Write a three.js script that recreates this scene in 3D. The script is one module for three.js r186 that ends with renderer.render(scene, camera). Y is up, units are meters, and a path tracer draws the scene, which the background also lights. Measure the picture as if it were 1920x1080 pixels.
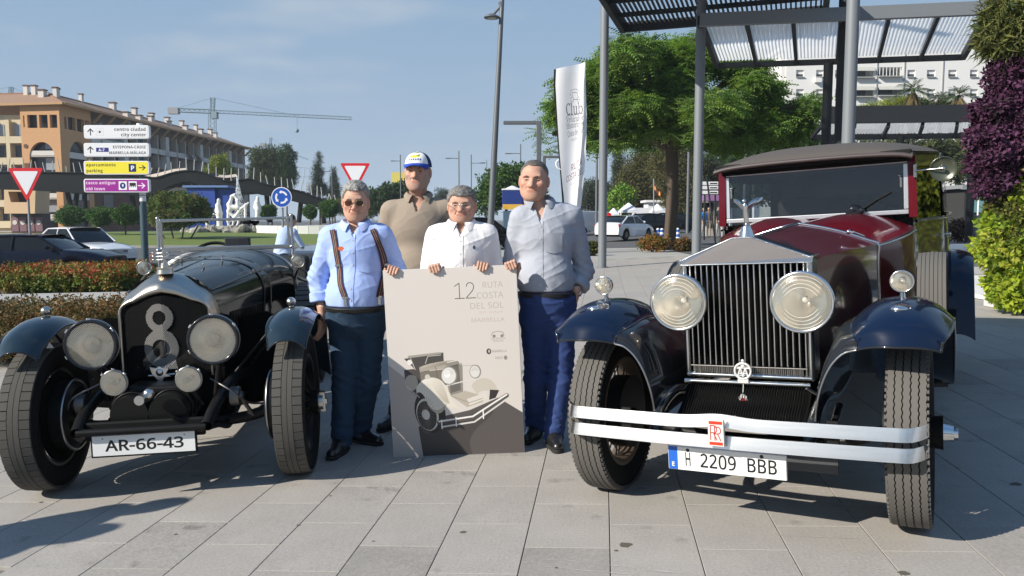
import * as THREE from 'three';
import { mergeGeometries, mergeVertices, toCreasedNormals } from 'three/addons/utils/BufferGeometryUtils.js';
import { RoundedBoxGeometry } from 'three/addons/geometries/RoundedBoxGeometry.js';
import { ImprovedNoise } from 'three/addons/math/ImprovedNoise.js';

// ---------------------------------------------------------------- camera, sky, sun
const scene = new THREE.Scene();
const FPX = 1457, EYE = 1.45, PITCH = Math.atan(128 / FPX);
const camera = new THREE.PerspectiveCamera(2 * Math.atan(540 / FPX) * 180 / Math.PI, 1920 / 1080, 0.05, 6000);
camera.position.set(0, EYE, 0);
camera.lookAt(0, EYE - Math.tan(PITCH) * 10, -10);
const renderer = new THREE.WebGLRenderer({ antialias: true });
renderer.toneMapping = THREE.LinearToneMapping;
renderer.toneMappingExposure = 1.38;
renderer.shadowMap.enabled = true;
renderer.shadowMap.type = THREE.PCFSoftShadowMap;

const SUN_AZ = 28 * Math.PI / 180, SUN_EL = 31 * Math.PI / 180;        // azimuth: from the left, turned towards the camera side
const SUN = new THREE.Vector3(-Math.cos(SUN_EL) * Math.cos(SUN_AZ), Math.sin(SUN_EL), Math.cos(SUN_EL) * Math.sin(SUN_AZ));
const noise3 = new ImprovedNoise();
const n3 = (x, y, z) => noise3.noise(x, y, z);
function fbm(x, y, z, o = 4) { let s = 0, a = 0.5; for (let i = 0; i < o; i++) { s += a * n3(x, y, z); x *= 2.03; y *= 2.03; z *= 2.03; a *= 0.5; } return s; }
const sstep = (a, b, x) => { const t = Math.min(1, Math.max(0, (x - a) / (b - a))); return t * t * (3 - 2 * t); };
const mixn = (a, b, t) => a + (b - a) * t;
{
  const SKYK = 0.67, W = 1024, H = 512, d = new Float32Array(W * H * 4);
  for (let r = 0; r < H; r++) {
    const up = ((r + 0.5) / H - 0.5) * Math.PI, y = Math.sin(up), c = Math.cos(up);
    for (let q = 0; q < W; q++) {
      const ro = ((q + 0.5) / W - 0.5) * 2 * Math.PI, x = c * Math.cos(ro), z = c * Math.sin(ro);
      const e = Math.max(0, y), cs = x * SUN.x + y * SUN.y + z * SUN.z;
      const k = Math.pow(e, 0.62), k2 = sstep(0, 0.34, e);
      let R = mixn(0.53, 0.09, k), G = mixn(0.645, 0.235, k), B = mixn(0.76, 0.535, k);
      R = mixn(R, R * 0.92, k2);
      const glow = Math.pow(Math.max(0, cs), 10) * 0.08 + Math.pow(Math.max(0, cs), 80) * 0.5;
      R += glow; G += glow * 0.97; B += glow * 0.9;
      if (y > 0.01) {                                    // thin streaky high cloud
        const px = x / (y + 0.12), pz = z / (y + 0.12);
        const s = fbm(px * 0.9 + 3.1, pz * 2.1 + 7.7, 2.2, 5) + 0.45 * fbm(px * 3.2, pz * 6, 5.5, 4);
        const m = sstep(0.02, 0.55, s) * sstep(0.02, 0.14, y) * 0.5;
        R = mixn(R, 0.62, m); G = mixn(G, 0.68, m); B = mixn(B, 0.74, m);
      } else { const g = sstep(0, -0.06, y); R = mixn(R, 0.16, g); G = mixn(G, 0.16, g); B = mixn(B, 0.15, g); }
      const i = (r * W + q) * 4; d[i] = R * SKYK; d[i + 1] = G * SKYK; d[i + 2] = B * SKYK; d[i + 3] = 1;
    }
  }
  const t = new THREE.DataTexture(d, W, H, THREE.RGBAFormat, THREE.FloatType);
  t.mapping = THREE.EquirectangularReflectionMapping; t.magFilter = t.minFilter = THREE.LinearFilter; t.wrapS = THREE.RepeatWrapping; t.needsUpdate = true;
  scene.background = t; scene.environment = t;
}
const sun = new THREE.DirectionalLight(new THREE.Color(1, 0.94, 0.84), 5);
sun.name = 'sun';
sun.position.copy(SUN).multiplyScalar(60).add(new THREE.Vector3(0, 0, -10)); sun.target.position.set(0, 0, -10);
sun.castShadow = true; sun.shadow.radius = 1; sun.shadow.mapSize.set(4096, 4096);
Object.assign(sun.shadow.camera, { left: -45, right: 45, top: 40, bottom: -40, near: 1, far: 160 });
scene.add(sun, sun.target);

// ---------------------------------------------------------------- helpers
const V = (x, y, z) => new THREE.Vector3(x, y, z);
function rng(s) { return () => { s |= 0; s = s + 0x6D2B79F5 | 0; let t = Math.imul(s ^ s >>> 15, 1 | s); t = t + Math.imul(t ^ t >>> 7, 61 | t) ^ t; return ((t ^ t >>> 14) >>> 0) / 4294967296; }; }
const used = {};
function numbered(n) { const k = used[n] = (used[n] ?? -1) + 1; return k ? n + '_' + String(k).padStart(3, '0') : n; }
const groundY = x => { const a = Math.abs(x), q = x < 0 ? 1.6 : 6, b = a < 9 ? a : 9 + q * Math.tanh((a - 9) / q); return 0.04 * Math.sign(x) * b; };
const COSP = Math.cos(PITCH), SINP = Math.sin(PITCH);
function ray(px, py) { const u = (px - 960) / FPX, v = (540 - py) / FPX; return V(u, v * COSP - SINP, -(COSP + v * SINP)); }
function at(px, py, D) { const r = ray(px, py); return r.multiplyScalar(D / -r.z).add(V(0, EYE, 0)); }                 // world point where that sight line is D metres ahead
function gat(px, D) { const p = at(px, 412, D); p.y = groundY(p.x); return p; }                                          // ground point D metres ahead
function tag(o, label, category, group, kind) { if (label) o.userData.label = label; if (category) o.userData.category = category; if (group) o.userData.group = group; if (kind) o.userData.kind = kind; return o; }
function thing(name, label, category, p = V(0, 0, 0), turn = 0, group) { const o = new THREE.Group(); o.name = numbered(name); o.position.copy(p); o.rotation.y = turn; scene.add(o); return tag(o, label, category, group); }
function clean(g) {
  let h = g.index ? g.toNonIndexed() : g;
  if (!h.attributes.normal) h.computeVertexNormals();
  if (!h.attributes.uv) h.setAttribute('uv', new THREE.BufferAttribute(new Float32Array(h.attributes.position.count * 2), 2));
  for (const k of Object.keys(h.attributes)) if (!['position', 'normal', 'uv'].includes(k) && !(k === 'color')) h.deleteAttribute(k);
  h.morphAttributes = {};
  return h;
}
function merge(gs) {
  gs = [].concat(gs).flat(9).filter(Boolean); if (gs.length === 1) return gs[0];
  gs = gs.map(clean); const anyc = gs.some(g => g.attributes.color);
  if (anyc) gs.forEach(g => { if (!g.attributes.color) g.setAttribute('color', new THREE.BufferAttribute(new Float32Array(g.attributes.position.count * 3).fill(1), 3)); });
  return mergeGeometries(gs, false);
}
function mesh(name, gs, mat, parent = scene) {
  const m = new THREE.Mesh(merge(gs), mat); m.name = parent === scene ? numbered(name) : name; m.castShadow = m.receiveShadow = true; parent.add(m); return m;
}
const M4 = new THREE.Matrix4();
function mv(g, x = 0, y = 0, z = 0, rx = 0, ry = 0, rz = 0) { return g.applyMatrix4(new THREE.Matrix4().compose(V(x, y, z), new THREE.Quaternion().setFromEuler(new THREE.Euler(rx, ry, rz)), V(1, 1, 1))); }
const box = (w, h, d, x, y, z, rx, ry, rz) => mv(new THREE.BoxGeometry(w, h, d), x, y, z, rx, ry, rz);
const rbox = (w, h, d, r, x, y, z, rx, ry, rz) => mv(new RoundedBoxGeometry(w, h, d, 2, Math.min(r, w / 2.01, h / 2.01, d / 2.01)), x, y, z, rx, ry, rz);
const cyl = (r1, r2, h, n, x, y, z, rx, ry, rz) => mv(new THREE.CylinderGeometry(r1, r2, h, n), x, y, z, rx, ry, rz);
const cylz = (r1, r2, h, n, x, y, z) => mv(new THREE.CylinderGeometry(r1, r2, h, n), x, y, z, Math.PI / 2);      // r1 faces +z
const sph = (r, x, y, z, sx = 1, sy = 1, sz = 1, n = 16) => { const g = new THREE.SphereGeometry(r, n, Math.ceil(n * 0.7)); g.scale(sx, sy, sz); g.computeVertexNormals(); return mv(g, x, y, z); };
function bar(a, b, r, n = 8, r2 = r) { const d = b.clone().sub(a), L = d.length(); const g = new THREE.CylinderGeometry(r2, r, L, n); g.applyQuaternion(new THREE.Quaternion().setFromUnitVectors(V(0, 1, 0), d.normalize())); return mv(g, (a.x + b.x) / 2, (a.y + b.y) / 2, (a.z + b.z) / 2); }
function beam(a, b, w, h, up = V(0, 1, 0)) { const d = b.clone().sub(a), L = d.length(); d.normalize(); const s = V(0, 0, 0).crossVectors(up, d).normalize(), u = V(0, 0, 0).crossVectors(d, s); const g = new THREE.BoxGeometry(w, h, L); g.applyMatrix4(new THREE.Matrix4().makeBasis(s, u, d)); return mv(g, (a.x + b.x) / 2, (a.y + b.y) / 2, (a.z + b.z) / 2); }
const tube = (pts, r, n = 24, rs = 8, closed = false) => new THREE.TubeGeometry(new THREE.CatmullRomCurve3(pts, closed), n, r, rs, closed);
const lathe = (pts, n = 32) => new THREE.LatheGeometry(pts.map(p => new THREE.Vector2(p[0], p[1])), n);               // axis y
const lathez = (pts, n = 32) => lathe(pts, n).rotateX(Math.PI / 2);                                                     // profile's second value runs along +z
const torusz = (R, r, x, y, z, n = 32, m = 8) => mv(new THREE.TorusGeometry(R, r, m, n), x, y, z);
function ext(pts, depth, bevel = 0, holes = []) {                                                                       // outline in xy, thickness along z from 0
  const s = pts instanceof THREE.Shape ? pts : new THREE.Shape(pts.map(p => new THREE.Vector2(p[0], p[1])));
  for (const h of holes) s.holes.push(new THREE.Path(h.map(p => new THREE.Vector2(p[0], p[1]))));
  return new THREE.ExtrudeGeometry(s, { depth: Math.max(depth - 2 * bevel, 0.0005), bevelEnabled: bevel > 0, bevelThickness: bevel, bevelSize: bevel, bevelOffset: -bevel, bevelSegments: 2, curveSegments: 16 }).translate(0, 0, bevel);
}
// surface through rows of points (all rows the same length), smooth; closed joins each row's ends; caps fill the first and last row
function loft(rows, { closed = false, caps = false, crease = 0 } = {}) {
  const n = rows[0].length, P = [], U = [], I = [], m = closed ? n + 1 : n;
  rows.forEach((r, i) => { for (let j = 0; j < m; j++) { const p = r[j % n]; P.push(p.x, p.y, p.z); U.push(j / (m - 1), i / (rows.length - 1)); } });
  for (let i = 0; i < rows.length - 1; i++) for (let j = 0; j < m - 1; j++) { const a = i * m + j, b = a + 1, c = a + m, d = c + 1; I.push(a, b, d, a, d, c); }
  let g = new THREE.BufferGeometry(); g.setAttribute('position', new THREE.Float32BufferAttribute(P, 3)); g.setAttribute('uv', new THREE.Float32BufferAttribute(U, 2)); g.setIndex(I); g.computeVertexNormals();
  if (closed) { const N = g.attributes.normal; for (let i = 0; i < rows.length; i++) { const a = i * m, b = a + m - 1, v = V(N.getX(a) + N.getX(b), N.getY(a) + N.getY(b), N.getZ(a) + N.getZ(b)).normalize(); N.setXYZ(a, v.x, v.y, v.z); N.setXYZ(b, v.x, v.y, v.z); } }
  if (crease) g = toCreasedNormals(g, crease);
  if (!caps) return g;
  const fan = (r, flip) => { const c = V(0, 0, 0); r.forEach(p => c.add(p)); c.multiplyScalar(1 / r.length); const q = []; for (let j = 0; j < n; j++) { const a = r[j], b = r[(j + 1) % n]; if (flip) q.push(c, b, a); else q.push(c, a, b); } const h = new THREE.BufferGeometry().setFromPoints(q); h.computeVertexNormals(); return h; };
  return merge([g, fan(rows[0], true), fan(rows[rows.length - 1], false)]);
}
// gives a sheet thickness: surface rows pushed along normals
function shell(rows, t, opts) {
  const a = loft(rows, opts), b = a.clone(); const P = b.attributes.position, N = b.attributes.normal;
  for (let i = 0; i < P.count; i++) P.setXYZ(i, P.getX(i) - N.getX(i) * t, P.getY(i) - N.getY(i) * t, P.getZ(i) - N.getZ(i) * t);
  for (let i = 0; i < N.count; i++) N.setXYZ(i, -N.getX(i), -N.getY(i), -N.getZ(i));
  const I = b.index.array; for (let i = 0; i < I.length; i += 3) { const q = I[i]; I[i] = I[i + 1]; I[i + 1] = q; }
  return [a, b];
}
function spline(pts, n) { return new THREE.CatmullRomCurve3(pts).getPoints(n); }

// ---------------------------------------------------------------- textures and materials
const lin2s = c => Math.round(255 * (c <= 0.0031308 ? 12.92 * c : 1.055 * Math.pow(c, 1 / 2.4) - 0.055));
function tex(w, h, fn, srgb = true, rep) {
  const d = new Uint8Array(w * h * 4); for (let y = 0; y < h; y++) for (let x = 0; x < w; x++) { const c = fn(x / w, y / h), i = (y * w + x) * 4; for (let k = 0; k < 3; k++) d[i + k] = Math.max(0, Math.min(255, srgb ? lin2s(Math.max(0, Math.min(1, c[k]))) : c[k] * 255)); d[i + 3] = 255; }
  const t = new THREE.DataTexture(d, w, h, THREE.RGBAFormat); t.wrapS = t.wrapT = THREE.RepeatWrapping; t.magFilter = t.minFilter = THREE.LinearFilter; if (srgb) t.colorSpace = THREE.SRGBColorSpace; if (rep) t.repeat.set(...rep); t.needsUpdate = true; return t;
}
// noise that tiles over the unit square
function tn(u, v, f, seed, o = 4) { const a = (x, y) => fbm(x * f, y * f, seed, o); const s = u, t = v; return a(u, v) * (1 - s) * (1 - t) + a(u - 1, v) * s * (1 - t) + a(u, v - 1) * (1 - s) * t + a(u - 1, v - 1) * s * t; }
function canvasTex(w, h, draw) { const c = document.createElement('canvas'); c.width = w; c.height = h; draw(c.getContext('2d'), w, h); const t = new THREE.CanvasTexture(c); t.colorSpace = THREE.SRGBColorSpace; t.magFilter = t.minFilter = THREE.LinearFilter; return t; }
const lin = (r, g, b) => new THREE.Color().setRGB(r, g, b);
const std = (c, rough = 0.7, metal = 0, o = {}) => new THREE.MeshStandardMaterial({ color: c.isColor ? c : lin(...[].concat(c).length === 3 ? c : [c, c, c]), roughness: rough, metalness: metal, ...o });
const phy = (c, rough, metal, o = {}) => new THREE.MeshPhysicalMaterial({ color: c.isColor ? c : lin(...c), roughness: rough, metalness: metal, ...o });
const grain = tex(256, 256, (u, v) => { const a = 0.5 + 0.9 * tn(u, v, 40, 1.3, 2); return [a, a, a]; }, false);
const blotch = tex(256, 256, (u, v) => { const a = 0.5 + 0.8 * tn(u, v, 6, 9.1, 5); return [a, a, a]; }, false);
const chromeRough = tex(256, 256, (u, v) => { const a = 0.10 + 0.16 * Math.max(0, 0.5 + tn(u, v, 8, 4.4, 5)); return [a, a, a]; }, false);
const MT = {
  chrome: std([0.72, 0.72, 0.71], 1, 1, { roughnessMap: chromeRough }),
  nickel: std([0.55, 0.5, 0.43], 0.3, 1), steel: std([0.42, 0.42, 0.42], 0.35, 1), dullSteel: std([0.22, 0.21, 0.2], 0.5, 1),
  blackPaint: phy([0.012, 0.014, 0.018], 0.25, 0, { specularIntensity: 0.15, clearcoat: 1, clearcoatRoughness: 0.04 }),
  greenBlack: phy([0.004, 0.007, 0.008], 0.3, 0, { specularIntensity: 0.05, clearcoat: 0.75, clearcoatRoughness: 0.07 }),
  navyPaint: phy([0.004, 0.01, 0.03], 0.3, 0, { specularIntensity: 0.05, clearcoat: 0.8, clearcoatRoughness: 0.03 }),
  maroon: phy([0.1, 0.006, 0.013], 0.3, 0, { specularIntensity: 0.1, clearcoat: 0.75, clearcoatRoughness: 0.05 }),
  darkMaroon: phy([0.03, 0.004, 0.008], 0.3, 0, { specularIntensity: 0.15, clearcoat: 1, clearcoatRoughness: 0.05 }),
  matBlack: phy([0.01, 0.01, 0.01], 0.6, 0, { specularIntensity: 0.3 }), underBlack: phy([0.005, 0.005, 0.005], 0.9, 0, { specularIntensity: 0.1 }), oilBlack: phy([0.009, 0.0088, 0.0085], 0.4, 0, { specularIntensity: 0.45 }),
  rubber: phy([0.012, 0.0118, 0.0115], 0.85, 0, { specularIntensity: 0.25, bumpMap: grain, bumpScale: 0.0006 }), dustyRubber: std([0.105, 0.098, 0.088], 0.9, 0, { bumpMap: grain, bumpScale: 0.0006 }),
  glass: phy([1, 1, 1], 0.02, 0, { transmission: 1, thickness: 0, ior: 1.5 }),
  lampGlass: phy([0.97, 0.96, 0.93], 0.06, 0, { transmission: 1, thickness: 0, ior: 1.5 }),
  reflector: std([0.9, 0.87, 0.8], 0.14, 1),
  chromeSmooth: std([0.54, 0.51, 0.52], 0.06, 1, { bumpMap: blotch, bumpScale: 0.0012 }), steelBright: std([0.62, 0.62, 0.61], 0.25, 1), bumperSteel: std([0.95, 0.91, 0.86], 0.27, 1, { bumpMap: blotch, bumpScale: 0.0006 }),
  darkGlass: phy([0.35, 0.37, 0.36], 0.02, 0, { transmission: 1, thickness: 0, ior: 1.6 }), screenGlass: phy([0.86, 0.9, 0.94], 0.015, 0, { transmission: 1, thickness: 0, ior: 1.52 }), frameWhite: std([0.75, 0.76, 0.78], 0.3, 0.85),
  roofCloth: std([0.082, 0.07, 0.06], 0.85, 0, { bumpMap: grain, bumpScale: 0.001 }), roofEdge: std([0.06, 0.045, 0.045], 0.5), mirrorBack: std([0.1, 0.11, 0.08], 0.25, 0.6),
  wingBlue: phy([0.012, 0.024, 0.036], 0.3, 0, { specularIntensity: 0.05, clearcoat: 1, clearcoatRoughness: 0.06 }), guardBlack: phy([0.014, 0.014, 0.014], 0.6, 0, { specularIntensity: 0.25 }), numberWhite: std([0.3, 0.285, 0.265], 0.8), guardSteel: std([0.34, 0.33, 0.3], 0.45, 0.7), clearGlass: phy([0.97, 0.98, 0.98], 0.01, 0, { transmission: 1, thickness: 0, ior: 1.35 }),
  goldWire: std([0.6, 0.45, 0.2], 0.3, 1), tint: phy([0.13, 0.05, 0.04], 0.05, 0, { transmission: 1, thickness: 0, ior: 1.6 }),
  white: std(0.75, 0.5), cream: std([0.62, 0.55, 0.42], 0.7),
  poleGrey: std([0.17, 0.185, 0.2], 0.55, 0.1), darkFrame: phy([0.024, 0.027, 0.031], 0.6, 0, { specularIntensity: 0.4 }), galv: std([0.32, 0.33, 0.34], 0.5, 0.5),
  bark: std([0.085, 0.062, 0.045], 0.95, 0, { bumpMap: blotch, bumpScale: 0.02 }),
};
function leafMat(c, tr = 0.4, vary) { return new THREE.MeshPhysicalMaterial({ color: lin(...c), roughness: 0.75, transmission: tr, thickness: 0, side: THREE.DoubleSide, specularIntensity: 0.5 }); }
// ---------------------------------------------------------------- ground
const asphalt = std(1, 0.95, 0, { map: tex(256, 256, (u, v) => { const a = 0.085 + 0.03 * tn(u, v, 5, 2.2, 5) + 0.05 * tn(u, v, 60, 5, 2); return [a, a * 0.985, a * 0.96]; }) });
const granite = [0, 0.8, 1.5, 3.6].map(k => std(1, 0.82, 0, { map: tex(512, 512, (u, v) => { const a = (0.315 - 0.016 * k) + 0.09 * tn(u, v, 4, 3 + k, 4) + 0.16 * tn(u, v, 95, 8 + k, 3), st = Math.max(0, tn(u, v, 7, 21 + k, 4) - 0.17) * 0.5; const b = a - st; return [b * 1.07, b * 0.99, b * 0.895]; }), bumpMap: grain, bumpScale: 0.0007 }));
{
  // one sheet out to the horizon
  const xs = [], zs = []; for (let i = -60; i <= 60; i++) xs.push(Math.sign(i) * (Math.abs(i) < 30 ? Math.abs(i) : 30 + Math.pow(Math.abs(i) - 30, 2.2))); for (let i = 0; i <= 60; i++) zs.push(20 - i - Math.pow(Math.max(0, i - 20), 2.2));
  const P = [], U = [], I = [];
  zs.forEach(z => xs.forEach(x => { P.push(x, groundY(x) - 0.035, z); U.push(x / 3, z / 3); }));
  const n = xs.length; for (let j = 0; j < zs.length - 1; j++) for (let i = 0; i < n - 1; i++) { const a = j * n + i; I.push(a, a + 1, a + n, a + 1, a + n + 1, a + n); }
  const g = new THREE.BufferGeometry(); g.setAttribute('position', new THREE.Float32BufferAttribute(P, 3)); g.setAttribute('uv', new THREE.Float32BufferAttribute(U, 2)); g.setIndex(I); g.computeVertexNormals();
  tag(mesh('ground', g, asphalt), null, null, null, 'structure');
}
{
  // granite slabs in running bond, joints running away to the right
  const pav = new THREE.Group(); pav.name = 'plaza_pavement'; scene.add(pav); tag(pav, null, null, null, 'structure');
  const dir = 6.65 * Math.PI / 180, W = 0.378, L = 0.525, J = 0.0032, r = rng(5);
  const ax = V(Math.cos(dir), 0, Math.sin(dir)), az = V(Math.sin(dir), 0, -Math.cos(dir));
  const slabG = mv(new RoundedBoxGeometry(W - J, 0.04, L - J, 1, 0.003), 0, -0.02, 0);
  const variants = [...Array(10)].map(() => { const g = slabG.clone(), p = g.attributes.position, u = g.attributes.uv, ox = r(), oy = r(); for (let i = 0; i < p.count; i++) u.setXY(i, p.getX(i) / 1.1 + ox, p.getZ(i) / 1.1 + oy); return g; });
  const cells = [], far = [];
  for (let i = -34; i < 60; i++) for (let k = 2; k < 52; k++) {
    const off = (((i % 2) + 2) % 2) * 0.5, p = ax.clone().multiplyScalar((i + 0.62) * W).addScaledVector(az, (k + off + 0.32) * L);
    const d = -p.z; if (d < 2.2 || d > 25.5) continue; const sx = 960 + FPX * p.x / d; if (sx < -170 || sx > 2090) continue; if (p.x < -6.2 - 0.02 * d) continue;
    (d < 7.1 ? cells : far).push(p);
  }
  cells.sort((a, b) => b.z - a.z); const near = cells.slice(0, 296); far.push(...cells.slice(296));
  const q = new THREE.Quaternion().setFromEuler(new THREE.Euler(0, -dir, 0)), tilt = new THREE.Quaternion().setFromAxisAngle(V(0, 0, 1), Math.atan(0.04)), Q = tilt.clone().multiply(q);
  for (const p of near) { const m = new THREE.Mesh(variants[Math.floor(r() * 10)], granite[(q => q < 0.45 ? 0 : q < 0.78 ? 1 : q < 0.94 ? 2 : 3)(r())]); m.name = 'slab'; m.position.set(p.x, groundY(p.x) + (r() - 0.5) * 0.0006, p.z); m.quaternion.copy(Q); m.castShadow = m.receiveShadow = true; pav.add(m); }
  const im = new THREE.InstancedMesh(variants[0], granite[0], far.length), mm = new THREE.Matrix4(), cc = new THREE.Color();
  far.forEach((p, i) => { const s = Math.abs(p.x) > 9 ? 0.02 : 0.04; mm.compose(V(p.x, groundY(p.x) + (r() - 0.5) * 0.002, p.z), new THREE.Quaternion().setFromAxisAngle(V(0, 0, 1), Math.atan(s)).multiply(q), V(1, 1, 1)); im.setMatrixAt(i, mm); const b = 0.94 + 0.1 * r(); im.setColorAt(i, cc.setRGB(b, b, b)); });
  im.name = 'far_slabs'; im.receiveShadow = true; im.userData.kind = 'stuff'; pav.add(im);
  const back = []; for (let x = -12; x < 18; x += 1.5) back.push(box(1.497, 0.05, 24, x + 0.75, (groundY(x) + groundY(x + 1.5)) / 2 - 0.025, 9.9, 0, 0, Math.atan((groundY(x + 1.5) - groundY(x)) / 1.5)));
  tag(mesh('plaza_behind', back, granite[0]), null, null, null, 'structure');
  // chalky scuffs, gum and stains on the slabs
  const sr = rng(91); const mark = (name, label, px0, py0, px1, py1, w, mat, seg) => { const q = (px, py) => { const d = ray(px, py); let t = -EYE / d.y; for (let i = 0; i < 6; i++) t = (groundY(d.x * t) - EYE) / d.y; return V(d.x * t, groundY(d.x * t) + 0.0016, d.z * t); }; const a = q(px0, py0), b = q(px1, py1), n = V(-(b.z - a.z), 0, b.x - a.x).normalize(), g = []; for (let i = 0; i < seg; i++) { const t = i / seg + sr() / seg, L = (0.5 + sr()) / seg * a.distanceTo(b), c = a.clone().lerp(b, t).addScaledVector(n, (sr() - 0.5) * w * 1.6).setY(mixn(a.y, b.y, t) + i * 0.00006), u = b.clone().sub(a).normalize(); g.push(triGeo0([c.clone().addScaledVector(u, -L), c.clone().addScaledVector(n, w * (0.15 + 0.3 * sr())), c.clone().addScaledVector(u, L), c.clone().addScaledVector(u, -L), c.clone().addScaledVector(u, L), c.clone().addScaledVector(n, -w * (0.15 + 0.3 * sr()))])); } tag(mesh(name, g, mat), label, null, null, 'structure'); };
  const triGeo0 = p => { const g = new THREE.BufferGeometry().setFromPoints(p); g.setAttribute('normal', new THREE.Float32BufferAttribute(p.flatMap(() => [0, 1, 0]), 3)); return g; };
  const chalk = std([0.46, 0.45, 0.43], 0.95), stain = std([0.1, 0.085, 0.065], 0.9);
  mark('pavement_scuff', 'chalky scuff on the paving', 1005, 1046, 1290, 1076, 0.008, chalk, 7); mark('pavement_scuff', 'chalky scuff on the paving', 1010, 1062, 1200, 1079, 0.006, chalk, 5); mark('pavement_scuff', 'chalky scuff on the paving', 1445, 1003, 1590, 1010, 0.005, chalk, 5); mark('pavement_scuff', 'chalky scuff on the paving', 860, 1068, 905, 1056, 0.003, chalk, 2);
  for (const [x, y, s] of [[1172, 1022, 14], [1155, 1033, 5], [1044, 1065, 4], [77, 942, 4], [868, 998, 7], [1695, 1075, 12], [1905, 908, 12], [330, 1002, 4], [560, 985, 4], [700, 1015, 3], [620, 930, 3]]) { const d = ray(x, y); let t = -EYE / d.y; for (let i = 0; i < 6; i++) t = (groundY(d.x * t) - EYE) / d.y; const g = new THREE.CircleGeometry(s * t / FPX * 0.9, 14), q = g.attributes.position; for (let i = 1; i < q.count; i++) { const k = 0.75 + 0.5 * (0.5 + n3(q.getX(i) * 60 + x, q.getY(i) * 60, 1)); q.setXY(i, q.getX(i) * k, q.getY(i) * k * 0.8); } q.setXY(14, q.getX(1), q.getY(1)); q.setXY(15, q.getX(1), q.getY(1)); tag(mesh('pavement_stain', mv(g.rotateX(-Math.PI / 2), d.x * t, groundY(d.x * t) + 0.0016, d.z * t, 0, 0, 0.04), stain), 'dark spot on the paving', null, null, 'structure'); }
  // mortar bed under the slabs
  const bed = []; for (let x = -9; x < 20; x += 1) bed.push(box(1.0, 0.02, 24, x + 0.5, (groundY(x) + groundY(x + 1)) / 2 - 0.028 + 0.0, -13.5, 0, 0, Math.atan(groundY(x + 1) - groundY(x))));
  tag(mesh('pavement_bed', bed, std([0.15, 0.143, 0.135], 0.95)), null, null, null, 'structure');
}
const TOWN_LATE = [];
// ---------------------------------------------------------------- foliage
function triGeo(tris) { const g = new THREE.BufferGeometry().setFromPoints(tris); g.computeVertexNormals(); g.setAttribute('uv', new THREE.BufferAttribute(new Float32Array(tris.length * 2), 2)); return g; }
function leafTris(o, d, n, L, W, droop = 0.15) { const s = V(0, 0, 0).crossVectors(d, n).normalize().multiplyScalar(W / 2), t = o.clone().addScaledVector(d, L).addScaledVector(n, -L * droop), m = o.clone().addScaledVector(d, L * 0.45).addScaledVector(n, L * 0.06), a = m.clone().add(s), b = m.clone().sub(s); return [o, a, m, o, m, b, a, t, m, m, t, b]; }
const rdir = r => { const z = r() * 2 - 1, a = r() * 6.2832, q = Math.sqrt(1 - z * z); return V(q * Math.cos(a), z, q * Math.sin(a)); };
function clusterGeo(seed, n, L, W, spread) { const r = rng(seed), T = []; for (let i = 0; i < n; i++) { const d = rdir(r), up = rdir(r); T.push(...leafTris(d.clone().multiplyScalar(spread * r()), d.lerp(V(0, 0.3, 0), 0.2).normalize(), up, L * (0.7 + 0.6 * r()), W, 0.2)); } return triGeo(T); }
function pinnateGeo(seed, fronds, n, L) { const r = rng(seed), T = []; for (let f = 0; f < fronds; f++) { const a = f / fronds * 6.28 + r(), d = V(Math.cos(a), 0.25 - 0.5 * r(), Math.sin(a)).normalize(), up = V(0, 1, 0); for (let i = 1; i <= n; i++) { const t = i / n, p = d.clone().multiplyScalar(L * t).add(V(0, -L * 0.35 * t * t, 0)); for (const s of [-1, 1]) { const side = V(0, 0, 0).crossVectors(d, up).multiplyScalar(s).addScaledVector(d, 0.45).add(V(0, -0.25, 0)).normalize(); T.push(...leafTris(p, side, V(0, 1, 0).addScaledVector(d, 0.3 * (r() - 0.5)), L * 0.3 * (1 - 0.45 * t), L * 0.11, 0.25)); } } } return triGeo(T); }
const LEAF = { small: clusterGeo(1, 7, 0.5, 0.26, 0.6), broad: clusterGeo(2, 6, 0.62, 0.42, 0.45), fine: clusterGeo(3, 9, 0.55, 0.12, 0.5), needle: clusterGeo(4, 12, 0.7, 0.05, 0.25), pinnate: pinnateGeo(5, 3, 6, 1), blade: clusterGeo(6, 8, 0.95, 0.13, 0.1) };
function inBlob(b, r) { const d = rdir(r), k = Math.pow(r(), b.core ?? 0.32); return { p: V(b.c.x + d.x * b.r[0] * k, b.c.y + d.y * b.r[1] * k, b.c.z + d.z * b.r[2] * k), n: d, k }; }
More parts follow.
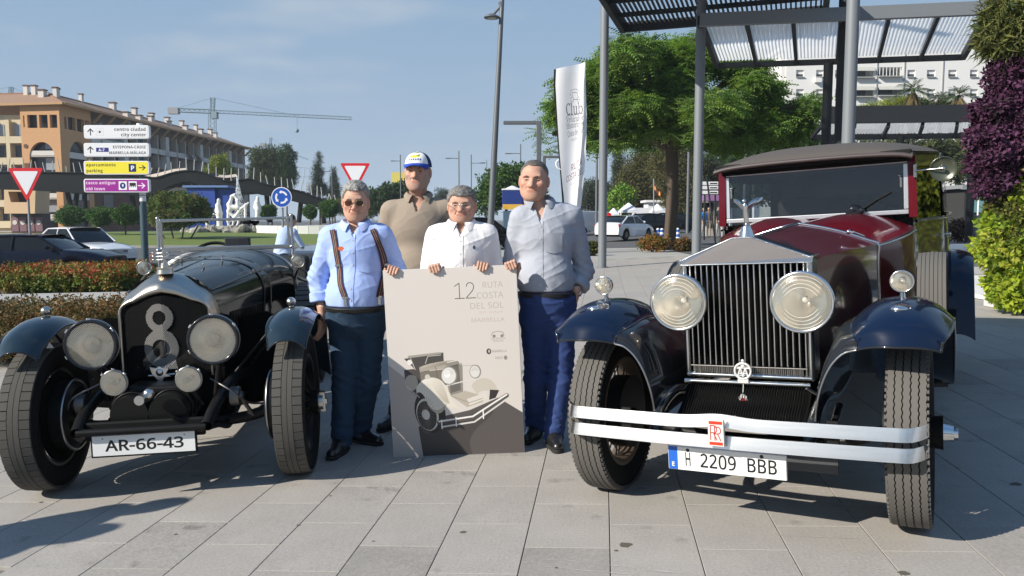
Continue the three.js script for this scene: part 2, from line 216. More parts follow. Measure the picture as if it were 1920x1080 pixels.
// leaves scattered through blobs; colour varies leaf cluster by leaf cluster
function foliage(name, parent, geo, blobs, n, size, cols, seed, tr = 0.35) {
  const r = rng(seed), m = new THREE.InstancedMesh(geo, leafMat([1, 1, 1], tr), n), M = new THREE.Matrix4(), q = new THREE.Quaternion(), c = new THREE.Color(), vol = blobs.map(b => Math.pow(b.r[0] * b.r[1] * b.r[2], 0.67) * (b.w ?? 1)), tot = vol.reduce((a, b) => a + b);
  for (let i = 0; i < n; i++) {
    let t = r() * tot, k = 0; while (k < blobs.length - 1 && (t -= vol[k]) > 0) k++;
    const { p, n: d } = inBlob(blobs[k], r); const bump = fbm(p.x * 0.9 / (size * 3) + seed, p.y * 0.9 / (size * 3), p.z * 0.9 / (size * 3), 2); p.addScaledVector(d, bump * size * 2.2);
    q.setFromEuler(new THREE.Euler(r() * 6.28, r() * 6.28, r() * 6.28)); if (geo === LEAF.pinnate) q.setFromEuler(new THREE.Euler((r() - 0.5) * 1.2, r() * 6.28, (r() - 0.5) * 1.2));
    const s = size * (0.65 + 0.7 * r()); M.compose(p, q, V(s, s, s)); m.setMatrixAt(i, M);
    const h = cols[Math.min(cols.length - 1, Math.floor(Math.max(0, r() * 0.5 + 0.5 * (1.3 * fbm(p.x / (size * 5), p.y / (size * 5), p.z / (size * 5) + seed, 2) + 0.5)) * cols.length))], v = 0.75 + 0.5 * r(); m.setColorAt(i, c.setRGB(h[0] * v, h[1] * v, h[2] * v));
  }
  m.name = name; m.userData.kind = 'stuff'; m.castShadow = m.receiveShadow = true; parent.add(m); return m;
}
const GREEN = { deep: [[0.02, 0.05, 0.01], [0.032, 0.075, 0.014], [0.055, 0.105, 0.02]], bright: [[0.09, 0.19, 0.014], [0.15, 0.29, 0.022], [0.23, 0.36, 0.035], [0.055, 0.13, 0.014]], olive: [[0.055, 0.06, 0.014], [0.09, 0.088, 0.02], [0.13, 0.11, 0.025]], grey: [[0.04, 0.058, 0.035], [0.065, 0.085, 0.05]], mid: [[0.035, 0.09, 0.012], [0.055, 0.125, 0.018], [0.08, 0.16, 0.02]], yellow: [[0.15, 0.2, 0.015], [0.24, 0.28, 0.02], [0.09, 0.14, 0.015]] };
// a tree whose crown blobs are given in picture units round (px, py) at distance D: [dx, dy, rx, ry]
function tree(name, label, D, base, blobs, o) {
  const b = gat(base[0], D), T = thing(name, label, 'tree', b, 0, o.group), m = D / FPX, B = blobs.map(q => { const p = at(q[0], q[1], D).sub(b); return { c: V(p.x, p.y, (q[4] ?? 0) * m), r: [q[2] * m, q[3] * m, (q[5] ?? Math.min(q[2], q[3] * 1.4)) * m], w: q[6] }; });
  const topC = B.reduce((a, c) => a.add(c.c), V(0, 0, 0)).multiplyScalar(1 / B.length), tw = o.trunk ?? 0.12;
  const trunkTop = V(mixn(0, topC.x, 0.55), topC.y - 0.1, topC.z * 0.5);
  mesh('trunk', [tube([V(0, -0.1, 0), V(trunkTop.x * 0.15 + tw * 0.4, trunkTop.y * 0.35, 0), V(trunkTop.x * 0.5, trunkTop.y * 0.7, 0), trunkTop], tw, 16, 10), lathe([[tw * 1.6, -0.1], [tw * 1.2, 0.1], [tw, 0.4]], 12)], o.bark ?? MT.bark, T);
  const rb = rng(o.seed ?? 9); mesh('limb', B.map(c => tube([V(trunkTop.x * 0.5, trunkTop.y * 0.68, 0), V(mixn(trunkTop.x * 0.6, c.c.x, 0.5), mixn(trunkTop.y * 0.85, c.c.y, 0.45), c.c.z * 0.5), c.c], tw * 0.42, 10, 6)), o.bark ?? MT.bark, T).userData.kind = 'stuff';
  foliage('crown', T, o.leaf ?? LEAF.small, B, o.n, o.size, o.cols, o.seed ?? 9, o.tr);
  return T;
}
// the big street tree behind the poles
const crownOf = (bl, seed, per, f) => { const r = rng(seed), o = []; for (const q of bl) for (let i = 0; i < per; i++) { const a = r() * 6.283, k = 0.35 + 0.75 * r(), z = (r() - 0.5) * 1.4 * q[2]; o.push([q[0] + Math.cos(a) * q[2] * k * 0.85, q[1] + Math.sin(a) * q[3] * k * 0.85, q[2] * f * (0.7 + 0.6 * r()), q[3] * f * (0.65 + 0.5 * r()), (q[4] ?? 0) + z]); } return o; };
tree('street_tree', 'big spreading green tree with feathery leaves behind the grey poles', 32, [1255, 470], crownOf([[1250, 135, 120, 58], [1180, 160, 75, 60, 40], [1115, 205, 70, 62], [1062, 218, 40, 44], [1340, 165, 95, 62], [1420, 205, 85, 58], [1478, 232, 50, 42], [1390, 250, 110, 30], [1250, 205, 130, 55, 60], [1160, 250, 75, 30], [1310, 235, 120, 40, -60], [1235, 92, 70, 28], [1300, 98, 50, 24]], 3, 8, 0.38), { n: 10500, size: 0.52, cols: GREEN.bright, leaf: LEAF.pinnate, trunk: 0.25, seed: 12, tr: 0.58 });
// trees further off
tree('round_tree', 'mid green round tree beside the tall lamp post', 62, [945, 425], [[945, 345, 42, 38], [985, 350, 34, 44], [920, 372, 30, 24], [1000, 385, 26, 26]], { n: 2600, size: 0.5, cols: GREEN.mid, seed: 21 });
tree('dark_conifer', 'tall brownish green conifer right of the hanging flag', 78, [1290, 425], [[1280, 330, 60, 60], [1300, 385, 60, 34], [1250, 300, 30, 30]], { n: 2600, size: 0.75, cols: GREEN.olive, leaf: LEAF.fine, seed: 22, group: undefined });
tree('dark_conifer', 'tall brownish green conifer behind the hanging flag', 84, [1210, 425], [[1205, 315, 36, 36], [1190, 360, 40, 44], [1225, 350, 40, 60]], { n: 2600, size: 0.8, cols: GREEN.olive, leaf: LEAF.fine, seed: 23 });
tree('dark_conifer', 'dark green conifer behind the limousine windscreen', 80, [1370, 420], [[1370, 320, 60, 60], [1430, 300, 60, 40], [1350, 370, 50, 40]], { n: 2600, size: 0.8, cols: GREEN.deep, leaf: LEAF.fine, seed: 24 });
tree('grey_tree', 'grey green tree just right of the white flag', 100, [1115, 425], [[1110, 360, 26, 26], [1135, 372, 24, 26], [1100, 388, 24, 20]], { n: 1500, size: 0.7, cols: GREEN.grey, leaf: LEAF.fine, seed: 25 });
tree('bright_shrub_tree', 'bright green rounded tree left of the hanging flag', 70, [1168, 425], [[1168, 368, 20, 20], [1160, 388, 22, 16]], { n: 900, size: 0.45, cols: GREEN.bright, seed: 26 });
tree('olive_tree', 'yellowish green tree at the end of the orange building', 140, [510, 415], [[500, 300, 30, 26], [490, 330, 26, 24], [525, 325, 26, 34]], { n: 2400, size: 1.0, cols: [[0.05, 0.075, 0.015], [0.08, 0.1, 0.02], [0.03, 0.05, 0.012]], leaf: LEAF.fine, seed: 27 });
tree('poplar_tree', 'dark upright tree beside the yellowish tree', 138, [538, 415], [[538, 300, 13, 24], [540, 330, 15, 28]], { n: 900, size: 0.9, cols: GREEN.deep, leaf: LEAF.fine, seed: 28 });
tree('small_tree', 'small yellow green tree in front of the brick wall', 108, [412, 415], [[412, 308, 16, 16], [402, 322, 18, 10], [425, 322, 16, 12]], { n: 800, size: 0.7, cols: GREEN.yellow, leaf: LEAF.fine, seed: 29 });
tree('far_tree', 'dark green tree behind the shoulder of the person in braces', 110, [715, 415], [[700, 378, 26, 22], [735, 368, 30, 24], [760, 362, 20, 20]], { n: 1700, size: 0.8, cols: GREEN.deep, leaf: LEAF.small, seed: 30 });
tree('far_tree', 'dark low tree left of the yellow billboard', 120, [660, 415], [[655, 390, 22, 18], [685, 395, 20, 14]], { n: 900, size: 0.8, cols: GREEN.olive, leaf: LEAF.fine, seed: 31 });
tree('far_tree', 'pale hazy tree between the two middle heads', 150, [835, 415], [[830, 370, 16, 14], [850, 380, 18, 14], [815, 388, 18, 12]], { n: 800, size: 0.9, cols: GREEN.grey, leaf: LEAF.fine, seed: 32 });
function tierTree(label, px, y0, y1, D, w, seed) {
  const b = gat(px, D), T = thing('tier_pine', label, 'tree', b), m = D / FPX, top = at(px, y0, D).y - b.y; mesh('trunk', bar(V(0, 0, 0), V(0, top, 0), 0.16, 8, 0.03), MT.bark, T);
  const r = rng(seed), B = []; const n = 11; for (let i = 0; i < n; i++) { const t = i / (n - 1), y = mixn(at(px, y1, D).y - b.y, top, t), R = w * m * (1 - 0.8 * t); for (let k = 0; k < 5; k++) { const a = r() * 6.28; B.push({ c: V(Math.cos(a) * R * 0.55, y + R * 0.15, Math.sin(a) * R * 0.55), r: [R * 0.5, m * 2.6, R * 0.5], core: 0.6 }); } }
  foliage('crown', T, LEAF.needle, B, 700, 0.75, GREEN.grey, seed, 0.1); return T;
}
tierTree('tall grey green tiered pine beside the yield sign', 600, 290, 365, 120, 20, 41);
tierTree('slim tiered pine just left of the grey-haired person', 628, 318, 378, 125, 13, 42);
tierTree('thin tiered pine between the flag and the street tree', 1158, 275, 355, 95, 16, 43);
// clipped ball trees and the big bush on the roundabout side
for (const [label, px, py, rx, ry, D, seed] of [['clipped ball tree nearest the left yield sign', 133, 405, 26, 17, 70, 51], ['clipped ball tree in the middle of the three by the white car', 189, 406, 22, 18, 68, 52], ['clipped ball tree just left of the direction sign post', 234, 403, 20, 17, 68, 53], ['small clipped ball left of the blue roundabout sign', 502, 397, 14, 10, 82, 54], ['small clipped ball right of the blue roundabout sign', 582, 398, 11, 10, 84, 55], ['rounded bush just left of the grey-haired person', 618, 392, 16, 15, 80, 56]])
  tree('ball_tree', label, D, [px, 425], [[px, py, rx, ry, 0, rx]], { n: 1900, size: 0.32, cols: GREEN.mid, trunk: 0.07, seed, tr: 0.2, bark: MT.bark });
{
  const b = gat(332, 62), T = thing('round_bush', 'large dense green bush with reddish tips behind the direction sign', 'bush', b), m = 62 / FPX, P = (px, py) => at(px, py, 62).sub(b);
  const B = [[310, 390, 32, 26], [350, 388, 34, 27], [378, 398, 18, 20], [292, 402, 16, 18], [332, 405, 50, 18], [300, 398, 20, 16]].map(q => ({ c: P(q[0], q[1]), r: [q[2] * m, q[3] * m, q[2] * m] })); for (const i of [0, 1, 2, 3]) mesh('stem', bar(V((i - 1.5) * 0.5, -0.1, 0), V((i - 1.5) * 1.1, 1.4, 0), 0.06, 6), MT.bark, T);
  foliage('leaves', T, LEAF.small, B, 5200, 0.36, [[0.05, 0.12, 0.014], [0.09, 0.18, 0.02], [0.16, 0.14, 0.025], [0.035, 0.085, 0.012]], 57, 0.35);
}
function hedge(name, label, D, x0, x1, yTop, depth, leaf, size, n, cols, seed, tops) {
  const b = gat((x0 + x1) / 2, D), T = thing(name, label, 'hedge', b), r = rng(seed), B = [], k = 9, a = at(x0, yTop, D).sub(b), c = at(x1, yTop, D).sub(b);
  for (let i = 0; i < k; i++) for (let q = 0; q < 2; q++) { const t = (i + 0.5) / k, x = mixn(a.x, c.x, t), top = mixn(a.y, c.y, t) + (r() - 0.5) * 0.12; B.push({ c: V(x, top * 0.48 + groundY(b.x + x) - b.y, (q - 0.5) * depth * 0.5), r: [(c.x - a.x) / k * 0.75, top * 0.55, depth * 0.5], core: 0.4 }); }
  const st = []; for (let i = 0; i < 24; i++) { const x = mixn(a.x, c.x, r()); st.push(bar(V(x, -0.1, (r() - 0.5) * depth * 0.6), V(x + (r() - 0.5) * 0.3, a.y * 0.7, (r() - 0.5) * depth), 0.012, 5)); } mesh('stems', st, MT.bark, T).userData.kind = 'stuff';
  foliage('leaves', T, leaf, B, n, size, cols, seed, 0.35);
  if (tops) foliage('red_tips', T, leaf, B.map(q => ({ c: V(q.c.x, q.c.y + q.r[1] * 0.62, q.c.z), r: [q.r[0], q.r[1] * 0.45, q.r[2]], core: 0.5 })), Math.round(n * 0.2), size, tops, seed + 1, 0.35);
}
hedge('red_hedge', 'low hedge with red and orange tips in front of the dark car', 20.6, 28, 262, 498, 1.9, LEAF.broad, 0.13, 5200, [[0.06, 0.12, 0.014], [0.13, 0.19, 0.018], [0.2, 0.2, 0.025], [0.26, 0.13, 0.025]], 61, [[0.4, 0.05, 0.025], [0.38, 0.11, 0.025], [0.27, 0.13, 0.025], [0.46, 0.04, 0.04]]);
hedge('brown_hedge', 'low brownish hedge with tiny pale flowers beside the racing car', 9.6, -60, 235, 562, 1.5, LEAF.small, 0.075, 9000, [[0.07, 0.06, 0.016], [0.15, 0.095, 0.025], [0.22, 0.12, 0.035], [0.06, 0.075, 0.014], [0.2, 0.16, 0.05]], 63, null);
// planting at the foot of the street tree
for (const [label, px, py, D, w, h, seed, cols] of [['yellow and red shrub left of the street tree trunk', 1226, 455, 30, 26, 14, 71, [[0.25, 0.2, 0.03], [0.3, 0.14, 0.03], [0.12, 0.14, 0.02]]], ['low brown shrub right of the street tree trunk', 1282, 459, 30, 18, 9, 72, [[0.12, 0.1, 0.02], [0.2, 0.1, 0.03], [0.06, 0.07, 0.015]]], ['small brown shrub left of the first grey pole', 1108, 466, 28, 12, 8, 73, [[0.12, 0.1, 0.02], [0.06, 0.08, 0.015]]], ['dark purple shrub left of the litter bin', 1800, 432, 31, 16, 18, 74, [[0.03, 0.022, 0.025], [0.05, 0.03, 0.03], [0.03, 0.04, 0.02]]]]) {
  const b = gat(px, D), T = thing('shrub', label, 'shrub', b), m = D / FPX, c = at(px, py, D).sub(b); for (const i of [-1, 0, 1]) mesh('stem', bar(V(i * 0.05, -0.05, 0), V(i * 0.25, c.y, 0), 0.015, 5), MT.bark, T); foliage('leaves', T, LEAF.broad, [{ c, r: [w * m, h * m, w * m * 0.7], core: 0.5 }], 500, 0.16, cols, seed, 0.35);
}
// palms and pines before the white block
function palm(label, px, py, D, R, seed, drop) {
  const b = gat(px, D), T = thing('palm_tree', label, 'palm tree', b), c = at(px, py, D).sub(b), m = D / FPX, r = rng(seed); mesh('trunk', bar(V(0, 0, 0), c, 0.22, 8, 0.17), MT.bark, T);
  const fr = (n, el0, el1, cols, nm) => { const t = []; for (let i = 0; i < n; i++) { const a = i / n * 6.28 + r(), el = mixn(el0, el1, r()), L = R * m * (0.8 + 0.3 * r()), d = V(Math.cos(a) * Math.cos(el), Math.sin(el), Math.sin(a) * Math.cos(el)), P = k => c.clone().addScaledVector(d, L * k).add(V(0, -L * 0.35 * k * k, 0)); for (let k = 0; k < 9; k++) { const o = P(0.2 + k * 0.08), s = V(-d.z, 0, d.x).normalize(); for (const q of [-1, 1]) t.push(...leafTris(o, s.clone().multiplyScalar(q).addScaledVector(d, 0.9).add(V(0, -0.35, 0)).normalize(), V(0, 1, 0), L * 0.42, L * 0.05, 0.3)); } t.push(...leafTris(P(0), d, V(0, 1, 0), L * 0.6, 0.06)); } mesh(nm, triGeo(t), leafMat(cols, 0.3), T); };
  fr(26, -0.2, 1.2, [0.06, 0.1, 0.025], 'fronds'); if (drop) fr(14, -1.3, -0.7, [0.22, 0.16, 0.06], 'dry_fronds');
}
palm('fan palm in front of the white block balconies', 1712, 168, 78, 31, 81, true); palm('small palm between the two larger palms', 1762, 184, 79, 22, 82, false); palm('palm with dry skirt next to the purple plant', 1798, 178, 78, 28, 83, true);
tree('pine_canopy', 'flat topped yellow green pine behind the far slatted roof', 80, [1690, 420], [[1640, 208, 40, 14], [1700, 202, 44, 16], [1755, 204, 44, 15], [1790, 212, 40, 15]], { n: 2600, size: 0.5, cols: GREEN.yellow, leaf: LEAF.fine, seed: 84 });
tree('pine_canopy', 'low yellow green trees under the far slatted roof', 70, [1700, 420], [[1600, 285, 60, 20], [1680, 285, 50, 22], [1760, 280, 50, 22], [1800, 300, 40, 40], [1560, 300, 50, 30]], { n: 3400, size: 0.55, cols: [[0.04, 0.06, 0.012], [0.08, 0.1, 0.02], [0.025, 0.04, 0.01]], leaf: LEAF.small, seed: 85 });
tree('garden_tree', 'dark green tree behind the limousine roof', 60, [1480, 420], [[1450, 290, 70, 30], [1520, 280, 50, 34], [1420, 330, 60, 50]], { n: 2400, size: 0.6, cols: GREEN.deep, leaf: LEAF.small, seed: 86 });
// planted totem at the right edge
{
  const D = 9.8, W = gat(1940, D), T = thing('planter_frame', 'dark backing of the hanging plants at the right edge', 'planter', W); T.position.z = -D;
  mesh('felt_panel', [rbox(0.9, 7.2, 0.6, 0.04, 0.32, 4.1, -0.1)], std([0.015, 0.02, 0.01], 0.95), T); mesh('wire_scroll', [tube([V(-0.27, 0.3, 0.12), V(-0.33, 0.16, 0.14), V(-0.25, 0.06, 0.14), V(-0.19, 0.16, 0.14), V(-0.26, 0.19, 0.14)], 0.016, 30, 6), bar(V(-0.18, 0.02, 0.14), V(-0.16, 0.5, 0.1), 0.016)], MT.matBlack, T); mesh('post', [cyl(0.05, 0.05, 0.9, 12, 0.3, 0.3, 0)], MT.matBlack, T); const kp = thing('planter_kerb', 'pale low planter edge under the lime green plant', 'kerb', gat(1915, 10.4)); mesh('kerb', [rbox(0.9, 0.22, 0.5, 0.02, 0.15, 0.1, 0)], std([0.55, 0.53, 0.5], 0.9), kp);
  const plant = (name, label, blobs, leaf, size, n, cols, seed, tr) => { const c = at(blobs[0][0], blobs[0][1], D), q = thing(name, label, 'plant', c), m = D / FPX; for (const b of blobs) { const p = at(b[0], b[1], D).sub(c); mesh('stem', tube([V(0.45, p.y * 0.4, -0.1), V(0.25, p.y * 0.7, 0), p], 0.01, 8, 5), MT.bark, q); } foliage('leaves', q, leaf, blobs.map(b => ({ c: at(b[0], b[1], D).sub(c).add(V(0, 0, (b[4] ?? 0) * m)), r: [b[2] * m, b[3] * m, 50 * m], core: 0.4 })), n, size, cols, seed, tr); };
  plant('purple_plant', 'deep purple leafy plant hanging at the right edge', [[1842, 300, 16, 22], [1848, 205, 15, 20], [1838, 255, 13, 16], [1858, 345, 16, 18], [1882, 210, 34, 76], [1868, 260, 36, 58], [1895, 150, 34, 60], [1905, 280, 34, 70], [1875, 310, 28, 40], [1915, 220, 34, 80]], LEAF.broad, 0.1, 5200, [[0.03, 0.008, 0.022], [0.055, 0.012, 0.04], [0.09, 0.03, 0.075], [0.02, 0.008, 0.014]], 91, 0.2);
  plant('lime_plant', 'bright lime green leafy plant low at the right edge', [[1872, 420, 12, 16], [1866, 470, 14, 20], [1890, 556, 18, 14], [1874, 530, 12, 14], [1916, 390, 34, 70], [1904, 460, 36, 58], [1912, 520, 34, 42], [1884, 500, 20, 40], [1924, 330, 22, 50]], LEAF.broad, 0.14, 3400, [[0.32, 0.42, 0.02], [0.42, 0.5, 0.03], [0.2, 0.3, 0.02], [0.5, 0.52, 0.06]], 92, 0.5);
  plant('olive_plant', 'olive and yellow trailing plant between the purple and lime plants', [[1882, 400, 20, 38], [1878, 436, 16, 30], [1888, 365, 20, 24]], LEAF.small, 0.105, 1400, [[0.1, 0.13, 0.02], [0.18, 0.17, 0.03], [0.06, 0.09, 0.02]], 93, 0.4);
  plant('fern_plant', 'green and cream spiky plant at the top right corner', [[1890, 30, 40, 50], [1868, 70, 26, 34], [1905, -30, 40, 50]], LEAF.blade, 0.16, 1500, [[0.06, 0.1, 0.015], [0.14, 0.15, 0.03], [0.04, 0.07, 0.012]], 94, 0.4);
  plant('variegated_plant', 'pale cream leaved plant at the upper right edge', [[1912, 60, 22, 44], [1905, 92, 26, 20], [1915, 20, 18, 34]], LEAF.blade, 0.18, 700, [[0.4, 0.4, 0.2], [0.26, 0.3, 0.1], [0.5, 0.46, 0.28]], 95, 0.4);
}
// ---------------------------------------------------------------- the roundabout
{
  const C = at(430, 420, 80); const R = 27, P = [], I = [], n = 64, m = 14; const h = t => -0.02 + 1.0 * (1 - t * t);
  for (let i = 0; i <= m; i++) for (let j = 0; j < n; j++) { const t = i / m, a = j / n * 6.2832, x = C.x + Math.cos(a) * R * t * 1.35, z = -80 + Math.sin(a) * R * t; P.push(x, groundY(x) + h(t) * 0.7 + 0.01, z); }
  for (let i = 0; i < m; i++) for (let j = 0; j < n; j++) { const a = i * n + j, b = i * n + (j + 1) % n; I.push(a, b + n, a + n, a, b, b + n); }
  const g = new THREE.BufferGeometry(); g.setAttribute('position', new THREE.Float32BufferAttribute(P, 3)); g.setAttribute('uv', new THREE.Float32BufferAttribute(P.filter((_, i) => i % 3 !== 1).map(v => v / 6), 2)); g.setIndex(I); g.computeVertexNormals();
  const grassTex = tex(256, 256, (u, v) => { const a = 0.5 + 0.9 * tn(u, v, 10, 3, 5) + 0.4 * tn(u, v, 50, 7, 2); return [0.10 + 0.05 * a, 0.135 + 0.06 * a, 0.02 + 0.012 * a]; });
  tag(mesh('roundabout_lawn', g, std(1, 0.95, 0, { map: grassTex, bumpMap: grain, bumpScale: 0.02 })), null, null, null, 'structure');
  const kb = []; for (let j = 0; j < 96; j++) { const a = j / 96 * 6.2832, b = (j + 1) / 96 * 6.2832, p = q => { const x = C.x + Math.cos(q) * R * 1.36; return V(x, groundY(x) + 0.03, -80 + Math.sin(q) * R * 1.01); }; kb.push(beam(p(a), p(b), 0.3, 0.2)); }
  tag(mesh('roundabout_kerb', kb, std([0.36, 0.35, 0.32], 0.9)), null, null, null, 'structure');
  // pale paved strip beyond the lawn, far left
  tag(mesh('pale_pavement', [-100, -80, -60, -40, -20].map(x => box(20, 0.05, 26, x + 10, groundY(-60) + 0.02, -118)), std([0.42, 0.38, 0.31], 0.9)), null, null, null, 'structure');
  // rocks and pool ring
  const rocks = thing('rock_pile', 'row of pale rocks under the white sculptures on the roundabout', 'rocks', V(at(430, 438, 75).x, at(430, 438, 75).y, -75)), r = rng(31), rm = [0.3, 0.38, 0.24].map((v, i) => std([v, v * 0.93, v * 0.8], 0.95));
  for (let i = 0; i < 70; i++) { const g2 = new THREE.IcosahedronGeometry(0.42, 1), q = g2.attributes.position; for (let k = 0; k < q.count; k++) { const v = V(q.getX(k), q.getY(k), q.getZ(k)), s = 1 + 0.5 * n3(v.x * 3 + i * 7, v.y * 3, v.z * 3); q.setXYZ(k, v.x * s * 1.3, v.y * s * 0.75, v.z * s); } g2.deleteAttribute('normal'); g2.deleteAttribute('uv'); const g3 = toCreasedNormals(g2, 0.5); const px = 345 + 190 * (i + r()) / 70, p = at(px, 436 - 9 * r() * Math.sin((px - 345) / 190 * 3.14) , 74 + r() * 3).sub(rocks.position); mesh('rock', mv(g3, p.x, p.y, p.z, r(), r() * 6, r()), rm[i % 3], rocks); }
  const pool = thing('pool_wall', 'white curved fountain pool wall on the roundabout lawn', 'pool', at(600, 437, 72)); const pw = []; for (let j = 0; j < 40; j++) { const a = j / 40 * 6.2832, b = (j + 1) / 40 * 6.2832, q = t => V(-1 + Math.cos(t) * 6.4, 0.3, -5 + Math.sin(t) * 5); pw.push(beam(q(a), q(b), 0.5, 0.75)); } mesh('wall', pw, std([0.72, 0.71, 0.68], 0.7), pool); mesh('water', cyl(1, 1, 0.06, 40, 0, 0, 0).scale(6.3, 1, 4.9).translate(-1, 0.15, -5), std([0.05, 0.09, 0.1], 0.1), pool);
  // white figures
  const D = 76, mm = D / FPX, wm = std([0.78, 0.76, 0.72], 0.55), fig = (name, label, px0, parts) => { const b = at(px0, 440, D), T = thing(name, label, 'sculpture', b, 0); const f = uni(parts.map(q => { const a = at(q[0], q[1], D).sub(b).add(V(0, 0, (q[6] ?? 0) * mm)), c = at(q[2], q[3], D).sub(b).add(V(0, 0, (q[7] ?? q[6] ?? 0) * mm)); return cap_(a, c, q[4] * mm, (q[5] ?? q[4]) * mm); }), 0.12); const pts = parts.flatMap(q => [at(q[0], q[1], D).sub(b), at(q[2], q[3], D).sub(b)]), bb = bbox(pts, 0.55); bb.min.z -= 0.4; bb.max.z += 0.4; mesh('figure', nets(f, bb.min, bb.max, 0.07), wm, T); return T; };
  TOWN_LATE.push(() => {
    fig('white_statue', 'small white standing statue, leftmost on the rocks', 390, [[390, 390, 390, 392, 3], [390, 396, 389, 412, 4, 5], [389, 412, 389, 426, 4, 3]]);
    fig('white_statue', 'tall white statue stretching an arm to the left', 410, [[410, 375, 410, 378, 3.2], [409, 385, 411, 400, 5, 6], [411, 400, 412, 424, 6, 5], [407, 388, 402, 402, 2.4, 2], [402, 402, 397, 408, 2, 1.6], [412, 424, 404, 432, 5, 4]]);
    fig('white_openwork_sculpture', 'white openwork sculpture with looping limbs in the middle of the fountain', 440, [[434, 372, 430, 384, 3, 4], [434, 368, 440, 366, 3], [440, 366, 446, 376, 3], [446, 376, 446, 386, 3.5], [430, 384, 432, 392, 5], [432, 388, 446, 390, 5], [428, 394, 428, 414, 2.5, 3], [428, 396, 440, 408, 3], [440, 408, 452, 392, 3], [452, 392, 466, 380, 3, 1.5], [460, 384, 460, 410, 2.5], [440, 408, 456, 412, 2.5], [428, 414, 446, 412, 2.5], [428, 414, 430, 430, 2.6], [450, 410, 442, 430, 2.4], [440, 408, 434, 432, 2]]);
    fig('white_statue', 'white standing statue right of the fountain jet', 482, [[483, 371, 483, 374, 3.2], [482, 380, 484, 392, 5, 5.5], [484, 392, 481, 416, 4.5, 3.5], [478, 382, 477, 390, 2], [486, 384, 488, 396, 2]]);
    fig('white_reclining_figure', 'white reclining figure on the rocks left of the openwork sculpture', 410, [[398, 436, 408, 430, 3.5], [408, 430, 420, 438, 3.5], [420, 438, 434, 440, 3], [414, 428, 412, 420, 3]]);
  });
  const jet = thing('fountain_jet', 'spray of water rising behind the white sculpture', 'fountain', at(455, 436, 80)), jr = rng(8), ds = []; for (let i = 0; i < 1100; i++) { const t = Math.pow(jr(), 1.1), w = 0.05 + 0.8 * Math.pow(1 - t, 1.2), a = jr() * 6.28, k = Math.sqrt(jr()); ds.push({ x: Math.cos(a) * w * k - 0.15 + t * -0.25, y: 1.2 + 4.6 * t, z: Math.sin(a) * w * k, s: 0.015 + 0.028 * jr() }); }
  const dm = new THREE.InstancedMesh(new THREE.IcosahedronGeometry(1, 0), std([0.8, 0.82, 0.85], 0.3), ds.length), dM = new THREE.Matrix4(); ds.forEach((d, i) => { dM.compose(V(d.x, d.y, d.z), new THREE.Quaternion(), V(d.s * 0.6, d.s * 1.8, d.s * 0.6)); dm.setMatrixAt(i, dM); }); dm.name = 'spray'; dm.userData.kind = 'stuff'; jet.add(dm);
}
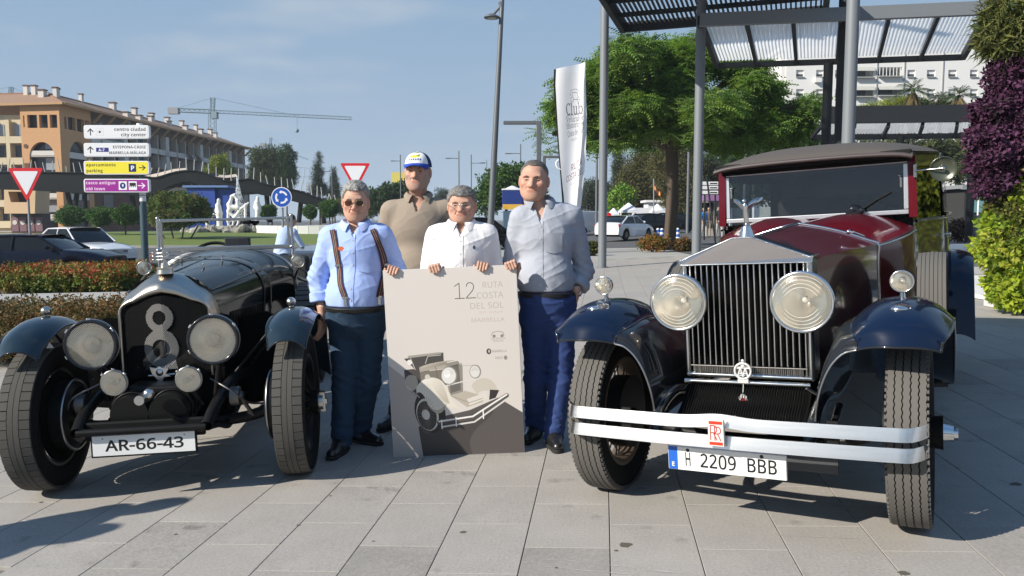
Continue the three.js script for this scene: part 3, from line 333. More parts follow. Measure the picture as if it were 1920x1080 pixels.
// ---------------------------------------------------------------- the wavy dark footbridge
{
  const D = 96, T = thing('wavy_footbridge', 'long dark wavy footbridge with thin leaning posts behind the roundabout', 'bridge', gat(300, D)), b = T.position;
  const K = [[-80, 324, 352], [0, 323, 354], [60, 323, 357], [130, 324, 361], [200, 325, 364], [270, 331, 366], [295, 333, 360], [320, 325, 348], [350, 320.5, 340], [375, 322, 346], [400, 331, 357], [425, 340, 363], [450, 338, 362], [470, 336, 361], [492, 344, 366], [520, 350, 370], [555, 357, 379], [590, 369, 388], [625, 381, 396], [660, 390, 402]];
  const top = new THREE.CatmullRomCurve3(K.map(k => V(k[0], k[1], 0))).getPoints(120), bot = new THREE.CatmullRomCurve3(K.map(k => V(k[0], k[2], 0))).getPoints(120);
  const q = (p, dz) => at(p.x, p.y, D).sub(b).add(V(0, 0, dz)); const rows = top.map((t, i) => [q(t, 0), q(t, -5), q(bot[i], -5), q(bot[i], 0)]);
  const dk = phy([0.012, 0.013, 0.014], 0.7, 0, { specularIntensity: 0.25 }); mesh('deck', [loft(rows, { closed: true, caps: true, crease: 0.3 })], dk, T);
  mesh('edge_trim', tube(top.map(t => q(t, 0.05)), 0.1, 160, 6), dk, T);
  mesh('lower_beam', [beam(q(V(285, 356, 0), -0.5), q(V(440, 352, 0), -0.5), 0.6, 0.4)], std([0.05, 0.05, 0.05], 0.7), T);
  mesh('roof_sheet', [shell([[270, 341], [300, 333], [330, 324], [352, 321]].map(([x, y]) => [at(x, y - 1, D + 1).sub(b), at(x - 3, y - 8 + (x - 270) * 0.05, D + 6).sub(b)]), 0.15), shell([[405, 334], [425, 336], [445, 333.5]].map(([x, y]) => [at(x, y, D + 1).sub(b), at(x - 2, y - 5, D + 6).sub(b)]), 0.15)], std([0.5, 0.42, 0.34], 0.8), T);
  const pm = std([0.45, 0.44, 0.42], 0.6), r = rng(77); let x = -30; while (x < 650) { const i = Math.round((x + 80) / 740 * 120), t = top[Math.max(0, Math.min(120, i))]; let y = t.y; for (const p of top) if (Math.abs(p.x - x) < 4) y = p.y; const far = sstep(450, 640, x), l = mixn(24, 20, far) * (0.75 + 0.4 * r()), lean = (r() - 0.5) * 12; mesh('post', bar(at(x, y, D).sub(b).add(V(0, 0, -0.3)), at(x + lean, y - l, D).sub(b).add(V(0, 0, -0.3)), 0.07, 5, 0.05), pm, T); x += mixn(14, 9, far); }
  for (const [x0, y0, x1, y1] of [[118, 360, 130, 410], [136, 362, 128, 410], [150, 362, 152, 412], [268, 366, 280, 412], [284, 366, 272, 412], [240, 366, 250, 412], [300, 366, 300, 412], [495, 366, 500, 408], [560, 380, 556, 408], [600, 390, 604, 410], [440, 364, 444, 408]]) mesh('pier', bar(at(x0, y0, D).sub(b).add(V(0, 0, -1)), at(x1, y1, D).sub(b).add(V(0, -0.6, -1)), 0.3, 8), dk, T);
  for (const x0 of [317, 331, 347, 362]) mesh('strut', [bar(at(x0 - 4, 356, D).sub(b).add(V(0, 0, -2)), at(x0, 343, D).sub(b).add(V(0, 0, -2)), 0.1, 5), bar(at(x0 + 4, 356, D).sub(b).add(V(0, 0, -2)), at(x0, 343, D).sub(b).add(V(0, 0, -2)), 0.1, 5)], pm, T);
  const kb = gat(398, 92), k = thing('blue_hut', 'blue flat roofed hut under the footbridge', 'hut', kb), w = 76 / FPX * 92, kt = at(398, 353, 92).sub(kb).y; mesh('wall', [rbox(w * 0.7, kt, 3, 0.05, -w * 0.14, kt / 2, 0), rbox(w * 0.3, kt, 2.6, 0.05, w * 0.36, kt / 2, -0.2)], std([0.01, 0.05, 0.3], 0.5), k); mesh('roof', [rbox(w * 1.1, 0.25, 3.6, 0.05, 0, kt + 0.12, 0)], std([0.12, 0.2, 0.42], 0.4), k);
}
// ---------------------------------------------------------------- orange apartment building
const FLOOR_H = 2.95;
{
  const C = V(-62.8, groundY(-62.8), -110), T = thing('orange_apartment_building', 'orange and cream apartment building with tiled roof, arches and balconies', 'building', C);
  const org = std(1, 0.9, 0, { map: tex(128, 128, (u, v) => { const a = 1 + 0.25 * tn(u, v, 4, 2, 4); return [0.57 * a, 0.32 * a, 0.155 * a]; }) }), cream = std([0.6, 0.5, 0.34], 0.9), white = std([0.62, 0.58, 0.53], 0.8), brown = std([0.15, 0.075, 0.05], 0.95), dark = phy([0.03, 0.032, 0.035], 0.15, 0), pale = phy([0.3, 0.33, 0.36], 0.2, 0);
  const eav = 18.0; T.rotation.y = -0.043; const F = { x: V(1, 0, 0), z: V(0, 0, -1) };
  // corner pavilion: two orange walls with openings
  const arch = (cx, w, y0, ys, n = 16) => { const a = [[cx - w / 2, y0], [cx - w / 2, ys]]; for (let i = 1; i < n; i++) { const t = Math.PI - Math.PI * i / n; a.push([cx + Math.cos(t) * w / 2, ys + Math.sin(t) * w / 2 * 1.15]); } a.push([cx + w / 2, ys], [cx + w / 2, y0]); return a; };
  const rect = (x0, y0, x1, y1) => [[x0, y0], [x1, y0], [x1, y1], [x0, y1]];
  const left = ext(rect(-5.6, 0, 0, eav), 0.5, 0, [arch(-2.75, 3.6, 0.6, 10.6), rect(-5.2, 14.7, -5.0, 16.3), rect(-4.6, 14.6, -3.2, 16.4), rect(-2.9, 14.6, -1.7, 16.4), rect(-1.4, 14.6, -0.35, 16.4)]); mesh('front_wall', left, org, T);
  const right = ext(rect(0, 0, 7, eav), 0.5, 0, [arch(3.6, 4.4, 0.6, 10.6), rect(0.6, 14.6, 1.1, 16.3), rect(1.4, 14.6, 3.2, 16.4), rect(3.5, 14.6, 5.3, 16.4), rect(5.6, 14.6, 6.7, 16.4)]).rotateY(Math.PI / 2).translate(-0.5, 0, 0); mesh('side_wall', right, org, T);
  mesh('round_window', [mv(new THREE.CylinderGeometry(0.3, 0.3, 0.06, 16), -5.0, 12.1, 0.53, Math.PI / 2)], brown, T); mesh('niche', [box(0.7, 1.5, 0.06, -5.0, 9.0, 0.53)], brown, T);
  mesh('core', [box(5.0, 16.8, 6.4, -3.0, 8.4, -3.6)], dark, T);
  for (let f = 0; f < 4; f++) { mesh('balcony', [box(4.6, 0.85, 0.2, -2.75, 1.6 + f * FLOOR_H + 0.6, 0.3), box(4.6, 0.2, 1.4, -2.75, 1.3 + f * FLOOR_H + 0.6, -0.3)], white, T); mesh('balcony', [box(0.2, 0.85, 4.9, -0.2, 1.6 + f * FLOOR_H + 0.6, -3.6)], white, T); mesh('window', [box(1.3, 1.7, 0.1, -2.1, 3.2 + f * FLOOR_H + 0.6, -0.35)], pale, T); }
  // cream wing to the left and long wing receding to the right
  for (let i = 0; i < 4; i++) for (let f = 0; f < 5; f++) { const x = -6.6 - i * 2.35, y = 1.0 + f * FLOOR_H; mesh('pier', [box(0.55, FLOOR_H, 0.6, x - 0.95, y + FLOOR_H / 2, 0.2)], cream, T); mesh('spandrel', [box(1.8, 0.95, 0.3, x + 0.2, y + 0.2, 0.35)], cream, T); mesh('window', [box(0.9, 1.6, 0.08, x + 0.1, y + 1.6, -0.16)], f === 4 ? pale : dark, T); }
  mesh('wing_back', [box(10, 16.2, 4, -10.6, 8.4, -2.3)], cream, T);
  const L = 63, bay = 3.5, nb = 18;
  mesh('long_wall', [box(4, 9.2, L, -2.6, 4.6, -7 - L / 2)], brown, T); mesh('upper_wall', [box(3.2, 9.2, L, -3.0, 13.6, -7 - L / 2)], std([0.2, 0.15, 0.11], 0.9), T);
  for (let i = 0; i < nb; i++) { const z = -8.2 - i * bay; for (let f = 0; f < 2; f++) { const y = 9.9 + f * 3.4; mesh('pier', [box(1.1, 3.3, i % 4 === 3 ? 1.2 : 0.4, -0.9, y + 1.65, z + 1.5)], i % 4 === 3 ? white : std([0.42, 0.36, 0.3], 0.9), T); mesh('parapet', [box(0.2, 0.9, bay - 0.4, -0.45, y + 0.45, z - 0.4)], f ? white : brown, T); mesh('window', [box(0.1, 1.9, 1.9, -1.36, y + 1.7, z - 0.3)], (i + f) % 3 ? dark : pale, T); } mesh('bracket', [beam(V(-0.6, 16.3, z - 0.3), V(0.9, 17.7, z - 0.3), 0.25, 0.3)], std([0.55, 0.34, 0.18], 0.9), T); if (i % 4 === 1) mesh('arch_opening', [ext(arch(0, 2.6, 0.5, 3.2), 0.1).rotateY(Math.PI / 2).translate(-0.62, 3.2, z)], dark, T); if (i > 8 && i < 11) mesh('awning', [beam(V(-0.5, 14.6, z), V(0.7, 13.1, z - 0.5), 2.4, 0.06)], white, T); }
  // low shop front
  mesh('shop_wall', [ext([[-4.6, 2.7], [-0.4, 2.7], [-0.1, 6.3], [-4.4, 6.3]], 3, 0, [[[-3.6, 4.2], [-1.3, 4.2], [-1.1, 5.6], [-3.9, 5.6]]]).translate(0, 0, 3.2)], std([0.66, 0.47, 0.29], 0.9), T); mesh('shop_opening', [box(3.4, 1.8, 0.1, -2.5, 4.9, 4.4)], dark, T); for (let i = 0; i < 4; i++) { const w = mesh('shop_window', [box(0.95, 1.9, 0.1, -4.0 + i * 1.1, 1.25, 5.0)], std([0.2, 0.1, 0.12], 0.5), T); mesh('shop_emblem', [mv(new THREE.CylinderGeometry(0.32, 0.32, 0.04, 16), -4.0 + i * 1.1, 1.5, 5.07, Math.PI / 2)], std([0.6, 0.57, 0.5], 0.7), w); } mesh('shop_base', [box(4.4, 2.7, 1.7, -2.4, 1.35, 4.1)], std([0.08, 0.06, 0.055], 0.9), T);
  // roof
  const tile = std(1, 0.9, 0, { map: tex(128, 128, (u, v) => { const a = 0.8 + 0.4 * Math.pow(Math.abs(Math.sin(u * Math.PI * 16)), 0.6) + 0.35 * tn(u, v, 6, 4, 4); return [0.27 * a, 0.165 * a, 0.105 * a]; }, true) });
  const rg = pts => { const g = new THREE.BufferGeometry().setFromPoints([pts[0], pts[1], pts[2], pts[0], pts[2], pts[3]]); g.computeVertexNormals(); g.setAttribute('uv', new THREE.Float32BufferAttribute([0, 0, 8, 0, 8, 1, 0, 0, 8, 1, 0, 1], 2)); return g; };
  const e1 = V(0.9, eav - 0.1, 0.9), e2 = V(-22, eav - 0.5, 0.9), e3 = V(0.9, eav - 0.1, -70), rr = V(-5.5, eav + 2.3, -5.5), r2 = V(-22, eav + 2.1, -5.5), r3 = V(-5.5, eav + 2.3, -64);
  const roof = mesh('roof', [rg([e2, e1, rr, r2]), rg([e1, e3, r3, rr]), rg([r2, rr, V(-12, eav, -12), V(-22, eav, -12)]), rg([rr, r3, V(-12, eav, -64), V(-12, eav, -12)]), rg([e3, V(-12, eav, -70), r3, r3])], tile, T);
  mesh('eaves', [beam(e2, e1, 0.5, 0.3), beam(e1, e3, 0.5, 0.3)], std([0.5, 0.3, 0.15], 0.9), roof); mesh('ridge', [bar(e1, rr, 0.18, 6), bar(rr, r3, 0.18, 6), bar(rr, r2, 0.18, 6)], std([0.25, 0.13, 0.08], 0.9), roof);
  const cr = rng(4); for (const [x, y, z] of [[-4.8, 19.1, -3.4], [-7, 20, -5], [-8.2, 20, -5], [-18, 20, -5], [-4.2, 19.8, -5.6], [-5, 19.9, -7], [-5.5, 20.2, -14], [-5.5, 20.2, -23], [-5.5, 20.3, -30], [-3.2, 19, -31], [-5.5, 20.2, -36], [-3.2, 19, -38], [-5.5, 20.2, -42], [-3.4, 19, -45], [-5.5, 20.3, -48], [-3, 19, -51], [-5.4, 20.2, -54], [-3, 19, -58], [-5.4, 20.1, -61], [-1.6, 18.2, -24], [-1.6, 18.2, -20]]) { const s = 0.5 + 0.35 * cr(), c = mesh('chimney', [box(s, 1.9, s, x, y + 0.3, z)], white, roof); mesh('chimney_cap', [box(s * 1.3, 0.16, s * 1.3, x, y + 1.32, z)], brown, c); }
}
// ---------------------------------------------------------------- white apartment block
{
  const D = 112, b = gat(1660, D), T = thing('white_apartment_block', 'white apartment block with balconies behind the slatted roofs', 'building', V(b.x, b.y, -D)), P = (px, py) => at(px, py, D).sub(T.position), wm = std(1, 0.85, 0, { map: tex(128, 128, (u, v) => { const a = 0.74 + 0.12 * tn(u, v, 5, 6, 4); return [a, a * 0.98, a * 0.94]; }) }), dark = phy([0.05, 0.06, 0.07], 0.15, 0), grey = std([0.36, 0.36, 0.34], 0.8);
  const x0 = P(1470, 200).x, x1 = P(1900, 200).x, h = P(1600, 90).y, ho = [], rc = (a, c, e, f) => { const p = P(a, c), q = P(e, f); return [[p.x, q.y], [q.x, q.y], [q.x, p.y], [p.x, p.y]]; };
  const wins = []; for (const [x, w] of [[1498, 14], [1535, 13], [1570, 12], [1706, 14], [1743, 15], [1783, 15], [1823, 14], [1858, 14]]) for (const y of [132, 168, 204, 240]) wins.push([x - w / 2, y, x + w / 2, y + 13]);
  const balc = []; for (const y of [127, 163, 199, 235]) { balc.push([1597, y, 1636, y + 20]); balc.push([1644, y, 1688, y + 18]); }
  const front = ext([[x0, 0], [x1, 0], [x1, h], [x0, h]], 0.4, 0, [...wins, ...balc].map(w => rc(...w))); mesh('wall', [front, box(x1 - x0, h, 8, (x0 + x1) / 2, h / 2, -5.6)], wm, T);
  for (const w of wins) { const p = P(w[0], w[1]), q = P(w[2], w[3]), cx = (p.x + q.x) / 2, cy = (p.y + q.y) / 2, W = q.x - p.x, H = p.y - q.y, n = mesh('window', [box(W, H, 0.06, cx, cy, 0.1)], dark, T); mesh('shutter', [box(W * 0.98, H * 0.55, 0.05, cx, cy + H * 0.2, 0.16)], wm, n); mesh('sill', [box(W * 1.1, 0.1, 0.2, cx, cy - H / 2 - 0.05, 0.5)], grey, n); }
  balc.forEach((w, i) => { const p = P(w[0], w[1]), q = P(w[2], w[3]), cx = (p.x + q.x) / 2, cy = (p.y + q.y) / 2, W = q.x - p.x, H = p.y - q.y, n = mesh('balcony', [box(W, H, 0.06, cx, cy, -1.0), box(W, 0.12, 2, cx, q.y, 0)], grey, T); mesh('balcony_door', [box(W * 0.6, H * 0.8, 0.05, cx, cy - H * 0.1, -0.95)], dark, n); if (i % 3 !== 1) mesh('awning', [beam(V(cx, p.y, 0.42), V(cx, p.y - H * 0.4, 0.9), W, 0.05)], std([0.42, 0.42, 0.38], 0.8), n); else mesh('glazing', [...Array(7)].map((_, k) => box(0.08, H * 0.9, 0.06, p.x + W * (k + 0.5) / 7, cy, 0.42)), wm, n); });
  mesh('parapet', [box(x1 - x0 + 0.6, 0.5, 8.6, (x0 + x1) / 2, h + 0.2, -5.4)], wm, T); for (const x of [1641, 1692, 1764]) { const p = P(x, 150); mesh('drainpipe', [box(0.12, h, 0.1, p.x, h / 2, 0.46)], grey, T); } mesh('cooling_unit', [box(0.9, 0.6, 0.5, P(1530, 152).x, P(1530, 152).y, 0.7)], wm, T);
  const hb = gat(1850, 45), H = thing('dark_house', 'dark low house with grey roof beyond the litter bin', 'house', hb); mesh('wall', [box(5, 2.6, 4, 0, 1.3, 0)], std([0.03, 0.03, 0.03], 0.9), H); mesh('roof', [loft([[V(-3, 2.5, 2.4), V(0.5, 3.6, 0), V(3, 2.5, -2.4)], [V(3, 2.5, 2.4), V(0.6, 3.6, 0), V(3, 2.5, -2.4)]]), box(5.6, 0.2, 4.6, 0, 2.65, 0)], std([0.22, 0.23, 0.24], 0.7), H); mesh('window', [box(1.2, 0.9, 0.06, -1.4, 1.7, 2.03)], std([0.15, 0.3, 0.3], 0.3), H);
}
// ---------------------------------------------------------------- tower cranes
function crane(label, D, mast, yTop, jib, counter, s = 1, colr = [0.2, 0.27, 0.31]) {
  const b = gat(mast[0], D), T = thing('tower_crane', label, 'crane', b), m = std(colr, 0.6), P = (x, y) => at(x, y, D).sub(b), w = 0.85 * s, lat = (a, c, n, wd, r) => { const g = [], d = c.clone().sub(a), u = d.clone().normalize(), sx = Math.abs(u.y) > 0.5 ? V(1, 0, 0) : V(0, 1, 0), sz = V(0, 0, 1), co = [[-1, -1], [1, -1], [1, 1], [-1, 1]].map(([i, k]) => sx.clone().multiplyScalar(i * wd / 2).addScaledVector(sz, k * wd / 2)); for (const o of co) g.push(bar(a.clone().add(o), c.clone().add(o), r, 5)); for (let i = 0; i < n; i++) for (let k = 0; k < 4; k++) g.push(bar(a.clone().addScaledVector(d, i / n).add(co[(k + i) % 4]), a.clone().addScaledVector(d, (i + 1) / n).add(co[(k + i + 1) % 4]), r * 0.6, 4)); return g; };
  const mt = P(mast[0], jib[1]); mesh('mast', lat(V(0, 0, 0), mt, 26, 1.7 * s, 0.09 * s), m, T); mesh('tower_head', [...lat(mt, P(mast[0] + 1, yTop), 4, 1.0 * s, 0.13 * s)], m, T);
  mesh('jib', lat(mt, P(jib[2], jib[3]), 30, 0.8 * s, 0.07 * s), m, T); mesh('counter_jib', lat(mt, P(counter[0], counter[1]), 8, 1.0 * s, 0.14 * s), m, T); const c = P(counter[0] + 3, counter[1] + 2); mesh('counterweight', [box(3 * s, 1.8 * s, 1.5 * s, c.x, c.y, c.z)], std(0.3, 0.9), T); mesh('cab', [box(1.6 * s, 1.9 * s, 1.6 * s, mt.x + 1 * s, mt.y - 1.2 * s, 0.8)], m, T);
  mesh('tie_bar', [bar(P(mast[0] + 1, yTop), P(mixn(mast[0], jib[2], 0.6), mixn(jib[1], jib[3], 0.6)), 0.06 * s, 4), bar(P(mast[0] + 1, yTop), P(counter[0], counter[1]), 0.06 * s, 4)], m, T);
  if (s === 1) { const k = P(557, 214), h = P(557, 245); mesh('hook', [bar(k, h, 0.05, 4), sph(0.6, h.x, h.y, h.z, 1, 1, 1, 8)], m, T); }
}
crane('tall tower crane with a long jib above the orange building', 230, [398, 235], 183, [398, 209, 660, 222], [323, 206]);
crane('tower crane partly hidden behind the left roof', 250, [20, 200], 163, [20, 179, 110, 190], [-40, 172], 0.9);
crane('small distant crane above the yellowish tree', 300, [507, 300], 258, [507, 274, 578, 299], [490, 270], 0.7);
// ---------------------------------------------------------------- pergolas
{
  const r = (px, py, h) => { const d = ray(px, py), t = (h - EYE) / d.y; return V(d.x * t, h, d.z * t); };
  const post = (name, label, px, py, top, rad, mat) => { const b = py ? (() => { const d = ray(px, py); let t = -EYE / d.y; for (let i = 0; i < 6; i++) t = (groundY(d.x * t) - EYE) / d.y; return V(d.x * t, groundY(d.x * t), d.z * t); })() : px; const T = thing(name, label, 'pole', b, 0, undefined); mesh('shaft', [cyl(rad, rad, top - b.y, 24, 0, (top - b.y) / 2, 0)], mat, T); mesh('base_plate', [cyl(rad * 1.5, rad * 1.5, 0.03, 24, 0, 0.015, 0)], mat, T); return T; };
  post('pergola_post', 'round grey post left of the street tree carrying the dark slatted roof', 1129, 502, 7.3, 0.118, MT.poleGrey);
  post('pergola_post', 'round grey post in front of the street tree at the end of the white roof', V(4.72, groundY(4.72), -19.9), null, 9, 0.118, MT.poleGrey);
  post('pergola_post', 'thickest round grey post rising behind the limousine roof', V(6.62, groundY(6.62), -15.5), null, 9, 0.122, MT.poleGrey);
  post('pergola_post', 'dark round post under the far edge of the white roof', V(9.65, groundY(9.65), -24.2), null, 6.2, 0.14, MT.darkFrame);
  post('pergola_post', 'dark post at the back corner of the slatted roof', V(8.2, groundY(8.2), -19.6), null, 8.8, 0.17, MT.darkFrame);
  // white ribbed roof
  const h = 6.3, A = r(1312, 38, h), B = r(1858, 15, h), C = r(1345, 122, h), E = r(1806, 106, h), W = thing('white_pergola_roof', 'translucent white ribbed roof panels on a grey beam frame', 'roof', V(A.x, h, A.z)), o = W.position, L = p => p.clone().sub(o);
  const lerp = (p, q, t) => p.clone().lerp(q, t); const bm = MT.poleGrey, dm = MT.darkFrame;
  mesh('front_beam', [beam(L(A), L(B), 0.16, 0.3)], bm, W); mesh('back_beam', [beam(L(C).add(V(0, -0.02, 0)), L(E).add(V(0, -0.02, 0)), 0.14, 0.16)], dm, W); mesh('side_beam', [beam(L(A), L(C), 0.12, 0.22)], dm, W); mesh('side_beam', [beam(L(B), L(E), 0.12, 0.22)], dm, W);
  const sheet = new THREE.MeshPhysicalMaterial({ color: lin(0.94, 0.94, 0.92), roughness: 0.85, transmission: 0.9, thickness: 0, side: THREE.DoubleSide });
  for (let i = 0; i < 6; i++) { const t0 = i / 6, t1 = (i + 1) / 6; if (i) mesh('rafter', [beam(L(lerp(A, B, t0)).add(V(0, -0.03, 0)), L(lerp(C, E, t0)).add(V(0, -0.03, 0)), 0.09, 0.14)], dm, W); const rows = []; for (let k = 0; k <= 48; k++) { const t = mixn(t0, t1, k / 48), z = 0.09 + (k % 4 < 2 ? 0.035 : 0); const u = lerp(lerp(A, B, t), lerp(C, E, t), 0.02), v = lerp(lerp(A, B, t), lerp(C, E, t), 0.985); rows.push([L(u).add(V(0, z, 0)), L(v).add(V(0, z, 0))]); } mesh('roof_panel', loft(rows), sheet, W); }
  // dark slatted roof
  const h2 = 6.9, F = r(1168, 52, h2), G = r(1548, 20, h2), Hh = r(1098, -60, h2), K = r(1560, -110, h2), S = thing('dark_slatted_roof', 'dark slatted pergola roof at the top of the picture', 'roof', V(F.x, h2, F.z)), so = S.position, M = p => p.clone().sub(so);
  mesh('edge_beam', [beam(M(F), M(G), 0.12, 0.26)], dm, S); mesh('edge_beam', [beam(M(F), M(Hh), 0.14, 0.3)], dm, S); mesh('edge_beam', [beam(M(G), M(K), 0.14, 0.3)], dm, S); mesh('edge_beam', [beam(M(Hh), M(K), 0.14, 0.3)], dm, S);
  for (let i = 1; i < 4; i++) mesh('cross_bar', [beam(M(lerp(F, Hh, i / 4)), M(lerp(G, K, i / 4)), 0.06, 0.12)], dm, S);
  for (let i = 1; i < 44; i++) mesh('slat', [beam(M(lerp(F, G, i / 44)).add(V(0, 0.08, 0)), M(lerp(Hh, K, i / 44)).add(V(0, 0.08, 0)), 0.045, 0.06)], dm, S);
  // far pergola
  const h3 = 4.6, a = r(1522, 258, h3), b = r(1860, 254, h3), c = r(1540, 236, h3), d = r(1860, 232, h3), Z = thing('far_pergola', 'lower white slatted pergola in the distance behind the limousine', 'pergola', V(a.x, h3, a.z)), zo = Z.position, N = p => p.clone().sub(zo);
  mesh('near_beam', [beam(N(c).add(V(0, 0.35, 0)), N(d).add(V(0, 0.35, 0)), 0.2, 0.55)], MT.darkFrame, Z); mesh('back_beam', [beam(N(a), N(b), 0.15, 0.2)], dm, Z); for (let i = 0; i < 5; i++) { const rows = []; for (let k = 0; k <= 24; k++) { const t = (i + k / 24) / 5; rows.push([N(lerp(a, b, t)).add(V(0, 0.1 + (k % 2) * 0.04, 0)), N(lerp(c, d, t)).add(V(0, 0.1 + (k % 2) * 0.04, 0))]); } mesh('roof_panel', loft(rows), sheet, Z); mesh('rafter', [beam(N(lerp(a, b, i / 5)), N(lerp(c, d, i / 5)), 0.1, 0.14)], dm, Z); }
  for (const t of [0.1, 0.5, 0.9]) { const p = N(lerp(a, b, t)); mesh('leg', [bar(p, V(p.x, -h3 + 0.4, p.z), 0.14, 10)], dm, Z); }
}
// ---------------------------------------------------------------- signs
const MTS = { red: std([0.6, 0.012, 0.02], 0.4), white: std([0.75, 0.75, 0.77], 0.4), blue: std([0.01, 0.08, 0.4], 0.4), back: std(0.3, 0.5, 0.5) };
function yieldSign(label, px, yTop, wpx, hpx, D, poleBottom) {
  const b = gat(px, D), m = D / FPX, T = thing('yield_sign', label, 'road sign', b), c = at(px, yTop, D).sub(b), w = wpx * m, h = hpx * m; mesh('post', [cyl(0.04, 0.04, c.y - h * 0.2, 12, c.x, (c.y - h * 0.2) / 2, -0.05)], MT.galv, T);
  const tri = (k, z, t, mat, nm) => { const s = new THREE.Shape(), r = 0.05 * w * k, p = [[-w / 2 * k, 0], [w / 2 * k, 0], [0, -h * k]]; const cy = -h * 0.36; p.forEach((q, i) => { q[1] = cy + (q[1] - cy * 1) ; }); const q = p.map(([x, y]) => [x, mixn(cy, y, 1)]); const cen = [0, -h * 0.34]; const pts = [[-w / 2, 0], [w / 2, 0], [0, -h]].map(([x, y]) => [cen[0] + (x - cen[0]) * k, cen[1] + (y - cen[1]) * k]); for (let i = 0; i < 3; i++) { const A = pts[i], B = pts[(i + 1) % 3], P = pts[(i + 2) % 3], u = [mixn(A[0], P[0], 0.07), mixn(A[1], P[1], 0.07)], v = [mixn(A[0], B[0], 0.07), mixn(A[1], B[1], 0.07)]; if (!i) s.moveTo(...u); else s.lineTo(...u); s.quadraticCurveTo(A[0], A[1], v[0], v[1]); } s.closePath(); mesh(nm, [ext(s, t).translate(c.x, c.y, z)], mat, T); };
  tri(1, 0, 0.02, MTS.red, 'red_border'); tri(0.72, 0.0225, 0.004, MTS.white, 'white_face');
}
yieldSign('white yield sign with red border above the dark car', 48, 315, 66, 62, 27); yieldSign('white yield sign with red border behind the grey-haired person', 666, 306, 56, 52, 30);
{
  const D = 23, b = gat(528, D), m = D / FPX, T = thing('roundabout_sign', 'round blue roundabout sign with three white arrows', 'road sign', b), c = at(528, 370, D).sub(b), R = 19 * m; mesh('post', [cyl(0.035, 0.035, c.y, 12, c.x, c.y / 2, -0.05)], MT.galv, T); mesh('disc', [cylz(R, R, 0.02, 40, c.x, c.y, 0)], MTS.white, T); mesh('blue_face', [cylz(R * 0.92, R * 0.92, 0.004, 40, c.x, c.y, 0.0125)], MTS.blue, T);
  for (let i = 0; i < 3; i++) { const a0 = i * 2.094 + 0.35, s = new THREE.Shape(), r1 = R * 0.62, r0 = R * 0.44, n = 10; for (let k = 0; k <= n; k++) { const a = a0 + 1.25 * k / n; k ? s.lineTo(Math.cos(a) * r1, Math.sin(a) * r1) : s.moveTo(Math.cos(a) * r1, Math.sin(a) * r1); } s.lineTo(Math.cos(a0 + 1.25) * R * 0.72, Math.sin(a0 + 1.25) * R * 0.72); s.lineTo(Math.cos(a0 + 1.65) * R * 0.53, Math.sin(a0 + 1.65) * R * 0.53); s.lineTo(Math.cos(a0 + 1.25) * R * 0.34, Math.sin(a0 + 1.25) * R * 0.34); for (let k = n; k >= 0; k--) { const a = a0 + 1.25 * k / n; s.lineTo(Math.cos(a) * r0, Math.sin(a) * r0); } mesh('arrow', [ext(s, 0.003).translate(c.x, c.y, 0.0155)], MTS.white, T); }
}
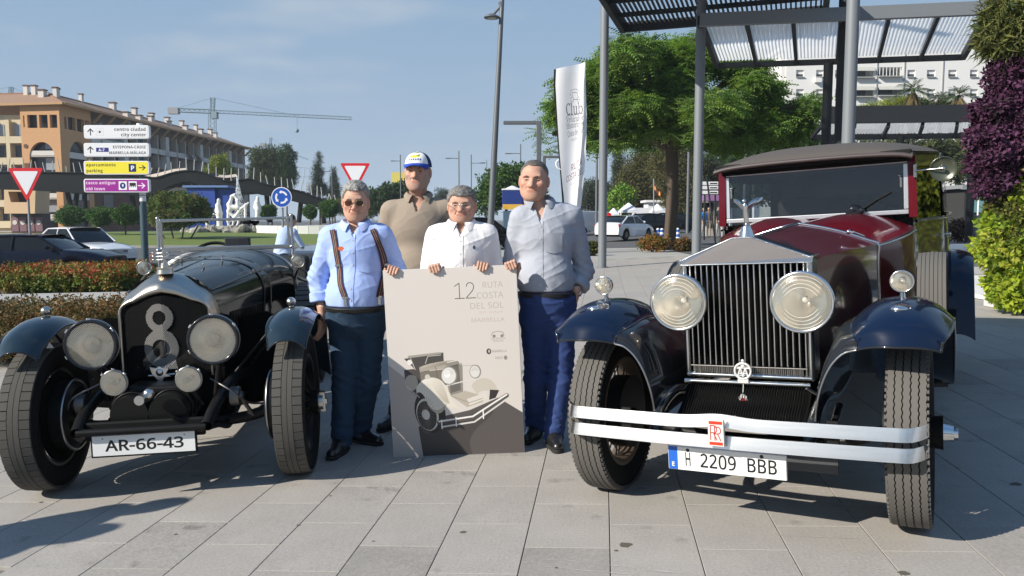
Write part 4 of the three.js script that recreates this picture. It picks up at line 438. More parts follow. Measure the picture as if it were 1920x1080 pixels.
{
  const D = 22, b = gat(265, D), m = D / FPX, T = thing('direction_sign', 'stack of four direction panels on a blue grey post', 'road sign', b), P = (x, y) => at(x, y, D).sub(b), top = P(263, 233).y; mesh('post', [cyl(0.095, 0.095, top * 0.5, 16, 0, top * 0.25, -0.14), cyl(0.07, 0.07, top * 0.5, 16, 0, top * 0.75, -0.14)], std([0.05, 0.09, 0.11], 0.5, 0.2), T); mesh('collar', [cyl(0.085, 0.085, 0.1, 16, 0, P(263, 362).y, -0.14), cyl(0.085, 0.085, 0.1, 16, 0, P(263, 234).y, -0.14), cyl(0.085, 0.085, 0.16, 16, 0, P(263, 372).y, -0.14)], MTS.white, T);
  const arrowUp = (g, x, y, s) => { g.beginPath(); g.lineWidth = s * 0.26; g.moveTo(x, y + s); g.lineTo(x, y - s * 0.8); g.moveTo(x - s * 0.75, y); g.lineTo(x, y - s * 0.85); g.lineTo(x + s * 0.75, y); g.stroke(); }, arrowR = (g, x, y, s) => { g.beginPath(); g.lineWidth = s * 0.28; g.moveTo(x - s, y); g.lineTo(x + s * 0.8, y); g.moveTo(x, y - s * 0.8); g.lineTo(x + s * 0.85, y); g.lineTo(x, y + s * 0.8); g.stroke(); };
  const panel = (y0, y1, bg, draw, x0 = 158.5, x1 = 282) => { const p = P(x0, y0), q = P(x1, y1), w = q.x - p.x, h = p.y - q.y, s = new THREE.Shape(), r = h * 0.2; s.moveTo(-w / 2 + r, -h / 2); s.lineTo(w / 2 - r, -h / 2); s.quadraticCurveTo(w / 2, -h / 2, w / 2, -h / 2 + r); s.lineTo(w / 2, h / 2 - r); s.quadraticCurveTo(w / 2, h / 2, w / 2 - r, h / 2); s.lineTo(-w / 2 + r, h / 2); s.quadraticCurveTo(-w / 2, h / 2, -w / 2, h / 2 - r); s.lineTo(-w / 2, -h / 2 + r); s.quadraticCurveTo(-w / 2, -h / 2, -w / 2 + r, -h / 2); const cx = (p.x + q.x) / 2, cy = (p.y + q.y) / 2, n = mesh('panel', [ext(s, 0.12, 0.01).translate(cx, cy, -0.06)], MTS.white, T); const t = canvasTex(940, Math.round(940 * h / w), (g, W, H) => { g.fillStyle = bg; g.fillRect(0, 0, W, H); g.lineCap = 'butt'; g.textBaseline = 'middle'; draw(g, W, H); }); mesh('panel_print', [mv(new THREE.PlaneGeometry(w * 0.955, h * 0.86), cx, cy, 0.062)], std(1, 0.4, 0, { map: t }), n); };
  const txt = (g, s, x, y, px, col, al = 'left', w) => { g.fillStyle = col; g.font = 'bold ' + px + 'px sans-serif'; g.textAlign = al; g.fillText(s, x, y, w); };
  panel(235, 260.5, '#e3e3e4', (g, W, H) => { g.strokeStyle = '#15151a'; arrowUp(g, 80, H / 2, 58); g.strokeStyle = '#c9c9cb'; g.lineWidth = 6; g.strokeRect(165, 36, 110, H - 72); g.beginPath(); g.arc(220, H / 2, 36, 0, 7); g.stroke(); g.fillStyle = '#15151a'; g.beginPath(); g.arc(220, H / 2, 17, 0, 7); g.fill(); txt(g, 'centro ciudad', W - 24, H * 0.28, 74, '#23232a', 'right', 480); txt(g, 'city center', W - 24, H * 0.74, 74, '#23232a', 'right', 400); });
  panel(268.5, 294, '#e3e3e4', (g, W, H) => { g.strokeStyle = '#15151a'; arrowUp(g, 80, H / 2, 58); g.fillStyle = '#262a78'; g.fillRect(165, H * 0.32, 190, H * 0.36); txt(g, 'A-7', 200, H * 0.51, 62, '#e8e8f0'); txt(g, 'ESTEPONA-CÁDIZ', W - 24, H * 0.27, 62, '#2a2a30', 'right', 500); txt(g, 'MARBELLA-MÁLAGA', W - 24, H * 0.76, 62, '#2a2a30', 'right', 560); });
  panel(302, 327.5, '#ecdc3a', (g, W, H) => { txt(g, 'aparcamiento', 14, H * 0.26, 72, '#2b2718', 'left', 450); txt(g, 'parking', 14, H * 0.76, 72, '#2b2718', 'left', 250); g.fillStyle = '#16295e'; g.fillRect(655, 32, 112, H - 60); txt(g, 'P', 711, H * 0.52, 104, '#f2f2f4', 'center'); g.strokeStyle = '#1c1a14'; arrowR(g, 858, H / 2, 52); });
  panel(335.5, 361, '#99248f', (g, W, H) => { txt(g, 'casco antiguo', 10, H * 0.26, 70, '#e9cfe4', 'left', 450); txt(g, 'old town', 10, H * 0.77, 70, '#e9cfe4', 'left', 290); for (const x of [505, 655]) { g.fillStyle = '#eeecee'; g.fillRect(x, 26, 122, H - 52); } g.fillStyle = '#1a2b70'; g.beginPath(); g.ellipse(566, H / 2, 44, 52, 0, 0, 7); g.fill(); g.fillStyle = '#e8e8ee'; g.fillRect(556, H / 2 - 26, 22, 44); g.fillStyle = '#1b1b1e'; g.fillRect(668, 50, 96, 50); for (let i = 0; i < 4; i++) g.fillRect(668 + i * 26, 92, 14, 30); g.strokeStyle = '#f0e4ee'; arrowR(g, 850, H / 2, 56); });
}
// ---------------------------------------------------------------- lamps
function lampPost(label, px, yTop, D, armPx, yArm, r = 0.06, base = 425) { const b = gat(px, D), T = thing('street_lamp', label, 'street lamp', b), P = (x, y) => at(x, y, D).sub(b), t = P(px, yTop), c = std([0.13, 0.14, 0.15], 0.6); mesh('post', [bar(V(0, 0, 0), V(t.x * 0.0, t.y, 0), r * 1.25, 8, r)], c, T); if (armPx) { const a = P(px, yArm), e = P(px + armPx, yArm - 0.5); mesh('arm', [bar(V(0, a.y, 0), V(e.x, e.y, 0), r * 0.7, 6)], c, T); mesh('lamp_head', [rbox(Math.abs(e.x) * 0.45, 0.1, 0.25, 0.04, e.x * 0.85, e.y - 0.02, 0)], c, T); } }
lampPost('thin street lamp with left arm beside the cap', 752, 290, 90, -18, 302); lampPost('thin street lamp with left arm between the middle heads', 861, 283, 85, -24, 297); lampPost('thin street lamp with right arm just left of the leaning lamp post', 884, 290, 95, 24, 306); lampPost('thin street lamp with left arm above the round tree', 976, 270, 80, -27, 288); lampPost('thin street lamp with left arm left of the grey-haired person', 624, 310, 100, -14, 322); lampPost('plain thin pole between white flag and first grey post', 1118, 262, 60, 0, 0, 0.08); lampPost('pale thin pole under the street tree crown', 1289, 285, 55, 0, 0, 0.09); lampPost('short pale pole above the limousine roof corner', 1395, 268, 50, 0, 0, 0.1); lampPost('distant thin lamp near the small white flag', 913, 300, 140, -10, 305);
{
  const b = at(919, 440, 28); b.y = groundY(b.x); const T = thing('tall_lamp_post', 'tall leaning grey lamp post with round disc lamp head', 'street lamp', b), P = (x, y) => at(x, y, 28).sub(b), bot = P(916.5, 480), top = P(942, -8); bot.y = 0; const c = std([0.13, 0.14, 0.15], 0.5, 0.3); mesh('post', [bar(V(bot.x, 0, 0), top, 0.13, 16, 0.075)], c, T); const hd = P(922, 33), el = P(940, 10); mesh('arm', [bar(el, P(926, 26), 0.045, 8), bar(P(941, 14), P(938, 4), 0.08, 10)], c, T); mesh('lamp_head', [lathe([[0.001, 0.13], [0.1, 0.12], [0.27, 0.03], [0.28, 0], [0.26, -0.02], [0.001, -0.03]], 28).translate(hd.x, hd.y, 0)], c, T); mesh('lamp_glass', [cyl(0.16, 0.16, 0.01, 24, hd.x, hd.y - 0.03, 0)], std([0.5, 0.48, 0.42], 0.4), T);
  for (const [label, px, y, x2, D, w] of [['nearer angular grey lamp with flat left arm', 1010, 227, 946, 29.5, 0.18], ['farther angular grey lamp with flat arm beside the white flag', 1020, 292, 1048, 31, 0.13]]) { const q = gat(px, D), L = thing('angular_lamp', label, 'street lamp', q), e = at(x2, y, D).sub(q), t = at(px, y, D).sub(q).y; mesh('post', [rbox(w, t, w, 0.02, 0, t / 2, 0)], c, L); mesh('arm', [rbox(Math.abs(e.x) + w / 2, w * 0.72, w * 0.95, 0.02, e.x / 2, t - w * 0.36 + 0.002, 0)], c, L); mesh('lamp_glass', [box(Math.abs(e.x) * 0.5, 0.01, w * 0.6, e.x * 0.7, t - w * 0.73, 0)], std(0.6, 0.4), L); }
}
// ---------------------------------------------------------------- tall white flag banner
{
  const D = 11, b = gat(1052, D), T = thing('flag_banner', 'tall white feather flag with club lettering behind the person in grey-blue', 'banner', b), P = (x, y, dz = 0) => at(x, y, D).sub(b).add(V(0, 0, dz));
  mesh('pole', [tube([V(0.12, 0, 0), P(1056, 380), P(1046, 250), P(1040, 160), P(1040.5, 130)], 0.014, 40, 8)], MT.matBlack, T); mesh('foot', [box(0.7, 0.03, 0.06, 0.12, 0.015, 0), box(0.06, 0.03, 0.7, 0.12, 0.02, 0)], MT.matBlack, T);
  const L = [[1040, 130], [1042, 170], [1046, 240], [1051, 310], [1056, 360], [1062, 400], [1068, 430]], R = [[1097, 117], [1098.5, 170], [1100, 230], [1098, 280], [1094, 340], [1089, 390], [1084, 430]], lc = spline(L.map(p => V(p[0], p[1], 0)), 30), rc = spline(R.map(p => V(p[0], p[1], 0)), 30), rows = lc.map((l, i) => { const row = []; for (let k = 0; k <= 14; k++) { const t = k / 14, x = mixn(l.x, rc[i].x, t), y = mixn(l.y, rc[i].y, t), fold = 0.02 * Math.sin(t * 6 + i * 0.12) + 0.05 * Math.exp(-Math.pow((t - mixn(0.97, 0.62, i / 30)) / 0.05, 2)); row.push(P(x, y, fold)); } return row; });
  const t = canvasTex(400, 1500, (g, W, H) => { g.fillStyle = '#f2f1f2'; g.fillRect(0, 0, W, H); g.textAlign = 'center'; g.textBaseline = 'middle'; const put = (s, x, y, px, c, w, f = 'serif') => { g.fillStyle = c; g.font = px + 'px ' + f; g.fillText(s, x, y, w); }; g.strokeStyle = '#70707a'; g.lineWidth = 4; g.beginPath(); g.moveTo(190, 290); g.lineTo(205, 250); g.bezierCurveTo(240, 225, 290, 230, 310, 255); g.lineTo(330, 300); g.moveTo(215, 290); g.lineTo(225, 262); g.lineTo(285, 262); g.lineTo(296, 300); g.stroke(); g.beginPath(); g.arc(215, 315, 18, 0, 7); g.arc(300, 315, 18, 0, 7); g.stroke(); put('Club', 235, 385, 110, '#55555f', 230); put('Vehículos', 235, 455, 54, '#6a6a73', 230); put('Históricos', 235, 500, 54, '#6a6a73', 230); g.fillStyle = '#8a8a92'; g.fillRect(130, 424, 220, 4); put('Costa del Sol', 240, 560, 58, '#65656e', 220); put('Marbella', 245, 610, 30, '#a9a9b0', 130); put('RUTA', 255, 830, 74, '#7c4a52', 190, 'sans-serif'); put('COSTA DEL', 225, 905, 74, '#7c4a52', 300, 'sans-serif'); put('SOL MARBELLA', 230, 970, 26, '#c9a9ad', 200, 'sans-serif'); });
  mesh('banner_cloth', [loft(rows.map(r => r).reverse())], new THREE.MeshPhysicalMaterial({ map: t, roughness: 0.85, transmission: 0.3, thickness: 0, side: THREE.DoubleSide }), T); mesh('tie', [bar(P(1040, 162), P(1044, 162), 0.012, 6), tube([P(1048, 300), P(1043, 305), P(1046, 315), P(1052, 318)], 0.015, 12, 6)], MT.white, T);
}
// ---------------------------------------------------------------- kiosks, stalls, hoardings, flag, bin
{
  const k = gat(961, 58), K = thing('information_kiosk', 'blue kiosk with yellow band behind the standing people', 'kiosk', k), m = 58 / FPX, w = 38 * m, t = at(961, 356, 58).sub(k).y; mesh('wall', [rbox(w * 0.92, t * 0.55, w * 0.9, 0.04, 0, t * 0.3, 0)], std([0.07, 0.12, 0.18], 0.4), K); mesh('fascia', [rbox(w, t * 0.34, w, 0.04, 0, t * 0.82, 0)], std([0.012, 0.035, 0.19], 0.5), K); mesh('yellow_band', [box(w * 0.96, t * 0.1, 0.03, 0, t * 0.655, w * 0.5 + 0.02), cylz(0.09, 0.09, 0.04, 12, -w * 0.38, t * 0.655, w * 0.5 + 0.03)], std([0.7, 0.4, 0.05], 0.5), K); mesh('roof', [rbox(w * 1.05, 0.12, w * 1.05, 0.05, 0, t, 0), cyl(0.1, w * 0.5, 0.3, 24, 0, t + 0.15, 0)], MTS.white, K);
  const bb = gat(748, 150), B = thing('billboard', 'plain yellow billboard left of the cap', 'billboard', bb), bt = at(748, 323, 150).sub(bb).y, bl = at(748, 343, 150).sub(bb).y; mesh('sheet', [box(26 * 150 / FPX, bt - bl, 0.3, 0, (bt + bl) / 2, 0)], std([0.65, 0.55, 0.12], 0.6), B); mesh('leg', [bar(V(-1, 0, 0), V(-1, bl, 0), 0.15, 6), bar(V(1, 0, 0), V(1, bl, 0), 0.15, 6)], MT.galv, B);
  const sc = gat(573, 210), S = thing('scaffold_frame', 'faint pale scaffold outline on the skyline left of the tiered pine', 'scaffold', sc), sp = (x, y) => at(x, y, 210).sub(sc); mesh('tube', [0, 1, 2, 3].flatMap(i => [bar(sp(558 + i * 10, 345), sp(562 + i * 9.5, 314), 0.09, 4)]).concat([bar(sp(556, 312), sp(592, 317), 0.09, 4), bar(sp(558, 330), sp(596, 333), 0.09, 4)]), std([0.4, 0.46, 0.52], 0.6), S);
  // white stalls with red
  for (const [label, px, y, w, D] of [['white canopy stall with red front right of the grey post', 1178, 380, 34, 62], ['white canopy stall behind the white car', 1150, 390, 22, 66], ['white canopy stall left of the street tree trunk', 1232, 382, 26, 68]]) { const q = gat(px, D), T = thing('market_stall', label, 'stall', q), mm = D / FPX, tt = at(px, y, D).sub(q).y, ww = w * mm; mesh('canopy', [lathe([[ww * 0.72, tt * 0.74], [ww * 0.3, tt * 0.9], [0.03, tt]], 4).rotateY(Math.PI / 4), rbox(ww, 0.16, ww, 0.02, 0, tt * 0.7, 0)], MTS.white, T); mesh('leg', [-1, 1].flatMap(a => [-1, 1].map(c => bar(V(a * ww * 0.47, 0, c * ww * 0.47), V(a * ww * 0.47, tt * 0.7, c * ww * 0.47), 0.05, 6))), MTS.white, T); mesh('counter', [rbox(ww * 0.8, tt * 0.34, ww * 0.5, 0.03, 0, tt * 0.2, 0)], label.includes('red') ? MTS.red : MTS.white, T); }
  const rd = gat(1142, 58), RD = thing('red_disc_sign', 'round red disc sign above the white car roof', 'sign', rd), ry = at(1142, 403, 58).sub(rd).y; mesh('disc', [cylz(0.17, 0.17, 0.05, 24, 0, ry, 0)], MTS.red, RD); mesh('post', [bar(V(0, 0, -0.05), V(0, ry, -0.05), 0.03, 6)], MT.galv, RD);
  const fl = gat(1226, 60), FL = thing('hanging_flag', 'red and yellow flag hanging on a thin pole', 'flag', fl), fp = (x, y, z = 0) => at(x, y, 60).sub(fl).add(V(0, 0, z)); mesh('pole', [bar(V(0, 0, 0), fp(1226, 335), 0.045, 8)], MT.galv, FL); const band = (a0, a1, mat, nm) => mesh(nm, [shell([0, 0.25, 0.5, 0.75, 1].map(t => [a0, (a0 + a1) / 2, a1].map(v => fp(1226.5 + t * 11, 346 + t * 14 + v * mixn(10, 9, t), 0.1 * Math.sin(t * 7)))), 0.01)], mat, FL); band(0, 0.25, std([0.55, 0.07, 0.03], 0.8), 'red_band'); band(0.25, 0.75, std([0.75, 0.42, 0.12], 0.8), 'yellow_band'); band(0.75, 1, std([0.55, 0.07, 0.03], 0.8), 'red_band');
  const wp = gat(1290, 78), WP = thing('white_panel_wall', 'low white hoarding behind the dark parked cars', 'wall', wp); for (let i = 0; i < 6; i++) mesh('panel', [rbox(2.0, 1.9, 0.08, 0.02, -4.6 + i * 2.04, 1.1, 0)], MTS.white, WP); const wh = gat(1232, 80), WH = thing('white_hut', 'small white hut with flat cap behind the dark cars', 'hut', wh); mesh('wall', [rbox(2.4, 2.6, 2.4, 0.03, 0, 1.3, 0)], MTS.white, WH); mesh('roof', [rbox(3, 0.25, 3, 0.04, 0, 2.75, 0)], MTS.white, WH); mesh('window', [box(0.9, 0.9, 0.05, 0.3, 1.6, 1.22)], MT.matBlack, WH);
  for (const [i, px, D, y] of [[0, 1234, 47, 416], [1, 1241.5, 46, 418], [2, 1271, 45, 418]]) { const q = gat(px, D), T = thing('bollard', ['leftmost blue and white striped bollard behind the white car', 'middle blue and white striped bollard left of the tree trunk', 'blue and white striped bollard right of the tree trunk'][i], 'bollard', q); mesh('body', [cyl(0.1, 0.13, 0.5, 14, 0, 0.25, 0)], MTS.blue, T); mesh('white_ring', [cyl(0.115, 0.12, 0.13, 14, 0, 0.3, 0), cyl(0.14, 0.16, 0.08, 14, 0, 0.04, 0)], MTS.white, T); mesh('cap', [sph(0.1, 0, 0.52, 0, 1, 0.8, 1, 10)], MTS.white, T); }
  // white direction panels and purple booth beyond the second post
  const ds = gat(1325, 40), DS = thing('white_direction_sign', 'small white direction panels beside the limousine windscreen', 'road sign', ds), dp = (x, y) => at(x, y, 40).sub(ds); for (const y of [344, 352, 361]) { const p = dp(1331, y); const n = mesh('panel', [rbox(0.86, 0.18, 0.05, 0.02, p.x, p.y, 0)], MTS.white, DS); mesh('arrow_mark', [box(0.3, 0.05, 0.01, p.x + 0.15, p.y, 0.031), ext([[0, -0.04], [0.08, 0], [0, 0.04]], 0.01).translate(p.x + 0.3, p.y, 0.026)], MT.matBlack, n); } mesh('post', [bar(V(dp(1322, 400).x, 0, -0.06), V(dp(1322, 340).x, dp(1322, 336).y, -0.06), 0.05, 8), bar(V(dp(1342, 400).x, 0, -0.06), V(dp(1342, 340).x, dp(1342, 340).y, -0.06), 0.05, 8)], MT.darkFrame, DS);
  const pb = gat(1332, 46), PB = thing('purple_booth', 'booth with faded purple sign where people stand', 'kiosk', pb); mesh('fascia', [rbox(1.0, 0.35, 0.6, 0.03, 0, 2.25, 0)], std([0.28, 0.14, 0.3], 0.6), PB); mesh('wall', [rbox(0.9, 2.1, 0.1, 0.02, 0, 1.05, -0.6), rbox(0.12, 2.1, 0.6, 0.02, 0.46, 1.05, -0.3)], std([0.3, 0.29, 0.27], 0.8), PB); mesh('opening', [box(0.7, 1.5, 0.04, -0.1, 1.25, -0.53)], MT.matBlack, PB);
  const ln = gat(1346, 30), LN = thing('leaning_pole', 'thin dark leaning pole left of the limousine', 'pole', V(0, 0, 0)); LN.position.copy(gat(1347, 24)); const l0 = LN.position; mesh('shaft', [bar(V(0, 0, 0), at(1325, 332, 24).sub(l0), 0.025, 8, 0.03)], MT.darkFrame, LN);
  const bn = gat(1832, 30), BN = thing('litter_bin', 'round grey litter bin on the right behind the limousine', 'litter bin', bn); mesh('body', [lathe([[0.26, 0], [0.27, 0.02], [0.28, 1.0], [0.29, 1.04], [0.24, 1.04], [0.24, 0.9]], 28), ...[...Array(28)].map((_, i) => { const a = i / 28 * 6.283; return box(0.02, 0.9, 0.02, Math.cos(a) * 0.28, 0.5, Math.sin(a) * 0.28, 0, -a); })], MT.galv, BN);
  const ps = gat(1827, 33), PS = thing('parking_sign', 'blue and white parking sign on two pale posts above the bin', 'road sign', ps), pp = (x, y) => at(x, y, 33).sub(ps); mesh('post', [bar(V(pp(1822, 400).x, 0, 0), V(pp(1824, 400).x, pp(1824, 310).y, 0), 0.035, 8), bar(V(pp(1833, 400).x, 0, 0), V(pp(1834, 400).x, pp(1834, 320).y, 0), 0.035, 8)], MTS.white, PS); const p1 = pp(1826, 313), p2 = pp(1826, 328), p3 = pp(1826, 342); mesh('sign_plate', [rbox(0.34, 0.36, 0.03, 0.01, p1.x, p1.y, 0.05)], MTS.white, PS); mesh('sign_plate', [rbox(0.34, 0.3, 0.03, 0.01, p2.x, p2.y, 0.05)], MTS.blue, PS); mesh('sign_plate', [rbox(0.34, 0.26, 0.03, 0.01, p3.x, p3.y, 0.05)], MTS.white, PS); mesh('blue_mark', [box(0.2, 0.06, 0.01, p1.x, p1.y, 0.07, 0, 0, 0.8), box(0.06, 0.16, 0.01, p1.x + 0.05, p1.y - 0.04, 0.071)], MTS.blue, PS); mesh('white_mark', [cylz(0.05, 0.05, 0.01, 12, p2.x, p2.y + 0.06, 0.07), box(0.05, 0.14, 0.01, p2.x, p2.y - 0.05, 0.07)], MTS.white, PS);
  // pale path, kerb and dark drive at the right
  tag(mesh('pale_path', [box(5.4, 0.06, 5.6, 9.6, groundY(9) - 0.01, -12.3, 0, 0, 0.012), box(14, 0.06, 6, 20, groundY(20) - 0.02, -24.5)], std(1, 0.9, 0, { map: tex(128, 128, (u, v) => { const a = 0.66 + 0.25 * tn(u, v, 5, 3, 5); return [a, a * 0.97, a * 0.92]; }) })), null, null, null, 'structure');
  tag(mesh('dark_drive', [box(10, 0.05, 4.2, 13.5, groundY(12) - 0.015, -17.6)], std([0.11, 0.11, 0.11], 0.9)), null, null, null, 'structure'); tag(mesh('pavement_kerb', [box(9, 0.14, 0.25, 12, groundY(11) + 0.01, -15.3)], std([0.4, 0.4, 0.39], 0.9)), null, null, null, 'structure');
  tag(mesh('plaza_edge_kerb', [[-4, 14, -25.7]].map(([a, c, z]) => box(c - a, 0.12, 0.3, (a + c) / 2, groundY((a + c) / 2) - 0.01, z, 0, 0, 0.04)), std([0.36, 0.35, 0.33], 0.9)), null, null, null, 'structure');
  tag(mesh('light_pavement', [box(40, 0.06, 9, 12, groundY(8) - 0.03, -30.2, 0, 0, 0.018)], std([0.34, 0.33, 0.31], 0.95)), null, null, null, 'structure'); tag(mesh('hedge_path', [box(22, 0.05, 6.5, -15, groundY(-14) + 0.0, -15.5, 0, 0, 0.02)], std([0.36, 0.35, 0.33], 0.95)), null, null, null, 'structure');
}
// ---------------------------------------------------------------- wheels shared by both cars (axis along x, centre at the origin)
function ringStrip(R0, w, x, depth, zig, n = 160) {                     // one tread rib: a raised band round the tyre with a zigzag edge
  const rows = []; for (let i = 0; i <= n; i++) { const a = i / n * 2 * Math.PI, o = (i % 2 ? zig : -zig), c = Math.cos(a), s = Math.sin(a); const q = (rx, xx) => V(xx, s * rx, c * rx); rows.push([q(R0 - depth, x - w / 2 + o), q(R0, x - w / 2 + o), q(R0, x + w / 2 + o), q(R0 - depth, x + w / 2 + o)]); }
  return toCreasedNormals(loft(rows), 0.6);
}
function tyreBody(R, W, rimR, n = 96) {
  const h = W / 2, p = [[rimR, -h * 0.62], [rimR + 0.012, -h * 0.78], [rimR + (R - rimR) * 0.45, -h], [R - 0.035, -h * 0.93], [R - 0.012, -h * 0.78], [R - 0.008, -h * 0.5], [R - 0.006, 0], [R - 0.008, h * 0.5], [R - 0.012, h * 0.78], [R - 0.035, h * 0.93], [rimR + (R - rimR) * 0.45, h], [rimR + 0.012, h * 0.78], [rimR, h * 0.62]];
  return lathe(p, n).rotateZ(-Math.PI / 2);
}
function wireWheel(parent, { R, W, kind, out, hub = true, dusty = true, pos, name = 'wheel', spokes = 40 }) {
  const w = new THREE.Group(); w.name = name; w.position.copy(pos); parent.add(w);
  const rim = R * 0.66;
  mesh('tyre', tyreBody(R, W, rim), MT.rubber, w);
  const tm = dusty ? MT.dustyRubber : MT.rubber, tr = [];
  if (kind === 'rib') { for (let k = -2; k <= 2; k++) tr.push(ringStrip(R - Math.abs(k) * 0.0012, W * 0.15, k * W * 0.182, 0.012, 0.0022)); for (let i = 0; i < 90; i++) for (const s of [-1, 1]) { const a = i / 90 * 2 * Math.PI; tr.push(mv(new THREE.BoxGeometry(0.008, 0.02, 0.016), 0, R - 0.016, 0).translate(s * W * 0.47, 0, 0).rotateX(a)); } }
  else if (kind === 'smoothrib') for (let k = -3; k <= 3; k++) tr.push(ringStrip(R - Math.abs(k) * 0.002, W * 0.115, k * W * 0.132, 0.01, 0, 96));
  else { const n = 52; for (let i = 0; i < n; i++) { const a = i / n * 2 * Math.PI, L = 2 * Math.PI * R / n; for (const k of [-1, 1]) { const g = new RoundedBoxGeometry(W * 0.29, 0.016, L * 0.915, 1, 0.002); mv(g, k * W * 0.312, R - 0.0115, 0, 0, 0, -k * 0.1).rotateX(a); tr.push(g); } } for (const k of [-0.5, 0.5]) tr.push(ringStrip(R, W * 0.15, k * W * 0.165, 0.012, 0.0006)); }
  mesh('tread', tr, kind === 'block' ? MT.blockRubber : tm, w);
  const rg = [lathe([[rim + 0.012, -W * 0.36], [rim + 0.016, -W * 0.39], [rim - 0.004, -W * 0.39], [rim - 0.02, -W * 0.3], [rim - 0.034, -W * 0.1], [rim - 0.034, W * 0.1], [rim - 0.02, W * 0.3], [rim - 0.004, W * 0.39], [rim + 0.016, W * 0.39], [rim + 0.012, W * 0.36]], 64).rotateZ(-Math.PI / 2)];
  mesh('rim', rg, kind === 'rib' ? MT.rimTan : MT.oilBlack, w);
  const sp = []; for (let i = 0; i < spokes; i++) { const a = i / spokes * 2 * Math.PI, b = a + (i % 2 ? 0.35 : -0.35), o = out * (i % 4 < 2 ? 0.085 : -0.03); sp.push(bar(V(o, Math.sin(b) * 0.055, Math.cos(b) * 0.055), V(out * (i % 4 < 2 ? 0.01 : -0.01), Math.sin(a) * (rim - 0.03), Math.cos(a) * (rim - 0.03)), 0.0042, 5)); }
  mesh('spokes', sp, MT.oilBlack, w).userData.kind = 'stuff';
  if (hub) mesh('hub', [cyl(0.06, 0.075, 0.15, 24, out * 0.05, 0, 0, 0, 0, Math.PI / 2)], MT.oilBlack, w);
  return w;
}
MT.blockRubber = std([0.07, 0.066, 0.058], 0.9, 0, { bumpMap: grain, bumpScale: 0.0006 });
MT.badgeWhite = std([0.72, 0.71, 0.69], 0.4, 0.25);
MT.rimTan = std([0.12, 0.085, 0.06], 0.55, 0.1);
MT.platePaint = std(0.72, 0.4);

function sealLamp(parent, name, p, r, depth, o = {}) {                  // headlamp: bowl, reflector, bulb, lens, rim
  const b = mesh(name, [lathez([[0.001, -depth], [r * 0.35, -depth * 0.97], [r * 0.7, -depth * 0.75], [r * 0.93, -depth * 0.35], [r, -0.004], [r * 0.97, 0]], 40)], o.shellMat ?? MT.chrome, parent);
  b.position.copy(p); if (o.turn) b.rotation.y = o.turn; if (o.tip) b.rotation.x = o.tip;
  mesh('reflector', lathez([[0.012, -depth * 0.72], [r * 0.45, -depth * 0.6], [r * 0.75, -depth * 0.36], [r * 0.93, -0.006]], 36), MT.reflector, b);
  mesh('bulb', [sph(r * 0.09, 0, 0, -depth * 0.45, 1, 1, 1.4, 10)], o.bulbMat ?? MT.white, b);
  mesh('lens', lathez([[0.0005, r * 0.2], [r * 0.4, r * 0.17], [r * 0.75, r * 0.09], [r * 0.94, 0.004]], 40), o.lensMat ?? MT.lampGlass, b);
  mesh('rim', torusz(r * 0.97, r * 0.065, 0, 0, 0.002, 48, 10), o.rimMat ?? MT.chrome, b);
  if (o.arcs) { const a = []; for (const q of [0.5, 0.62, 0.74, 0.86]) for (const s of [1, -1]) { const pts = []; for (let i = 0; i <= 14; i++) { const t = (i / 14 - 0.5) * 1.75, x = Math.sin(t) * r * 0.95 * (q * 0.5 + 0.45), y = s * r * (q + 0.36 - (1.45 - Math.cos(t)) * 0.8); if (Math.hypot(x, y) < r * 0.92) pts.push(V(x, y, r * 0.2 - 0.2 * r * (Math.hypot(x, y) / r) ** 2 + 0.001)); } if (pts.length > 3) a.push(tube(pts, r * 0.011, 20, 5)); } mesh('fluting', a, o.flutMat ?? MT.fluting, b); }
  return b;
}
MT.fluting = phy([0.9, 0.88, 0.82], 0.25, 0, { transmission: 0.55, thickness: 0 });
MT.lampLens = phy([0.93, 0.9, 0.84], 0.18, 0, { transmission: 0.9, thickness: 0, ior: 1.5, bumpMap: grain, bumpScale: 0.001 });

function placeCar(o, x, z, yaw, roll) { o.position.set(x, groundY(x), z); o.quaternion.setFromAxisAngle(V(0, 0, 1), Math.atan(roll)).multiply(new THREE.Quaternion().setFromAxisAngle(V(0, 1, 0), -yaw)); }

